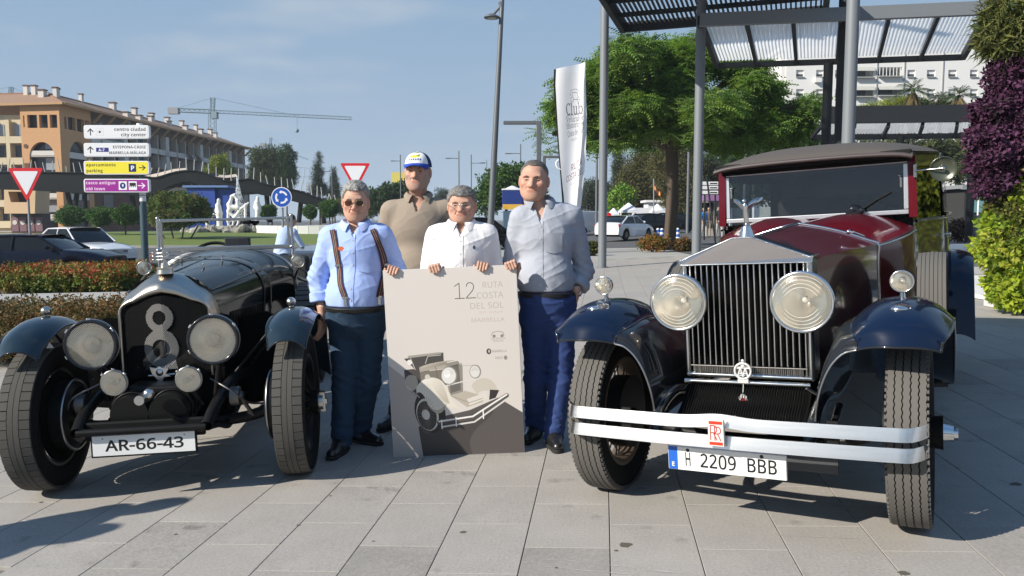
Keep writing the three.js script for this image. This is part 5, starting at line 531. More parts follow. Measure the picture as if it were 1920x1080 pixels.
// ---------------------------------------------------------------- the maroon limousine
function plateTexture(w, h, draw) { return std(1, 0.45, 0, { map: canvasTex(w, h, draw) }); }
const limo = thing('vintage_limousine', 'maroon and black vintage limousine with tall chrome radiator and two big round headlamps', 'car');
placeCar(limo, 1.202, -3.775, 0.517, 0.064);
{
  const P = limo;
  // wing: a crowned sheet swept over the wheel, out to the running board
  function wing(sx) {
    const C = spline([V(0, 0.884, 0.43), V(0, 0.958, 0.375), V(0, 1.012, 0.24), V(0, 1.03, 0.05), V(0, 1.0, -0.18), V(0, 0.9, -0.42), V(0, 0.74, -0.66), V(0, 0.57, -0.88), V(0, 0.45, -1.08), V(0, 0.4, -1.3)], 44);
    const rows = C.map((c, i) => { const t = i / 44, hw = 0.152 + 0.045 * sstep(0, 0.3, t) - 0.012 * sstep(0.55, 1, t), row = []; const droop = mixn(0.035, 0.1, sstep(0, 0.25, t)) * mixn(1, 0.25, sstep(0.6, 1, t));
      for (let j = 0; j <= 20; j++) { const s = j / 10 - 1; row.push(V(sx * (0.69 + hw * s), c.y - droop * Math.pow(Math.abs(s), 2.6) - (i < 4 ? (1 - s * s) * 0.012 * (4 - i) / 4 : 0), c.z - 0.05 * s * s * (1 - sstep(0, 0.16, t)))); } return sx < 0 ? row.reverse() : row; });
    const w = mesh('front_wing', shell(rows, 0.008), MT.navyPaint, P);
    const edge = (j) => rows.map(r => r[j]);
    mesh('wing_bead', [tube(edge(0), 0.006, 60, 6), tube(edge(20), 0.006, 60, 6), tube(rows[0], 0.006, 30, 6)], MT.blackPaint, w);
    // inner valance from the wing down to the frame
    const inn = edge(sx > 0 ? 0 : 20), vr = inn.slice(0, 36).map(p => { const o = []; for (let k = 0; k <= 6; k++) { const t = k / 6; o.push(V(mixn(p.x, sx * 0.36, Math.sin(t * Math.PI / 2)), mixn(p.y, 0.47, 1 - Math.cos(t * Math.PI / 2)), p.z - 0.03 * t)); } return o; });
    mesh('valance', shell(vr, 0.005), MT.blackPaint, P);
    mesh('valance_edge', tube(vr[0], 0.005, 20, 6), MT.steel, P);
    mesh('marker_lens', [sph(0.034, sx * 0.69, 1.004, 0.262, 1, 0.42, 0.6, 20)], MT.chrome, w);
    const sl = sealLamp(P, 'side_lamp', V(sx * 0.694, 1.105, 0.11), 0.047, 0.075, { lensMat: MT.lampLens });
    mesh('stalk', [bar(V(0, -0.1, -0.03), V(0, -0.035, -0.03), 0.014, 10, 0.009), sph(0.026, 0, -0.09, -0.03, 1, 0.5, 1, 12)], MT.chrome, sl);
    sealLamp(P, 'headlamp', V(sx * 0.288, 1.021, 0.15), 0.138, 0.2, { lensMat: MT.lampLens, arcs: true });
    mesh('running_board', [rbox(0.3, 0.03, 1.95, 0.01, sx * 0.72, 0.385, -2.2)], MT.blackPaint, P);
    // rear wing
    const rc = spline([V(0, 0.4, -2.9), V(0, 0.62, -2.98), V(0, 0.86, -3.12), V(0, 0.985, -3.35), V(0, 0.995, -3.6), V(0, 0.9, -3.88), V(0, 0.68, -4.05), V(0, 0.45, -4.12)], 30);
    const rr = rc.map(c => { const row = []; for (let j = 0; j <= 14; j++) { const s = j / 7 - 1; row.push(V(sx * (0.84 + 0.175 * s), c.y - 0.05 * Math.pow(Math.abs(s), 3), c.z)); } return sx < 0 ? row.reverse() : row; });
    mesh('rear_wing', shell(rr, 0.008), MT.navyPaint, P);
    const W = wireWheel(P, { R: 0.42, W: 0.165, kind: 'rib', out: sx, pos: V(sx * 0.715, 0.42, 0) });
    mesh('hub_nut', [cyl(0.036, 0.045, 0.05, 24, sx * 0.14, 0, 0, 0, 0, -sx * Math.PI / 2), cyl(0.03, 0.03, 0.02, 6, sx * 0.172, 0, 0, 0, 0, Math.PI / 2), cyl(0.05, 0.05, 0.01, 24, sx * 0.112, 0, 0, 0, 0, Math.PI / 2)], MT.chrome, W);
    mesh('brake_drum', [cyl(0.19, 0.19, 0.09, 40, -sx * 0.06, 0, 0, 0, 0, Math.PI / 2)], MT.oilBlack, W);
    const Rw = wireWheel(P, { R: 0.42, W: 0.165, kind: 'rib', out: sx, pos: V(sx * 0.76, 0.42, -3.5), spokes: 24 });
    mesh('hub_nut', [cyl(0.045, 0.05, 0.13, 20, sx * 0.15, 0, 0, 0, 0, Math.PI / 2), cyl(0.036, 0.036, 0.05, 6, sx * 0.24, 0, 0, 0, 0, Math.PI / 2)], MT.chrome, Rw);
    wireWheel(P, { R: 0.42, W: 0.165, kind: 'smoothrib', out: sx, pos: V(sx * 0.77, 0.695, -1.6), name: 'spare_wheel', spokes: 24, dusty: true });
  }
  wing(1); wing(-1);
  // radiator: posts, pediment, slats
  const rad = mesh('radiator_shell', [
    ...[-1, 1].flatMap(s => [rbox(0.026, 0.57, 0.16, 0.008, s * 0.3, 0.915, -0.085), bar(V(s * 0.297, 0.63, -0.004), V(s * 0.297, 1.19, -0.004), 0.013, 12)]),
    bar(V(-0.3, 0.636, 0), V(0.3, 0.636, 0), 0.011, 12), rbox(0.62, 0.03, 0.15, 0.01, 0, 0.632, -0.09)], MT.chrome, P);
  {
    const y0 = 1.192, f = [V(-0.314, y0, 0.006), V(0.314, y0, 0.006), V(0.3135, y0 + 0.022, 0.004), V(0.047, 1.318, 0.013), V(-0.047, 1.318, 0.013), V(-0.3135, y0 + 0.022, 0.004)];
    const b = f.map(p => V(p.x, p.y, p.z - 0.165));
    const tri = []; const q = (a, b2, c, d) => tri.push(a, b2, c, a, c, d);
    for (let i = 1; i < 5; i++) tri.push(f[0], f[i], f[i + 1]);
    for (let i = 0; i < 6; i++) { const j = (i + 1) % 6; q(f[j], f[i], b[i], b[j]); }
    const g = new THREE.BufferGeometry().setFromPoints(tri); g.computeVertexNormals();
    mesh('pediment', [g], MT.chromeSmooth, rad);
    const eg = []; for (const [i, j] of [[2, 3], [3, 4], [4, 5], [0, 1], [1, 2], [5, 0]]) eg.push(bar(f[i], f[j], 0.0042, 8)); for (const i of [2, 5]) eg.push(bar(f[i], b[i], 0.008, 8));
    mesh('pediment_edge', eg, MT.chrome, rad);
  }
  mesh('core', [box(0.57, 0.55, 0.06, 0, 0.915, -0.12)], MT.underBlack, rad);
  const slat = merge([rbox(0.008, 0.54, 0.03, 0.003, 0, 0, 0)]);
  for (let i = 0; i < 20; i++) { const m = mesh('slat', slat, MT.steelBright, rad); m.position.set(-0.272 + i * 0.0287, 0.918, -0.028); }
  mesh('lower_mesh', [...Array(60)].map((_, i) => box(0.004, 0.03, 0.004, -0.26 + i * 0.0088, 0.665, 0.004)).concat([bar(V(-0.28, 0.682, 0.004), V(0.28, 0.682, 0.004), 0.004, 6)]), MT.dullSteel, rad);
  // winged cap ornament
  const cap = mesh('radiator_cap', [cyl(0.03, 0.038, 0.03, 24, 0, 1.333, -0.085), cyl(0.022, 0.028, 0.022, 20, 0, 1.358, -0.085)], MT.chrome, rad);
  {
    const fig = [lathe([[0.001, 0], [0.016, 0.002], [0.011, 0.03], [0.013, 0.06], [0.011, 0.085], [0.014, 0.105], [0.007, 0.118], [0.001, 0.122]], 14).rotateX(0.28).translate(0, 1.368, -0.1), sph(0.0095, 0, 1.494, -0.056, 1, 1.15, 1.1, 10)];
    for (const s of [-1, 1]) fig.push(loft([0, 0.25, 0.5, 0.75, 1].map(t => [V(s * (0.008 + 0.062 * t), 1.468 + 0.028 * t - 0.02 * (1 - t), -0.07 - 0.075 * t), V(s * (0.01 + 0.064 * t), 1.478 + 0.028 * t + 0.012 * Math.sin(t * 3.1), -0.072 - 0.072 * t), V(s * (0.011 + 0.06 * t), 1.462 + 0.024 * t, -0.078 - 0.072 * t)]), { closed: true, caps: true }));
    mesh('cap_ornament', fig, MT.chrome, cap);
  }
  // badges in front of the radiator
  const bb = mesh('badge_bar', [bar(V(-0.3, 0.612, 0.055), V(0.3, 0.616, 0.055), 0.011, 12), bar(V(-0.28, 0.6, 0.05), V(-0.34, 0.55, 0.0), 0.008), bar(V(0.28, 0.6, 0.05), V(0.34, 0.55, 0), 0.008)], MT.chrome, P);
  {
    
    const A = s => [bar(V(s * 0.012 - 0.012, -0.028, 0), V(s * 0.012, 0.016, 0), 0.0045, 6), bar(V(s * 0.012 + 0.012, -0.028, 0), V(s * 0.012, 0.016, 0), 0.0045, 6), bar(V(s * 0.012 - 0.008, -0.012, 0), V(s * 0.012 + 0.008, -0.012, 0), 0.003, 6)];
    const g = merge([torusz(0.038, 0.0058, 0, 0, 0.002, 40, 8), ...A(-1), ...A(1), box(0.05, 0.02, 0.012, 0, -0.048, 0), sph(0.008, 0, 0.05, 0, 1, 1, 0.7, 10), bar(V(-0.03, 0.014, 0), V(0.03, 0.014, 0), 0.004, 6), sph(0.011, 0, 0.022, 0, 1, 1, 0.6, 10)]);
    mesh('round_badge', mv(g, -0.006, 0.675, 0.07), MT.badgeWhite, bb);
    const dr = new THREE.Shape(); dr.moveTo(0, 0.03); dr.quadraticCurveTo(0.03, 0.02, 0.018, -0.018); dr.lineTo(0, -0.036); dr.lineTo(-0.018, -0.018); dr.quadraticCurveTo(-0.03, 0.02, 0, 0.03);
    const pd = mesh('pendant_badge', [ext(dr, 0.006, 0.0015).translate(-0.008, 0.535, 0.075), bar(V(-0.008, 0.56, 0.077), V(-0.007, 0.61, 0.066), 0.002, 5)], MT.badgeWhite, bb);
    mesh('pendant_enamel', [cylz(0.013, 0.013, 0.003, 20, -0.008, 0.532, 0.0825)], std([0.35, 0.02, 0.02], 0.3), pd);
  }
  mesh('apron', shell([0, 1, 2, 3, 4].map(i => { const t = i / 4; return [-0.3, -0.15, 0, 0.15, 0.3].map(x => V(x, mixn(0.6, 0.46, t), mixn(0.02, 0.24, t * t) )); }), 0.006), MT.underBlack, P);
  mesh('apron_slats', [...Array(46)].map((_, i) => bar(V(-0.27 + i * 0.012, 0.6, 0.034), V(-0.27 + i * 0.012, 0.47, 0.232), 0.002, 4)), MT.oilBlack, P).userData.kind = 'stuff';
  for (const s of [-1, 1]) mesh('frame_rail', [tube([V(s * 0.36, 0.5, -1), V(s * 0.36, 0.5, -0.3), V(s * 0.355, 0.56, 0.1), V(s * 0.35, 0.5, 0.36), V(s * 0.345, 0.44, 0.4)], 0.028, 30, 10), tube([V(s * 0.36, 0.4, -0.45), V(s * 0.36, 0.34, -0.05), V(s * 0.35, 0.37, 0.25), V(s * 0.345, 0.44, 0.4)], 0.02, 24, 8)], MT.blackPaint, P);
  mesh('front_axle', [tube([V(-0.64, 0.42, 0), V(-0.4, 0.34, 0), V(0.4, 0.34, 0), V(0.64, 0.42, 0)], 0.03, 30, 8), bar(V(-0.55, 0.36, -0.15), V(0.55, 0.36, -0.15), 0.012)], MT.oilBlack, P);
  mesh('under_pan', [box(0.6, 0.03, 1.7, 0, 0.42, -0.85)], MT.underBlack, P);
  mesh('tray', [rbox(0.42, 0.12, 0.02, 0.004, 0.235, 0.345, 0.3)], std([0.05, 0.052, 0.056], 0.6), P);
  // bumper
  const bars = [[0.532, 0.054, 0.014], [0.449, 0.055, 0]], bp = (y, h) => { const rows = []; for (let i = 0; i <= 60; i++) { const s = i / 30 - 1, a = Math.abs(s), x = 0.795 * s, z = 0.512 - 0.03 * s * s - 0.1 * Math.pow(Math.max(0, (a - 0.9) / 0.1), 2), yy = y + bars.find(b => b[0] === y)[2] * Math.exp(-Math.pow((x + 0.015) / 0.1, 2)); rows.push([V(x, yy - h / 2, z), V(x, yy - h / 2, z + 0.012), V(x, yy, z + 0.0055), V(x, yy + h / 2, z - 0.002), V(x, yy + h / 2, z - 0.008)]); } return loft(rows, { closed: true, caps: true, crease: 0.5 }); };
  const bumper = mesh('bumper', [bp(0.532, 0.054)], MT.bumperSteel, P);
  mesh('lower_bar', [bp(0.449, 0.055)], MT.bumperSteel, bumper);
  for (const s of [-1, 1]) mesh('bumper_bracket', [rbox(0.05, 0.16, 0.02, 0.006, s * 0.45, 0.49, 0.485), bar(V(s * 0.45, 0.49, 0.48), V(s * 0.36, 0.47, 0.3), 0.018)], MT.matBlack, bumper);
  mesh('emblem', [rbox(0.072, 0.12, 0.014, 0.004, -0.016, 0.498, 0.542)], std(1, 0.35, 0.1, { map: canvasTex(144, 240, (c, w, h) => {}) }), bumper);
  bumper.children.at(-1).material = std([0.6, 0.6, 0.6], 0.4, 0.6);
  {
    const t = canvasTex(144, 240, (c, w, h) => { c.fillStyle = '#d9d6cf'; c.fillRect(0, 0, w, h); c.fillStyle = '#c5391f'; c.fillRect(8, 8, w - 16, 30); c.fillRect(8, h - 38, w - 16, 30); c.strokeStyle = '#a8322a'; c.lineWidth = 10; const R = (x, y, s) => { c.beginPath(); c.moveTo(x, y + 140 * s); c.lineTo(x, y); c.lineTo(x + 34 * s, y); c.bezierCurveTo(x + 70 * s, y + 4, x + 70 * s, y + 66 * s, x + 34 * s, y + 68 * s); c.lineTo(x + 4, y + 68 * s); c.moveTo(x + 28 * s, y + 68 * s); c.lineTo(x + 62 * s, y + 140 * s); c.stroke(); }; R(22, 50, 0.98); R(62, 62, 0.92); });
    mesh('emblem_face', [mv(new THREE.PlaneGeometry(0.066, 0.114), -0.016, 0.498, 0.5515)], std(1, 0.4, 0, { map: t }), bumper);
  }
  const pl = mesh('number_plate', [rbox(0.525, 0.112, 0.012, 0.004, -0.004, 0.342, 0.456)], MT.platePaint, P);
  mesh('plate_print', [mv(new THREE.PlaneGeometry(0.519, 0.106), -0.004, 0.342, 0.4635)], plateTexture(1040, 212, (c, w, h) => {
    c.fillStyle = '#e9e9e6'; c.fillRect(0, 0, w, h); c.fillStyle = '#1d5fc0'; c.fillRect(0, 0, 86, h); c.fillStyle = '#e8e3b0'; c.font = 'bold 58px sans-serif'; c.fillText('E', 24, h - 26);
    c.fillStyle = '#15161a'; c.font = '168px sans-serif'; c.textBaseline = 'middle'; const put = (s, x0, x1) => { const m = c.measureText(s).width; c.save(); c.translate(x0, h / 2 + 6); c.scale((x1 - x0) / m, 1.02); c.lineWidth = 5; c.strokeStyle = '#15161a'; c.fillText(s, 0, 0); c.strokeText(s, 0, 0); c.restore(); };
    put('H', 150, 212); put('2209', 290, 620); put('BBB', 702, 970); c.beginPath(); c.arc(182, 26, 17, 0, 7); c.fill(); c.beginPath(); c.arc(838, 22, 17, 0, 7); c.fill();
  }), pl);
  // bonnet with its side panels, hinge line and rear band
  const prof = (z, w, yc, ya, yb, bulge) => { const a = []; for (let i = 0; i <= 8; i++) a.push(V(-w, mixn(yb, yc, i / 8), z)); for (let i = 1; i <= 12; i++) { const t = i / 12; a.push(V(-w * (1 - t), mixn(yc, ya, t) + bulge * Math.sin(Math.PI * t), z)); } for (let i = 1; i <= 12; i++) { const t = i / 12; a.push(V(w * t, mixn(ya, yc, t) + bulge * Math.sin(Math.PI * t), z)); } for (let i = 1; i <= 8; i++) a.push(V(w, mixn(yc, yb, i / 8), z)); return a; };
  const zs = [-0.165, -0.4, -0.7, -1.0, -1.3, -1.5], bon = zs.map(z => { const t = (z + 0.165) / (-1.5 + 0.165); return prof(z, mixn(0.303, 0.475, t), mixn(1.198, 1.18, t), mixn(1.302, 1.329, t), 0.62, mixn(0.0, 0.018, t)); });
  const top = bon.map(r => r.slice(7, 34)), sides = [bon.map(r => r.slice(0, 8)), bon.map(r => r.slice(33))];
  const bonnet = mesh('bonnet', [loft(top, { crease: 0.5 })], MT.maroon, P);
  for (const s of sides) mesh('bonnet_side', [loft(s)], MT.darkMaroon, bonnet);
  mesh('hinge_strip', [bar(bon[0][20].clone().add(V(0, 0.004, 0)), bon[5][20].clone().add(V(0, 0.004, 0)), 0.009, 8)], MT.chrome, bonnet);
  mesh('bonnet_band', [tube(bon[5].map(p => p.clone().add(V(0, 0.003, 0))), 0.010, 90, 8)], MT.steelBright, bonnet);
  mesh('bonnet_handle', [bar(V(0.36, 1.272, -1.25), V(0.41, 1.24, -1.34), 0.007, 6), sph(0.014, 0.34, 1.275, -1.22, 1, 1, 1, 10)], MT.chrome, bonnet);
  // scuttle rising to the windscreen
  const sc = [[-1.505, 0.475, 1.18, 1.326, 0.02], [-1.65, 0.53, 1.196, 1.338, 0.05], [-1.85, 0.595, 1.22, 1.342, 0.07], [-2.02, 0.635, 1.238, 1.345, 0.075], [-2.15, 0.655, 1.25, 1.347, 0.07]].map(a => prof(a[0], a[1], a[2], a[3] - 0.012, 0.5, a[4]));
  mesh('scuttle', [loft(sc, { crease: 0.7 })], MT.maroon, P);
  mesh('scuttle_line', [tube([V(0.478, 1.17, -1.51), V(0.535, 1.182, -1.66), V(0.61, 1.205, -1.86), V(0.665, 1.235, -2.12)], 0.006, 20, 6), tube([V(-0.478, 1.17, -1.51), V(-0.535, 1.182, -1.66), V(-0.61, 1.205, -1.86), V(-0.665, 1.235, -2.12)], 0.006, 20, 6), tube(sc[0].slice(9, 32).map(p => p.clone().add(V(p.x * 0.28, 0.012, -0.35))), 0.006, 40, 6)], MT.steelBright, P);
  // cabin
  const hw = z => mixn(0.66, 0.85, sstep(-2.15, -3.1, z)) - 0.1 * sstep(-4.2, -5.0, z), zz = [-2.17, -2.4, -2.7, -3.0, -3.4, -3.8, -4.2, -4.6, -4.95];
  for (const s of [-1, 1]) {
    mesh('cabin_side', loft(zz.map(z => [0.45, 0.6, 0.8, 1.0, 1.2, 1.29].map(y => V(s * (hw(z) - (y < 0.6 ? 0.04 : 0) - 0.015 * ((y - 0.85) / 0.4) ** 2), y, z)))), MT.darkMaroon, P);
    mesh('cant_rail', loft(zz.map(z => [1.67, 1.78].map(y => V(s * (hw(z) - 0.03), y, z)))), MT.darkMaroon, P);
    for (const [a, b] of [[-2.17, -2.27], [-3.02, -3.12], [-3.86, -3.98], [-4.6, -4.95]]) mesh('pillar', [loft([a, b].map(z => [1.285, 1.68].map(y => V(s * (hw(z) - 0.012 - 0.015 * (y - 1.28) / 0.4), y, z))))], a > -2.2 ? MT.maroon : MT.blackPaint, P);
    for (const [a, b] of [[-2.27, -3.02], [-3.12, -3.86], [-3.98, -4.6]]) mesh('side_window', [loft([a, (a + b) / 2, b].map(z => [1.285, 1.68].map(y => V(s * (hw(z) - 0.03 - 0.015 * (y - 1.28) / 0.4), y, z))))], MT.darkGlass, P);
    mesh('waist_rail', [tube(zz.map(z => V(s * (hw(z) + 0.004), 1.29, z)), 0.009, 40, 6)], MT.blackPaint, P);
    mesh('door_handle', [bar(V(s * (hw(-2.9) + 0.03), 1.16, -2.86), V(s * (hw(-2.9) + 0.03), 1.16, -2.96), 0.009, 8), bar(V(s * hw(-2.86), 1.16, -2.86), V(s * (hw(-2.9) + 0.03), 1.16, -2.86), 0.008, 6)], MT.chrome, P);
    mesh('screen_pillar', [beam(V(s * 0.648, 1.32, -2.16), V(s * 0.64, 1.735, -2.17), 0.05, 0.06, V(0, 0, 1))], MT.maroon, P);
  }
  mesh('rear_panel', [loft([0.45, 0.9, 1.3, 1.7, 1.8].map(y => [-0.75, -0.4, 0, 0.4, 0.75].map(x => V(x, y, -4.95 - 0.03 * (1 - (x / 0.75) ** 2)))))], MT.darkMaroon, P);
  const rz = [[-1.98, 1.745, 0.022], [-2.0, 1.764, 0.026], [-2.06, 1.777, 0.045], [-2.3, 1.785, 0.09], [-2.8, 1.79, 0.115], [-3.4, 1.79, 0.12], [-4.2, 1.785, 0.115], [-4.8, 1.76, 0.1], [-5.0, 1.72, 0.06]];
  const roofRows = rz.map(([z, y, c]) => { const w = hw(Math.min(z, -2.1)) - 0.005, r = []; for (let j = 0; j <= 24; j++) { const s = j / 12 - 1; r.push(V(w * s, y + c * (1 - Math.pow(Math.abs(s), 2.6)) - 0.014 * Math.pow(Math.abs(s), 14), z)); } return r; });
  mesh('roof', shell(roofRows, 0.02), MT.roofCloth, P);
  mesh('roof_edge', [tube(roofRows[0].map(p => p.clone().add(V(0, -0.008, 0))), 0.016, 40, 8)], MT.roofEdge, P);
  mesh('visor', [rbox(1.27, 0.06, 0.02, 0.006, 0, 1.728, -2.12), rbox(1.3, 0.05, 0.14, 0.01, 0, 1.75, -2.06)], MT.matBlack, P);
  const ws = mesh('windscreen_frame', [rbox(1.24, 0.03, 0.026, 0.004, 0, 1.358, -2.152), rbox(1.24, 0.016, 0.026, 0.004, 0, 1.7, -2.168), ...[-1, 1].map(s => rbox(0.03, 0.31, 0.026, 0.004, s * 0.605, 1.532, -2.16, -0.03))], MT.frameWhite, P);
  mesh('windscreen_glass', [box(1.19, 0.33, 0.005, 0, 1.53, -2.164, -0.05)], MT.screenGlass, ws);
  mesh('screen_catch', [-1, 1].flatMap(s => [rbox(0.015, 0.07, 0.02, 0.004, s * 0.575, 1.56, -2.145), bar(V(s * 0.575, 1.6, -2.13), V(s * 0.56, 1.61, -2.13), 0.006)]), MT.chrome, ws);
  const wm = mesh('wiper_motor', [sph(0.045, 0.277, 1.395, -2.115, 1.1, 0.8, 0.9, 14), rbox(0.11, 0.045, 0.06, 0.012, 0.28, 1.378, -2.11), sph(0.022, 0.33, 1.385, -2.09, 1, 1, 1, 10)], MT.blackPaint, P);
  mesh('wiper_blade', [bar(V(0.33, 1.39, -2.11), V(0.43, 1.455, -2.12), 0.006, 6), bar(V(0.37, 1.42, -2.13), V(0.515, 1.5, -2.14), 0.008, 6)], MT.matBlack, wm);
  const mr = mesh('mirror', [lathez([[0.001, -0.018], [0.05, -0.014], [0.078, 0], [0.08, 0.004]], 32).translate(0.83, 1.628, -2.1), torusz(0.079, 0.004, 0.83, 1.628, -2.096, 40, 6)], MT.mirrorBack, P);
  mesh('mirror_arm', [bar(V(0.66, 1.63, -2.12), V(0.83, 1.632, -2.07), 0.006, 8), rbox(0.02, 0.09, 0.03, 0.004, 0.662, 1.63, -2.13), sph(0.014, 0.83, 1.632, -2.08, 1, 1, 1, 10)], MT.chrome, mr);
  mesh('steering_wheel', [mv(new THREE.TorusGeometry(0.21, 0.013, 8, 40), 0.3, 1.27, -2.62, -0.5), bar(V(0.3, 1.27, -2.62), V(0.3, 1.0, -2.3), 0.02), ...[0, 1, 2, 3].map(i => { const a = i * Math.PI / 2 + 0.7; return bar(V(0.3, 1.27, -2.62), V(0.3 + 0.2 * Math.cos(a), 1.27 + 0.176 * Math.sin(a), -2.62 + 0.096 * Math.sin(a)), 0.006); })], MT.matBlack, P);
  mesh('seat', [rbox(1.3, 0.6, 0.18, 0.06, 0, 1.02, -3.1, -0.15), rbox(1.3, 0.18, 0.55, 0.06, 0, 0.72, -2.85), rbox(1.4, 0.8, 0.2, 0.06, 0, 1.1, -4.6)], std([0.05, 0.035, 0.03], 0.7), P);
  mesh('headlining', [box(1.2, 0.02, 2.7, 0, 1.77, -3.5)], std([0.14, 0.12, 0.1], 0.9), P);
}
// ---------------------------------------------------------------- the black open racing tourer with the mesh 8
const racer = thing('vintage_racing_car', 'black open vintage racing car with mesh number 8 on its radiator', 'car');
placeCar(racer, -2.022, -4.491, -0.128, 0.026);
// crossing wires inside a region
function lattice(inside, x0, x1, y0, y1, step, r, zf, dirs = [1, -1]) {
  const out = []; for (const d of dirs) for (let c = x0 - (y1 - y0); c < x1 + (y1 - y0); c += step) { let a = null, l = null; const n = 260; for (let i = 0; i <= n; i++) { const y = y0 + (y1 - y0) * i / n, x = d > 0 ? c + (y - y0) : c - (y - y0) + (y1 - y0); const p = V(x, y, zf(x, y)); if (x >= x0 && x <= x1 && inside(x, y)) { if (!a) a = p; l = p; } else if (a) { if (a.distanceTo(l) > r * 2) out.push(bar(a, l, r, 4)); a = null; } } if (a && a.distanceTo(l) > r * 2) out.push(bar(a, l, r, 4)); }
  return out;
}
{
  const P = racer;
  const vz = (x) => -0.05 - 0.16 * Math.abs(x);                       // slight vee of the radiator
  // radiator shell: outline arches swept from the core edge back to the bonnet
  const arch = (w, ysh, ytop, yb, peak) => { const a = [], n = 10; for (let i = 0; i <= n; i++) a.push([-w, mixn(yb, ysh, i / n)]); const rc = w * 0.5, hc = (ytop - ysh) * 0.72, amax = 1.25; for (let i = 1; i <= 14; i++) { if (i <= 8) { const q = i / 8 * amax; a.push([-(w - rc * (1 - Math.cos(q))), ysh + hc * Math.sin(q)]); } else { const t = (i - 8) / 6, x0 = w - rc * (1 - Math.cos(amax)), y0 = ysh + hc * Math.sin(amax); a.push([-x0 * (1 - t), mixn(y0, ytop + peak, t) + 0.3 * (ytop - y0) * Math.sin(Math.PI * t)]); } } const L = a.slice(0, -1).map(p => [-p[0], p[1]]).reverse(); return [...a, ...L]; };
  const sec = [[0.245, 0.985, 1.078, 0.6, 0.026, 0.008], [0.252, 0.985, 1.09, 0.598, 0.026, 0.02], [0.261, 0.98, 1.115, 0.596, 0.026, 0.016], [0.268, 0.97, 1.15, 0.594, 0.022, -0.015], [0.274, 0.965, 1.183, 0.592, 0.014, -0.07], [0.277, 0.96, 1.203, 0.592, 0.008, -0.13], [0.277, 0.958, 1.212, 0.592, 0.004, -0.2]];
  const rows = sec.map(([w, ys, yt, yb, pk, dz]) => arch(w, ys, yt, yb, pk).map(([x, y]) => V(x, y, vz(x) * (dz > -0.1 ? 1 : 0.4) + dz)));
  const rad = mesh('radiator_shell', [loft(rows)], MT.nickel, P);
  mesh('radiator_core', [loft([arch(0.249, 0.985, 1.082, 0.6, 0.027).map(([x, y]) => V(x, y, vz(x) - 0.03)), arch(0.249, 0.985, 1.082, 0.6, 0.027).map(([x, y]) => V(x * 0.02, mixn(0.85, y, 0.02), -0.08))])], MT.underBlack, rad);
  const inCore = (x, y) => Math.abs(x) < 0.241 && y > 0.6 && y < 1.06 - 0.055 * (Math.abs(x) / 0.245) ** 8 + 0.03 * (1 - Math.abs(x) / 0.2);
  const in8 = (x, y) => { const a = Math.hypot((x + 0.022) / 0.078, (y - 0.957) / 0.084), ai = Math.hypot((x + 0.022) / 0.037, (y - 0.957) / 0.041), b = Math.hypot((x + 0.022) / 0.098, (y - 0.775) / 0.115), bi = Math.hypot((x + 0.022) / 0.051, (y - 0.772) / 0.056); return (a < 1 || b < 1) && ai > 1 && bi > 1; };
  mesh('stone_guard', [...lattice((x, y) => inCore(x, y) && !in8(x, y), -0.245, 0, 0.6, 1.11, 0.0105, 0.0017, x => vz(x) + 0.004), ...lattice((x, y) => inCore(x, y) && !in8(x, y), 0, 0.245, 0.6, 1.11, 0.0105, 0.0017, x => vz(x) + 0.004)], MT.guardBlack, rad).userData.kind = 'stuff';
  mesh('number_eight', [...lattice(in8, -0.13, 0, 0.64, 1.06, 0.0105, 0.002, x => vz(x) + 0.008), ...lattice(in8, 0, 0.1, 0.64, 1.06, 0.0105, 0.002, x => vz(x) + 0.008)], MT.numberWhite, rad).userData.kind = 'stuff';
  const cap = mesh('filler_cap', [cyl(0.042, 0.048, 0.03, 28, 0.0, 1.226, -0.14), cyl(0.05, 0.05, 0.01, 8, 0, 1.244, -0.14), cyl(0.02, 0.026, 0.03, 20, 0, 1.26, -0.14)], MT.nickel, rad);
  mesh('cap_ornament', [-1, 1].flatMap(s => [0, 1, 2].map(k => loft([0, 0.5, 1].map(t => [V(s * (0.01 + 0.085 * t), 1.29 + 0.02 * k + 0.012 * Math.sin(t * 3), -0.14 - 0.02 * t), V(s * (0.01 + 0.085 * t), 1.3 + 0.02 * k - 0.008 * t, -0.136 - 0.02 * t), V(s * (0.01 + 0.085 * t), 1.296 + 0.02 * k, -0.146 - 0.02 * t)]), { closed: true, caps: true }))).concat([rbox(0.014, 0.075, 0.012, 0.004, 0, 1.31, -0.14), rbox(0.03, 0.014, 0.012, 0.004, 0.006, 1.342, -0.14), rbox(0.034, 0.014, 0.012, 0.004, 0.008, 1.308, -0.14), rbox(0.012, 0.03, 0.012, 0.004, 0.022, 1.325, -0.14)]), MT.steelBright, cap);
  // bonnet, scuttle and tub
  const bsec = (z, w, top, ysh, yb) => { const a = []; for (let i = 0; i <= 6; i++) a.push(V(-w * mixn(0.96, 1, i / 6), mixn(yb, ysh, i / 6), z)); for (let i = 1; i <= 23; i++) { const ang = Math.PI - Math.PI * i / 24; a.push(V(w * Math.sign(Math.cos(ang)) * Math.pow(Math.abs(Math.cos(ang)), 0.8), ysh + (top - ysh) * Math.pow(Math.sin(ang), 0.92), z)); } for (let i = 0; i <= 6; i++) a.push(V(w * mixn(1, 0.96, i / 6), mixn(ysh, yb, i / 6), z)); return a; };
  const bz = [[-0.2, 0.272, 1.203, 0.96], [-0.5, 0.315, 1.222, 0.98], [-0.8, 0.36, 1.243, 1.0], [-1.1, 0.402, 1.262, 1.015], [-1.22, 0.415, 1.268, 1.02]].map(a => bsec(a[0], a[1], a[2], a[3], 0.55));
  const bonnet = mesh('bonnet', [loft(bz)], MT.greenBlack, P);
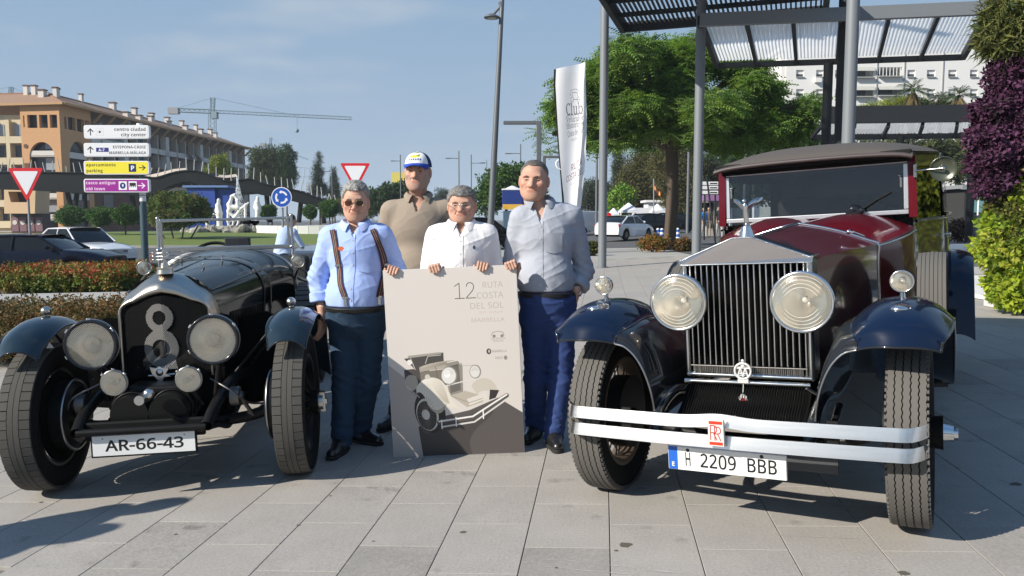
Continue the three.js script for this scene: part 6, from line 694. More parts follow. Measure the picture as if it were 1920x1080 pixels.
  mesh('bonnet_strap', [loft([-1.04, -1.075].map(z => bsec(z, 0.4, 1.266, 1.012, 0.6)))], std([0.02, 0.014, 0.01], 0.6), bonnet);
  mesh('hinge', [bar(V(0, 1.206, -0.2), V(0, 1.27, -1.22), 0.005, 6), bar(V(0.245, 1.1, -0.2), V(0.37, 1.165, -1.22), 0.004, 6), bar(V(-0.245, 1.1, -0.2), V(-0.37, 1.165, -1.22), 0.004, 6)], MT.blackPaint, bonnet);
  for (const s of [-1, 1]) for (let i = 0; i < 14; i++) { const z = -0.42 - i * 0.045, w = mixn(0.272, 0.415, (-z - 0.2) / 1.02); mesh('louvre', [rbox(0.016, 0.16, 0.016, 0.005, s * (w + 0.001), 0.86, z, 0, s * 0.5)], MT.greenBlack, bonnet); }
  mesh('bonnet_catch', [[0.16, 1.25, -0.88], [-0.12, 1.258, -0.9], [0.34, 1.16, -1.0], [0.12, 1.232, -0.55]].map(p => rbox(0.012, 0.03, 0.02, 0.004, ...p)), MT.steel, bonnet);
  const sz = [[-1.23, 0.418, 1.272, 1.02], [-1.4, 0.45, 1.285, 1.03], [-1.58, 0.49, 1.3, 1.04], [-1.72, 0.52, 1.305, 1.05]].map(a => bsec(a[0], a[1], a[2], a[3], 0.5));
  mesh('scuttle', [loft(sz)], MT.greenBlack, P);
  mesh('scuttle_bead', [tube(sz[3].slice(4, 32), 0.014, 60, 8)], MT.steel, P);
  const tz = [-1.74, -2.0, -2.5, -3.0, -3.4, -3.9, -4.3], tw = [0.52, 0.55, 0.57, 0.56, 0.53, 0.42, 0.26], tt = [1.08, 1.02, 0.98, 1.0, 1.03, 0.98, 0.86];
  for (const s of [-1, 1]) mesh('tub_side', [loft(tz.map((z, i) => [0.48, 0.65, 0.82, tt[i]].map((y, k) => V(s * (tw[i] - (k === 0 ? 0.05 : 0) - (k === 3 ? 0.012 : 0)), y, z)))), tube(tz.map((z, i) => V(s * (tw[i] - 0.01), tt[i], z)), 0.014, 40, 6)], MT.greenBlack, P);
  mesh('tail', [loft([V(0, 0, -3.5), V(0, 0, -3.9), V(0, 0, -4.3), V(0, 0, -4.45)].map((c, i) => [-1, -0.7, -0.3, 0, 0.3, 0.7, 1].map(t => V(t * [0.5, 0.42, 0.26, 0.15][i], [1.04, 1.0, 0.88, 0.7][i] + 0.05 * (1 - t * t), c.z))))], MT.greenBlack, P);
  mesh('seat', [rbox(0.48, 0.5, 0.14, 0.05, -0.25, 0.95, -2.75, -0.15), rbox(0.48, 0.5, 0.14, 0.05, 0.27, 0.95, -2.75, -0.15), rbox(1.0, 0.14, 0.5, 0.05, 0, 0.65, -2.45)], std([0.018, 0.022, 0.018], 0.6), P);
  mesh('rear_box', [rbox(0.2, 0.09, 0.06, 0.01, 0.03, 1.345, -2.0)], std([0.02, 0.022, 0.026], 0.5), P);
  mesh('steering_wheel', [mv(new THREE.TorusGeometry(0.215, 0.014, 8, 40), -0.19, 1.16, -2.05, -0.5), bar(V(-0.19, 1.16, -2.05), V(-0.19, 0.9, -1.7), 0.018), ...[0, 1, 2, 3].map(i => bar(V(-0.19, 1.16, -2.05), V(-0.19 + 0.2 * Math.cos(i * 1.571 + 0.78), 1.16 + 0.176 * Math.sin(i * 1.571 + 0.78), -2.05 + 0.1 * Math.sin(i * 1.571 + 0.78)), 0.006))], MT.matBlack, P);
  const wf = mesh('windscreen_frame', [rbox(0.99, 0.022, 0.02, 0.004, 0, 1.54, -1.72), rbox(0.99, 0.034, 0.018, 0.005, 0, 1.312, -1.712), ...[-1, 1].flatMap(s => [rbox(0.02, 0.24, 0.02, 0.004, s * 0.487, 1.425, -1.716), bar(V(s * 0.515, 1.06, -1.71), V(s * 0.512, 1.555, -1.722), 0.011, 10), sph(0.014, s * 0.512, 1.56, -1.722, 1, 1, 1, 8), sph(0.018, s * 0.512, 1.31, -1.7, 1, 1, 1, 10)])], MT.steelBright, P);
  mesh('windscreen_glass', [box(0.97, 0.215, 0.005, 0, 1.432, -1.717)], MT.clearGlass, wf);
  mesh('rear_view_mirror', [rbox(0.13, 0.026, 0.02, 0.008, 0.19, 1.512, -1.76), sph(0.022, 0.22, 1.505, -1.765, 1, 1, 1, 10), bar(V(0.19, 1.512, -1.76), V(0.19, 1.54, -1.73), 0.006)], MT.matBlack, wf);
  const spot = (x, y, z) => { const l = sealLamp(P, 'spot_lamp', V(x, y, z), 0.052, 0.085, { lensMat: MT.lampLens, rimMat: MT.steel }); mesh('lamp_arm', [bar(V(0, -0.04, -0.05), V(-x * 0.1, -0.16, -0.12), 0.009), bar(V(0, -0.05, -0.04), V(x * 0.1, -0.1, -0.1), 0.007)], MT.dullSteel, l); };
  spot(-0.563, 1.185, -1.5); spot(0.565, 1.194, -1.6);
  // wings, wheels, brakes, lamps each side
  for (const s of [-1, 1]) {
    const C = spline([V(0, 0.845, 0.335), V(0, 0.925, 0.255), V(0, 0.98, 0.12), V(0, 0.995, -0.05), V(0, 0.965, -0.22), V(0, 0.87, -0.4), V(0, 0.7, -0.53), V(0, 0.52, -0.6)], 36);
    const rows = C.map((c, i) => { const t = i / 36, hw = 0.125 * mixn(0.82, 1.05, sstep(0, 0.25, t)), row = []; for (let j = 0; j <= 16; j++) { const q = j / 8 - 1; row.push(V(s * (0.7 + hw * q) + 0.055, c.y - 0.055 * Math.pow(Math.abs(q), 2.4), c.z - 0.02 * q * q * (1 - t))); } return s < 0 ? row.reverse() : row; });
    const w = mesh('front_wing', shell(rows, 0.006), MT.wingBlue, P);
    mesh('wing_bead', [tube(rows.map(r => r[0]), 0.005, 50, 6), tube(rows.map(r => r[16]), 0.005, 50, 6), tube(rows[0], 0.005, 24, 6)], MT.blackPaint, w);
    mesh('wing_lamp', [sph(0.028, s * 0.69 + 0.045, 1.022, -0.06, 1, 1, 1.25, 16), cyl(0.012, 0.018, 0.03, 12, s * 0.69 + 0.045, 0.992, -0.06)], MT.nickel, w);
    mesh('wing_stay', [bar(V(s * 0.64, 0.9, -0.1), V(s * 0.4, 0.62, -0.02), 0.009), bar(V(s * 0.64, 0.88, -0.3), V(s * 0.42, 0.6, -0.35), 0.009)], MT.oilBlack, P);
    const W = wireWheel(P, { R: 0.42, W: 0.175, kind: 'block', out: s, pos: V(s * 0.7 + 0.055, 0.42, 0) });
    mesh('brake_drum', [cyl(0.2, 0.2, 0.07, 48, -s * 0.11, 0, 0, 0, 0, Math.PI / 2), cyl(0.16, 0.19, 0.03, 40, -s * 0.155, 0, 0, 0, 0, s * Math.PI / 2)], MT.oilBlack, W);
    mesh('splash_panel', [ext([[s * 0.3, 0.3], [s * 0.62, 0.34], [s * 0.64, 0.62], [s * 0.6, 0.86], [s * 0.5, 0.92], [s * 0.3, 0.88]], 0.02).translate(0, 0, -0.56)], MT.underBlack, P);
    mesh('back_plate', [cyl(0.255, 0.255, 0.006, 48, -s * 0.06, 0, 0, 0, 0, Math.PI / 2)], MT.underBlack, W);
    mesh('drum_rim', [mv(new THREE.TorusGeometry(0.2, 0.008, 8, 56), -s * 0.148, 0, 0, 0, Math.PI / 2)], MT.steel, W);
    mesh('hub_nut', [cyl(0.05, 0.05, 0.06, 20, s * 0.12, 0, 0, 0, 0, Math.PI / 2), box(0.03, 0.13, 0.026, s * 0.145, 0, 0, 0.3), box(0.012, 0.03, 0.03, s * 0.165, 0, 0)], MT.steelBright, W);
    const rw = wireWheel(P, { R: 0.42, W: 0.175, kind: 'block', out: s, pos: V(s * 0.72, 0.42, -3.3), spokes: 24 });
    const L = sealLamp(P, 'headlamp', V(s * 0.328, 0.843, 0.155), 0.138, 0.18, { shellMat: MT.blackPaint, rimMat: MT.blackPaint, lensMat: MT.lampLens });
    mesh('stone_guard', [...lattice((x, y) => Math.hypot(x, y) < 0.131, -0.133, 0.133, -0.133, 0.133, 0.0125, 0.0014, (x, y) => 0.034 - 0.016 * (Math.hypot(x, y) / 0.138) ** 2), ], MT.guardSteel, L);
    mesh('guard_ring', torusz(0.134, 0.011, 0, 0, 0.014, 48, 8), MT.blackPaint, L);
    mesh('rim_clip', [0.6, 1.57, 2.54, 3.6].map(a => rbox(0.016, 0.024, 0.02, 0.004, Math.cos(a) * 0.143, Math.sin(a) * 0.143, 0.01, 0, 0, a)), MT.steelBright, L);
    mesh('bright_ring', torusz(0.141, 0.003, 0, 0, -0.02, 48, 6), MT.steel, L);
    const F = sealLamp(P, 'fog_lamp', V(s * 0.198, 0.633, 0.215), 0.072, 0.1, { shellMat: MT.blackPaint, rimMat: MT.steel, lensMat: MT.lampLens });
    mesh('stone_guard', [...lattice((x, y) => Math.hypot(x, y) < 0.068, -0.07, 0.07, -0.07, 0.07, 0.0095, 0.0012, () => 0.02)], MT.guardSteel, F);
    mesh('rim_clip', [0.7, 1.57, 2.44].map(a => rbox(0.012, 0.016, 0.016, 0.003, Math.cos(a) * 0.077, Math.sin(a) * 0.077, 0.006, 0, 0, a)), MT.steelBright, F);
    mesh('lamp_bracket', [bar(V(s * 0.328, 0.7, 0.05), V(s * 0.3, 0.5, 0.05), 0.018), bar(V(s * 0.198, 0.56, 0.17), V(s * 0.25, 0.47, 0.15), 0.012), bar(V(s * 0.328, 0.72, 0.07), V(s * 0.26, 0.78, -0.06), 0.012)], MT.oilBlack, P);
    mesh('frame_rail', [tube([V(s * 0.36, 0.52, -3.6), V(s * 0.36, 0.52, -0.6), V(s * 0.35, 0.55, -0.1), V(s * 0.34, 0.47, 0.3), V(s * 0.33, 0.41, 0.42)], 0.032, 40, 10)], MT.oilBlack, P);
    mesh('leaf_spring', [0, 1, 2, 3].map(k => tube([V(s * 0.34, 0.4 - k * 0.006, 0.42 - k * 0.06), V(s * 0.35, 0.34 - k * 0.012, 0), V(s * 0.36, 0.4 - k * 0.006, -0.45 + k * 0.06)], 0.014, 20, 6)), MT.oilBlack, P);
    mesh('damper', [cyl(0.055, 0.055, 0.05, 24, s * 0.42, 0.5, 0.1, 0, 0, Math.PI / 2), bar(V(s * 0.44, 0.5, 0.1), V(s * 0.5, 0.36, 0.02), 0.012), cyl(0.026, 0.026, 0.06, 6, s * 0.43, 0.5, 0.1, 0, 0, Math.PI / 2)], MT.dullSteel, P);
    mesh('brake_cable', [tube([V(s * 0.3, 0.62, 0.16), V(s * 0.42, 0.56, 0.22), V(s * 0.5, 0.46, 0.12), V(s * 0.56, 0.44, 0.06)], 0.006, 20, 6)], MT.dullSteel, P);
  }
  mesh('spare_tyre', [tyreBody(0.4, 0.18, 0.27).translate(0.64, 0.62, -1.62)], MT.rubber, P);
  mesh('spare_tread', [...Array(44)].map((_, i) => mv(new RoundedBoxGeometry(0.15, 0.012, 0.045, 1, 0.003), 0, 0.4, 0).rotateX(i / 44 * 6.283).translate(0.64, 0.62, -1.62)), MT.dustyRubber, P);
  mesh('front_axle', [tube([V(-0.66, 0.42, 0), V(-0.44, 0.35, 0), V(0.44, 0.35, 0), V(0.66, 0.42, 0)], 0.034, 30, 8), bar(V(-0.6, 0.33, -0.14), V(0.6, 0.33, -0.14), 0.014), bar(V(-0.33, 0.41, 0.42), V(0.33, 0.41, 0.42), 0.02)], MT.oilBlack, P);
  mesh('blower', [cylz(0.1, 0.11, 0.3, 28, -0.1, 0.47, 0.16), cylz(0.1, 0.11, 0.3, 28, 0.1, 0.47, 0.16), ...[...Array(7)].map((_, i) => torusz(0.11, 0.006, i % 2 ? 0.1 : -0.1, 0.47, 0.04 + i * 0.035, 28, 6)), rbox(0.3, 0.05, 0.2, 0.02, 0, 0.575, 0.1)], MT.oilBlack, P);
  mesh('front_apron', [rbox(0.62, 0.1, 0.03, 0.01, 0, 0.4, 0.36)], MT.matBlack, P);
  mesh('bulkhead', [rbox(0.66, 0.34, 0.04, 0.01, 0, 0.47, -0.1)], MT.underBlack, P);
  mesh('under_shield', [rbox(0.7, 0.03, 1.9, 0.01, 0, 0.36, -1.0)], MT.underBlack, P);
  mesh('crank_nose', [cylz(0.026, 0.03, 0.1, 20, 0.005, 0.575, 0.4), sph(0.03, 0.03, 0.592, 0.37, 1, 1, 1, 14)], MT.steelBright, P);
  mesh('club_badge', [ext([[-0.055, 0.03], [-0.02, 0.022], [0, 0.034], [0.02, 0.022], [0.055, 0.02], [0.036, -0.012], [0.062, -0.03], [0.026, -0.034], [0.012, -0.056], [-0.012, -0.056], [-0.026, -0.034], [-0.045, -0.01]], 0.01, 0.003).translate(-0.012, 0.652, 0.03), sph(0.022, -0.012, 0.648, 0.038, 1, 1, 0.5, 14), bar(V(-0.08, 0.628, 0.02), V(0.07, 0.632, 0.02), 0.006)], MT.steelBright, P);
  mesh('warning_triangle', [ext([[-0.02, 0], [0.02, 0], [0, 0.034]], 0.003).translate(-0.56, 0.83, 0.12)], MT.white, P);
  const pl = mesh('number_plate', [rbox(0.545, 0.128, 0.014, 0.004, 0, 0.329, 0.395)], MT.matBlack, P);
  mesh('plate_print', [mv(new THREE.PlaneGeometry(0.525, 0.108), 0, 0.329, 0.4033)], plateTexture(1040, 214, (c, w, h) => {
    c.fillStyle = '#e6e6e4'; c.fillRect(0, 0, w, h); c.fillStyle = '#16171a'; c.strokeStyle = '#16171a'; c.lineWidth = 7; c.font = '150px sans-serif'; c.textBaseline = 'middle'; const s = 'AR-66-43', m = c.measureText(s).width; c.save(); c.translate(130, h / 2 + 4); c.scale((w - 240) / m, 1.05); c.fillText(s, 0, 0); c.strokeText(s, 0, 0); c.restore();
    c.fillStyle = '#777'; for (const x of [105, 935]) { c.beginPath(); c.arc(x, 30, 8, 0, 7); c.fill(); }
  }), pl);
}
// ---------------------------------------------------------------- modern cars, side-on x forward
function modernCar(label, paint, o, pos, turn) {
  const T = thing('parked_car', label, 'car', pos, turn), L = o.L ?? 4.4, W = o.W ?? 1.78, H = o.H ?? 1.45, hx = L / 2;
  const prof = o.prof ?? { hood: 0.92, belt: 0.98, a0: 0.98, a1: 0.25, r1: -1.05, r0: -1.75, tail: 0.98 };
  const belt = x => x > prof.a0 ? mixn(prof.hood, prof.hood - 0.22, Math.pow((x - prof.a0) / (hx - prof.a0), 2.4)) : x < prof.r0 ? mixn(prof.tail, prof.tail - 0.12, Math.pow((prof.r0 - x) / (hx + prof.r0 + 1e-6), 2)) : prof.belt;
  const xs = []; for (let i = 0; i <= 48; i++) xs.push(-hx + L * i / 48); const wAt = x => W / 2 * (1 - 0.13 * Math.pow(Math.abs(x) / hx, 6)) ;
  const wx = [hx - 0.85, -hx + 0.8], wr = 0.32;
  const low = x => { let y = 0.24; for (const c of wx) { const d = Math.abs(x - c); if (d < wr + 0.06) y = Math.max(y, wr + Math.sqrt(Math.max(0, (wr + 0.06) ** 2 - d * d))); } return y + 0.1 * Math.pow(Math.abs(x) / hx, 10); };
  const rows = xs.map(x => { const w = wAt(x), b = belt(x), l = low(x), r = []; const ys = [l, mixn(l, b, 0.3), mixn(l, b, 0.62), mixn(l, b, 0.88), b]; const ws = [0.97, 1, 1, 0.975, 0.92]; for (let k = 0; k < 5; k++) r.push(V(x, ys[k], w * ws[k])); for (const t of [0.6, 0.25, 0, -0.25, -0.6]) r.push(V(x, b + 0.035 * (1 - t * t), w * 0.92 * t)); for (let k = 4; k >= 0; k--) r.push(V(x, ys[k], -w * ws[k])); return r; });
  mesh('body', [loft(rows, { caps: true, crease: 0.9 })], paint, T); mesh('under_body', [box(L * 0.94, 0.16, W * 0.86, 0, 0.3, 0), ...wx.flatMap(x => [box(0.74, 0.5, W * 0.84, x, 0.5, 0)])], MT.matBlack, T);
  // cabin: glass and roof
  const cab = [[prof.a0, prof.belt + 0.0, 0.9], [mixn(prof.a0, prof.a1, 0.5), mixn(prof.belt, H - 0.03, 0.55), 0.82], [prof.a1, H - 0.03, 0.73], [mixn(prof.a1, prof.r1, 0.5), H, 0.74], [prof.r1, H - 0.04, 0.73], [mixn(prof.r1, prof.r0, 0.5), mixn(H, prof.belt, 0.4), 0.79], [prof.r0, prof.belt, 0.88]];
  const gl = cab.map(([x, y, w]) => { const h = W / 2; return [V(x, prof.belt - 0.02, h * 0.9), V(x, mixn(prof.belt, y, 0.5), h * mixn(0.9, w, 0.45)), V(x, y - 0.02, h * w), V(x, y, h * w * 0.9), V(x, y + 0.01, 0), V(x, y, -h * w * 0.9), V(x, y - 0.02, -h * w), V(x, mixn(prof.belt, y, 0.5), -h * mixn(0.9, w, 0.45)), V(x, prof.belt - 0.02, -h * 0.9)]; });
  mesh('window', [loft(gl, { crease: 0.7 })], MT.carGlass, T);
  mesh('roof', [loft(cab.slice(2, 5).map(([x, y, w], i) => { const h = W / 2, r = []; for (const t of [-1, -0.93, -0.5, 0, 0.5, 0.93, 1]) r.push(V(x + (i === 0 ? 0.1 : i === 2 ? -0.1 : 0), y + 0.022 * (1 - t * t) - (Math.abs(t) === 1 ? 0.06 : 0) + 0.006, h * (w + 0.012) * t)); return r; }))], paint, T);
  for (const s of [-1, 1]) { const h = W / 2 * s, q = (i, y) => V(cab[i][0], y, h * (cab[i][2] + 0.02)); mesh('pillar', [bar(V(prof.a0, prof.belt, h * 0.92), q(2, H - 0.05), 0.035, 6), bar(V(mixn(prof.a1, prof.r1, 0.45), prof.belt, h * 0.93), V(mixn(prof.a1, prof.r1, 0.45), H - 0.04, h * 0.76), 0.03, 6), bar(V(prof.r0, prof.belt, h * 0.9), q(4, H - 0.07), 0.05, 6), bar(q(2, H - 0.03), q(4, H - 0.05), 0.03, 6)], paint, T); mesh('mirror', [sph(0.09, prof.a0 - 0.35, prof.belt + 0.09, h * 1.06, 0.7, 0.75, 1.1, 10)], paint, T); mesh('headlamp', [sph(0.12, hx - 0.13, 0.68, h * 0.72, 1.0, 0.7, 1.3, 12)], MT.steelBright, T); mesh('tail_lamp', [sph(0.13, -hx + 0.1, 0.86, h * 0.76, 0.7, 0.7, 1.3, 12)], MT.tailRed, T); for (const x of wx) { const w = new THREE.Group(); w.name = 'wheel'; w.position.set(x, wr, h * 0.9); T.add(w); mesh('tyre', [new THREE.TorusGeometry(wr - 0.075, 0.085, 10, 28)], MT.rubber, w); mesh('rim', [cylz(0.22, 0.22, 0.1, 20, 0, 0, 0), ...[0, 1, 2, 3, 4].map(i => box(0.05, 0.4, 0.02, 0, 0, s * 0.055, 0, 0, i * 1.2566))], MT.dullSteel, w); } }
  mesh('grille', [rbox(0.06, 0.2, W * 0.42, 0.02, hx - 0.03, 0.6, 0), rbox(0.06, 0.1, W * 0.6, 0.02, hx - 0.06, 0.36, 0)], o.grille ?? MT.matBlack, T); mesh('number_plate', [box(0.02, 0.11, 0.5, -hx + 0.0, 0.62, 0), box(0.02, 0.11, 0.5, hx + 0.0, 0.45, 0)], MT.platePaint, T);
  return T;
}
MT.carGlass = phy([0.012, 0.014, 0.016], 0.04, 0, { specularIntensity: 0.6 }); MT.tailRed = std([0.5, 0.01, 0.01], 0.25); const carWhite = phy([0.7, 0.7, 0.7], 0.3, 0, { clearcoat: 1, clearcoatRoughness: 0.05 }), carNavy = phy([0.004, 0.006, 0.016], 0.25, 0, { specularIntensity: 0.05, clearcoat: 0.6, clearcoatRoughness: 0.05 }), carBlack = phy([0.005, 0.005, 0.007], 0.3, 0, { specularIntensity: 0.05, clearcoat: 0.6, clearcoatRoughness: 0.06 });
modernCar('dark navy hatchback passing on the left behind the red hedge', carNavy, { L: 4.2, H: 1.42, prof: { hood: 0.95, belt: 0.96, a0: 0.9, a1: 0.15, r1: -1.5, r0: -2.0, tail: 0.95 } }, gat(85, 24.2), 0.02);
modernCar('white saloon car in front of the clipped trees', carWhite, { L: 4.9, H: 1.56, W: 1.86, grille: std([0.02, 0.06, 0.3], 0.4) }, gat(150, 32), -0.5);
modernCar('white saloon seen from behind right of the first grey post', carWhite, { L: 4.5, H: 1.42, prof: { hood: 0.92, belt: 0.96, a0: 0.95, a1: 0.25, r1: -1.0, r0: -1.9, tail: 1.02 } }, gat(1172, 46), 0.95);
modernCar('black parked car between the person in white and the person in grey-blue', carBlack, { L: 4.5, H: 1.62 }, gat(908, 40), 0.25);
modernCar('dark parked car left of the street tree trunk', carBlack, { L: 4.4, H: 1.5 }, gat(1222, 58), 0.5); modernCar('dark parked car right of the street tree trunk', carBlack, { L: 4.4, H: 1.5 }, gat(1268, 60), 0.2);
{
  const T = thing('white_van', 'small white van behind the first grey post', 'van', gat(1108, 62), 0.6); mesh('body', [ext([[-2.1, 0.35], [2.1, 0.35], [2.15, 0.95], [1.35, 1.1], [0.95, 1.85], [-2.1, 1.9]], 1.7, 0.05).translate(0, 0, -0.85)], carWhite, T); mesh('window', [ext([[0.35, 1.1], [1.2, 1.1], [0.88, 1.7], [0.35, 1.7]], 1.74).translate(0, 0, -0.87), beam(V(1.37, 1.15, 0), V(1.0, 1.78, 0), 1.5, 0.03)], MT.carGlass, T); for (const x of [-1.4, 1.4]) for (const s of [-1, 1]) mesh('wheel', [torusz(0.24, 0.09, x, 0.32, s * 0.8, 20, 8)], MT.rubber, T);
}
// front of a small dark vintage car glimpsed between the racing car and the first person
{
  const b = gat(588, 9.2), T = thing('dark_vintage_car', 'dark vintage car glimpsed between the racing car windscreen and the person in braces', 'car', b, 0.25); const top = at(588, 470, 9.2).y - b.y;
  mesh('radiator', [rbox(0.5, 0.62, 0.1, 0.03, 0, top - 0.31, 0)], MT.steel, T); mesh('core', [box(0.42, 0.5, 0.03, 0, top - 0.33, 0.05)], MT.matBlack, T); for (let i = 0; i < 9; i++) mesh('slat', [rbox(0.012, 0.5, 0.02, 0.004, -0.19 + i * 0.0475, top - 0.33, 0.07)], MT.steel, T);
  mesh('bonnet', [loft([0, -0.5, -1.1].map((z, i) => { const w = 0.25 + i * 0.07, r = []; for (let k = 0; k <= 12; k++) { const a = Math.PI * k / 12; r.push(V(Math.cos(a) * w * -1, top - 0.35 + Math.pow(Math.sin(a), 0.6) * (0.34 + 0.02 * i), z - 0.05)); } return r; }))], MT.blackPaint, T); mesh('body', [rbox(1.0, 0.55, 1.6, 0.1, 0, top - 0.35, -1.95)], MT.blackPaint, T);
  for (const s of [-1, 1]) { mesh('wing', shell([0.36, 0.2, -0.1, -0.4, -0.7].map((z, i) => [-1, -0.3, 0.3, 1].map(k => V(s * 0.58 + k * 0.13, [0.5, 0.66, 0.72, 0.6, 0.36][i] - 0.04 * k * k, z))), 0.01), MT.blackPaint, T); mesh('wheel', [mv(new THREE.TorusGeometry(0.27, 0.07, 10, 28), s * 0.58, 0.34, 0, 0, Math.PI / 2), cyl(0.22, 0.22, 0.08, 20, s * 0.58, 0.34, 0, 0, 0, Math.PI / 2)], MT.rubber, T); sealLamp(T, 'headlamp', V(s * 0.3, top - 0.3, 0.2), 0.09, 0.12, {}); mesh('rear_wheel', [mv(new THREE.TorusGeometry(0.27, 0.07, 10, 28), s * 0.58, 0.34, -2.4, 0, Math.PI / 2)], MT.rubber, T); }
}
// ---------------------------------------------------------------- the poster board
{
  const tl = at(722, 507, 4.74), bl = at(737, 858, 4.74), tr = at(970, 496, 4.74), br = at(985, 848, 4.74);
  const w = (tl.distanceTo(tr) + bl.distanceTo(br)) / 2, h = (tl.distanceTo(bl) + tr.distanceTo(br)) / 2, ux = tr.clone().sub(tl).normalize();
  const c = bl.clone().lerp(br, 0.5); c.y = groundY(c.x) + 0.001;
  const b = thing('poster_board', 'tall pale poster board with a vintage car print held upright between the people', 'poster', c);
  b.rotation.z = Math.atan2(ux.y, ux.x);
  mesh('board', [box(w, h, 0.01, 0, h / 2, -0.005)], std([0.7, 0.69, 0.67], 0.7), b);
  const t = canvasTex(1000, 1410, (g, W, H) => {
    const X = x => x * W, Y = y => y * H, poly = (p, f) => { g.fillStyle = f; g.beginPath(); p.forEach(([x, y], i) => i ? g.lineTo(X(x), Y(y)) : g.moveTo(X(x), Y(y))); g.closePath(); g.fill(); }, ell = (x, y, rx, ry, f, a = 0) => { g.fillStyle = f; g.beginPath(); g.ellipse(X(x), Y(y), X(rx), X(ry), a, 0, 7); g.fill(); }, line = (p, s, lw) => { g.strokeStyle = s; g.lineWidth = lw; g.lineJoin = g.lineCap = 'round'; g.beginPath(); p.forEach(([x, y], i) => i ? g.lineTo(X(x), Y(y)) : g.moveTo(X(x), Y(y))); g.stroke(); }, cur = (p, f) => { g.fillStyle = f; g.beginPath(); g.moveTo(X(p[0][0]), Y(p[0][1])); for (let i = 1; i < p.length; i++) { const q = p[i]; q.length === 2 ? g.lineTo(X(q[0]), Y(q[1])) : g.bezierCurveTo(X(q[0]), Y(q[1]), X(q[2]), Y(q[3]), X(q[4]), Y(q[5])); } g.closePath(); g.fill(); };
    g.fillStyle = '#d6cec6'; g.fillRect(0, 0, W, H);
    poly([[0, 0.5], [0.14, 0.585], [0.3, 0.8], [0.25, 1], [0, 1]], '#aca49e');
    poly([[0.2, 0.84], [0.3, 0.8], [0.6, 0.76], [0.82, 0.7], [1, 0.785], [1, 1], [0.225, 1]], '#57514f');
    cur([[0.2, 0.84], [0.3, 0.86, 0.6, 0.8, 0.8, 0.72], [0.78, 0.84, 0.62, 0.82, 0.585, 0.94], [0.6, 1], [0.225, 1]], '#46413f');
    // the car in the print
    poly([[0.12, 0.47], [0.42, 0.445], [0.42, 0.5], [0.2, 0.53]], '#4a4644'); poly([[0.15, 0.455], [0.4, 0.442], [0.405, 0.452], [0.15, 0.468]], '#a39b90');
    poly([[0.115, 0.53], [0.3, 0.52], [0.35, 0.66], [0.27, 0.72], [0.12, 0.62]], '#4d4744');
    cur([[0.23, 0.52], [0.3, 0.495, 0.45, 0.487, 0.52, 0.49], [0.56, 0.51], [0.5, 0.535, 0.35, 0.53, 0.235, 0.545]], '#aaa193'); poly([[0.235, 0.545], [0.5, 0.53], [0.47, 0.62], [0.36, 0.64], [0.24, 0.6]], '#7b7368');
    line([[0.34, 0.495], [0.36, 0.535], [0.365, 0.6]], '#5a534b', 4);
    poly([[0.44, 0.5], [0.53, 0.487], [0.56, 0.52], [0.555, 0.66], [0.45, 0.68], [0.43, 0.56]], '#8f897f'); poly([[0.455, 0.52], [0.53, 0.51], [0.54, 0.65], [0.46, 0.665]], '#5e5954'); for (let i = 0; i < 9; i++) line([[0.462 + i * 0.009, 0.522], [0.467 + i * 0.009, 0.66]], '#8b857c', 2);
    ell(0.165, 0.6, 0.05, 0.06, '#b5ab9d'); ell(0.16, 0.49, 0.02, 0.02, '#e4e0d8');
    ell(0.295, 0.76, 0.115, 0.165, '#35302e', -0.2); ell(0.275, 0.775, 0.082, 0.125, '#d4cec4', -0.2); ell(0.27, 0.78, 0.072, 0.112, '#3b3634', -0.2); ell(0.262, 0.775, 0.03, 0.04, '#cfcac2', -0.3);
    cur([[0.2, 0.63], [0.24, 0.57, 0.34, 0.56, 0.4, 0.6], [0.47, 0.66, 0.46, 0.72, 0.52, 0.745], [0.42, 0.74], [0.38, 0.78, 0.32, 0.77, 0.28, 0.72], [0.26, 0.66, 0.22, 0.64, 0.2, 0.66]], '#ddd5c6'); cur([[0.28, 0.72], [0.34, 0.77, 0.38, 0.76, 0.43, 0.71], [0.4, 0.79, 0.33, 0.79, 0.28, 0.72]], '#b6ac9c');
    poly([[0.46, 0.68], [0.57, 0.655], [0.72, 0.69], [0.7, 0.72], [0.58, 0.745]], '#b8ae9f'); poly([[0.58, 0.7], [0.72, 0.67], [0.74, 0.7], [0.6, 0.735]], '#d9d2c7');
    cur([[0.62, 0.63], [0.68, 0.57, 0.79, 0.58, 0.82, 0.66], [0.75, 0.67, 0.7, 0.64, 0.66, 0.68]], '#c8bfb0'); poly([[0.76, 0.655], [0.83, 0.66], [0.8, 0.7], [0.75, 0.71]], '#34302e');
    line([[0.42, 0.625], [0.66, 0.59]], '#d8d5ce', 9);
    ell(0.29, 0.575, 0.02, 0.024, '#c9c4ba'); ell(0.455, 0.57, 0.062, 0.07, '#8b857d'); ell(0.452, 0.57, 0.054, 0.062, '#dedbd5'); ell(0.44, 0.56, 0.026, 0.03, '#f0efeb'); ell(0.655, 0.555, 0.044, 0.052, '#8b857d'); ell(0.652, 0.555, 0.037, 0.045, '#dcd8d2');
    line([[0.36, 0.82], [0.62, 0.8], [0.885, 0.69]], '#55504c', 34); line([[0.36, 0.815], [0.62, 0.795], [0.885, 0.685]], '#ebe8e2', 13); line([[0.38, 0.845], [0.63, 0.825], [0.88, 0.712]], '#d5d1ca', 13); for (const [x, y] of [[0.38, 0.83], [0.49, 0.82], [0.7, 0.785]]) line([[x, y - 0.022], [x, y + 0.024]], '#f2f0ec', 9);
    const grd = (x0, y0, x1, y1, c0, c1) => { const q = g.createLinearGradient(X(x0), Y(y0), X(x1), Y(y1)); q.addColorStop(0, c0); q.addColorStop(1, c1); return q; };
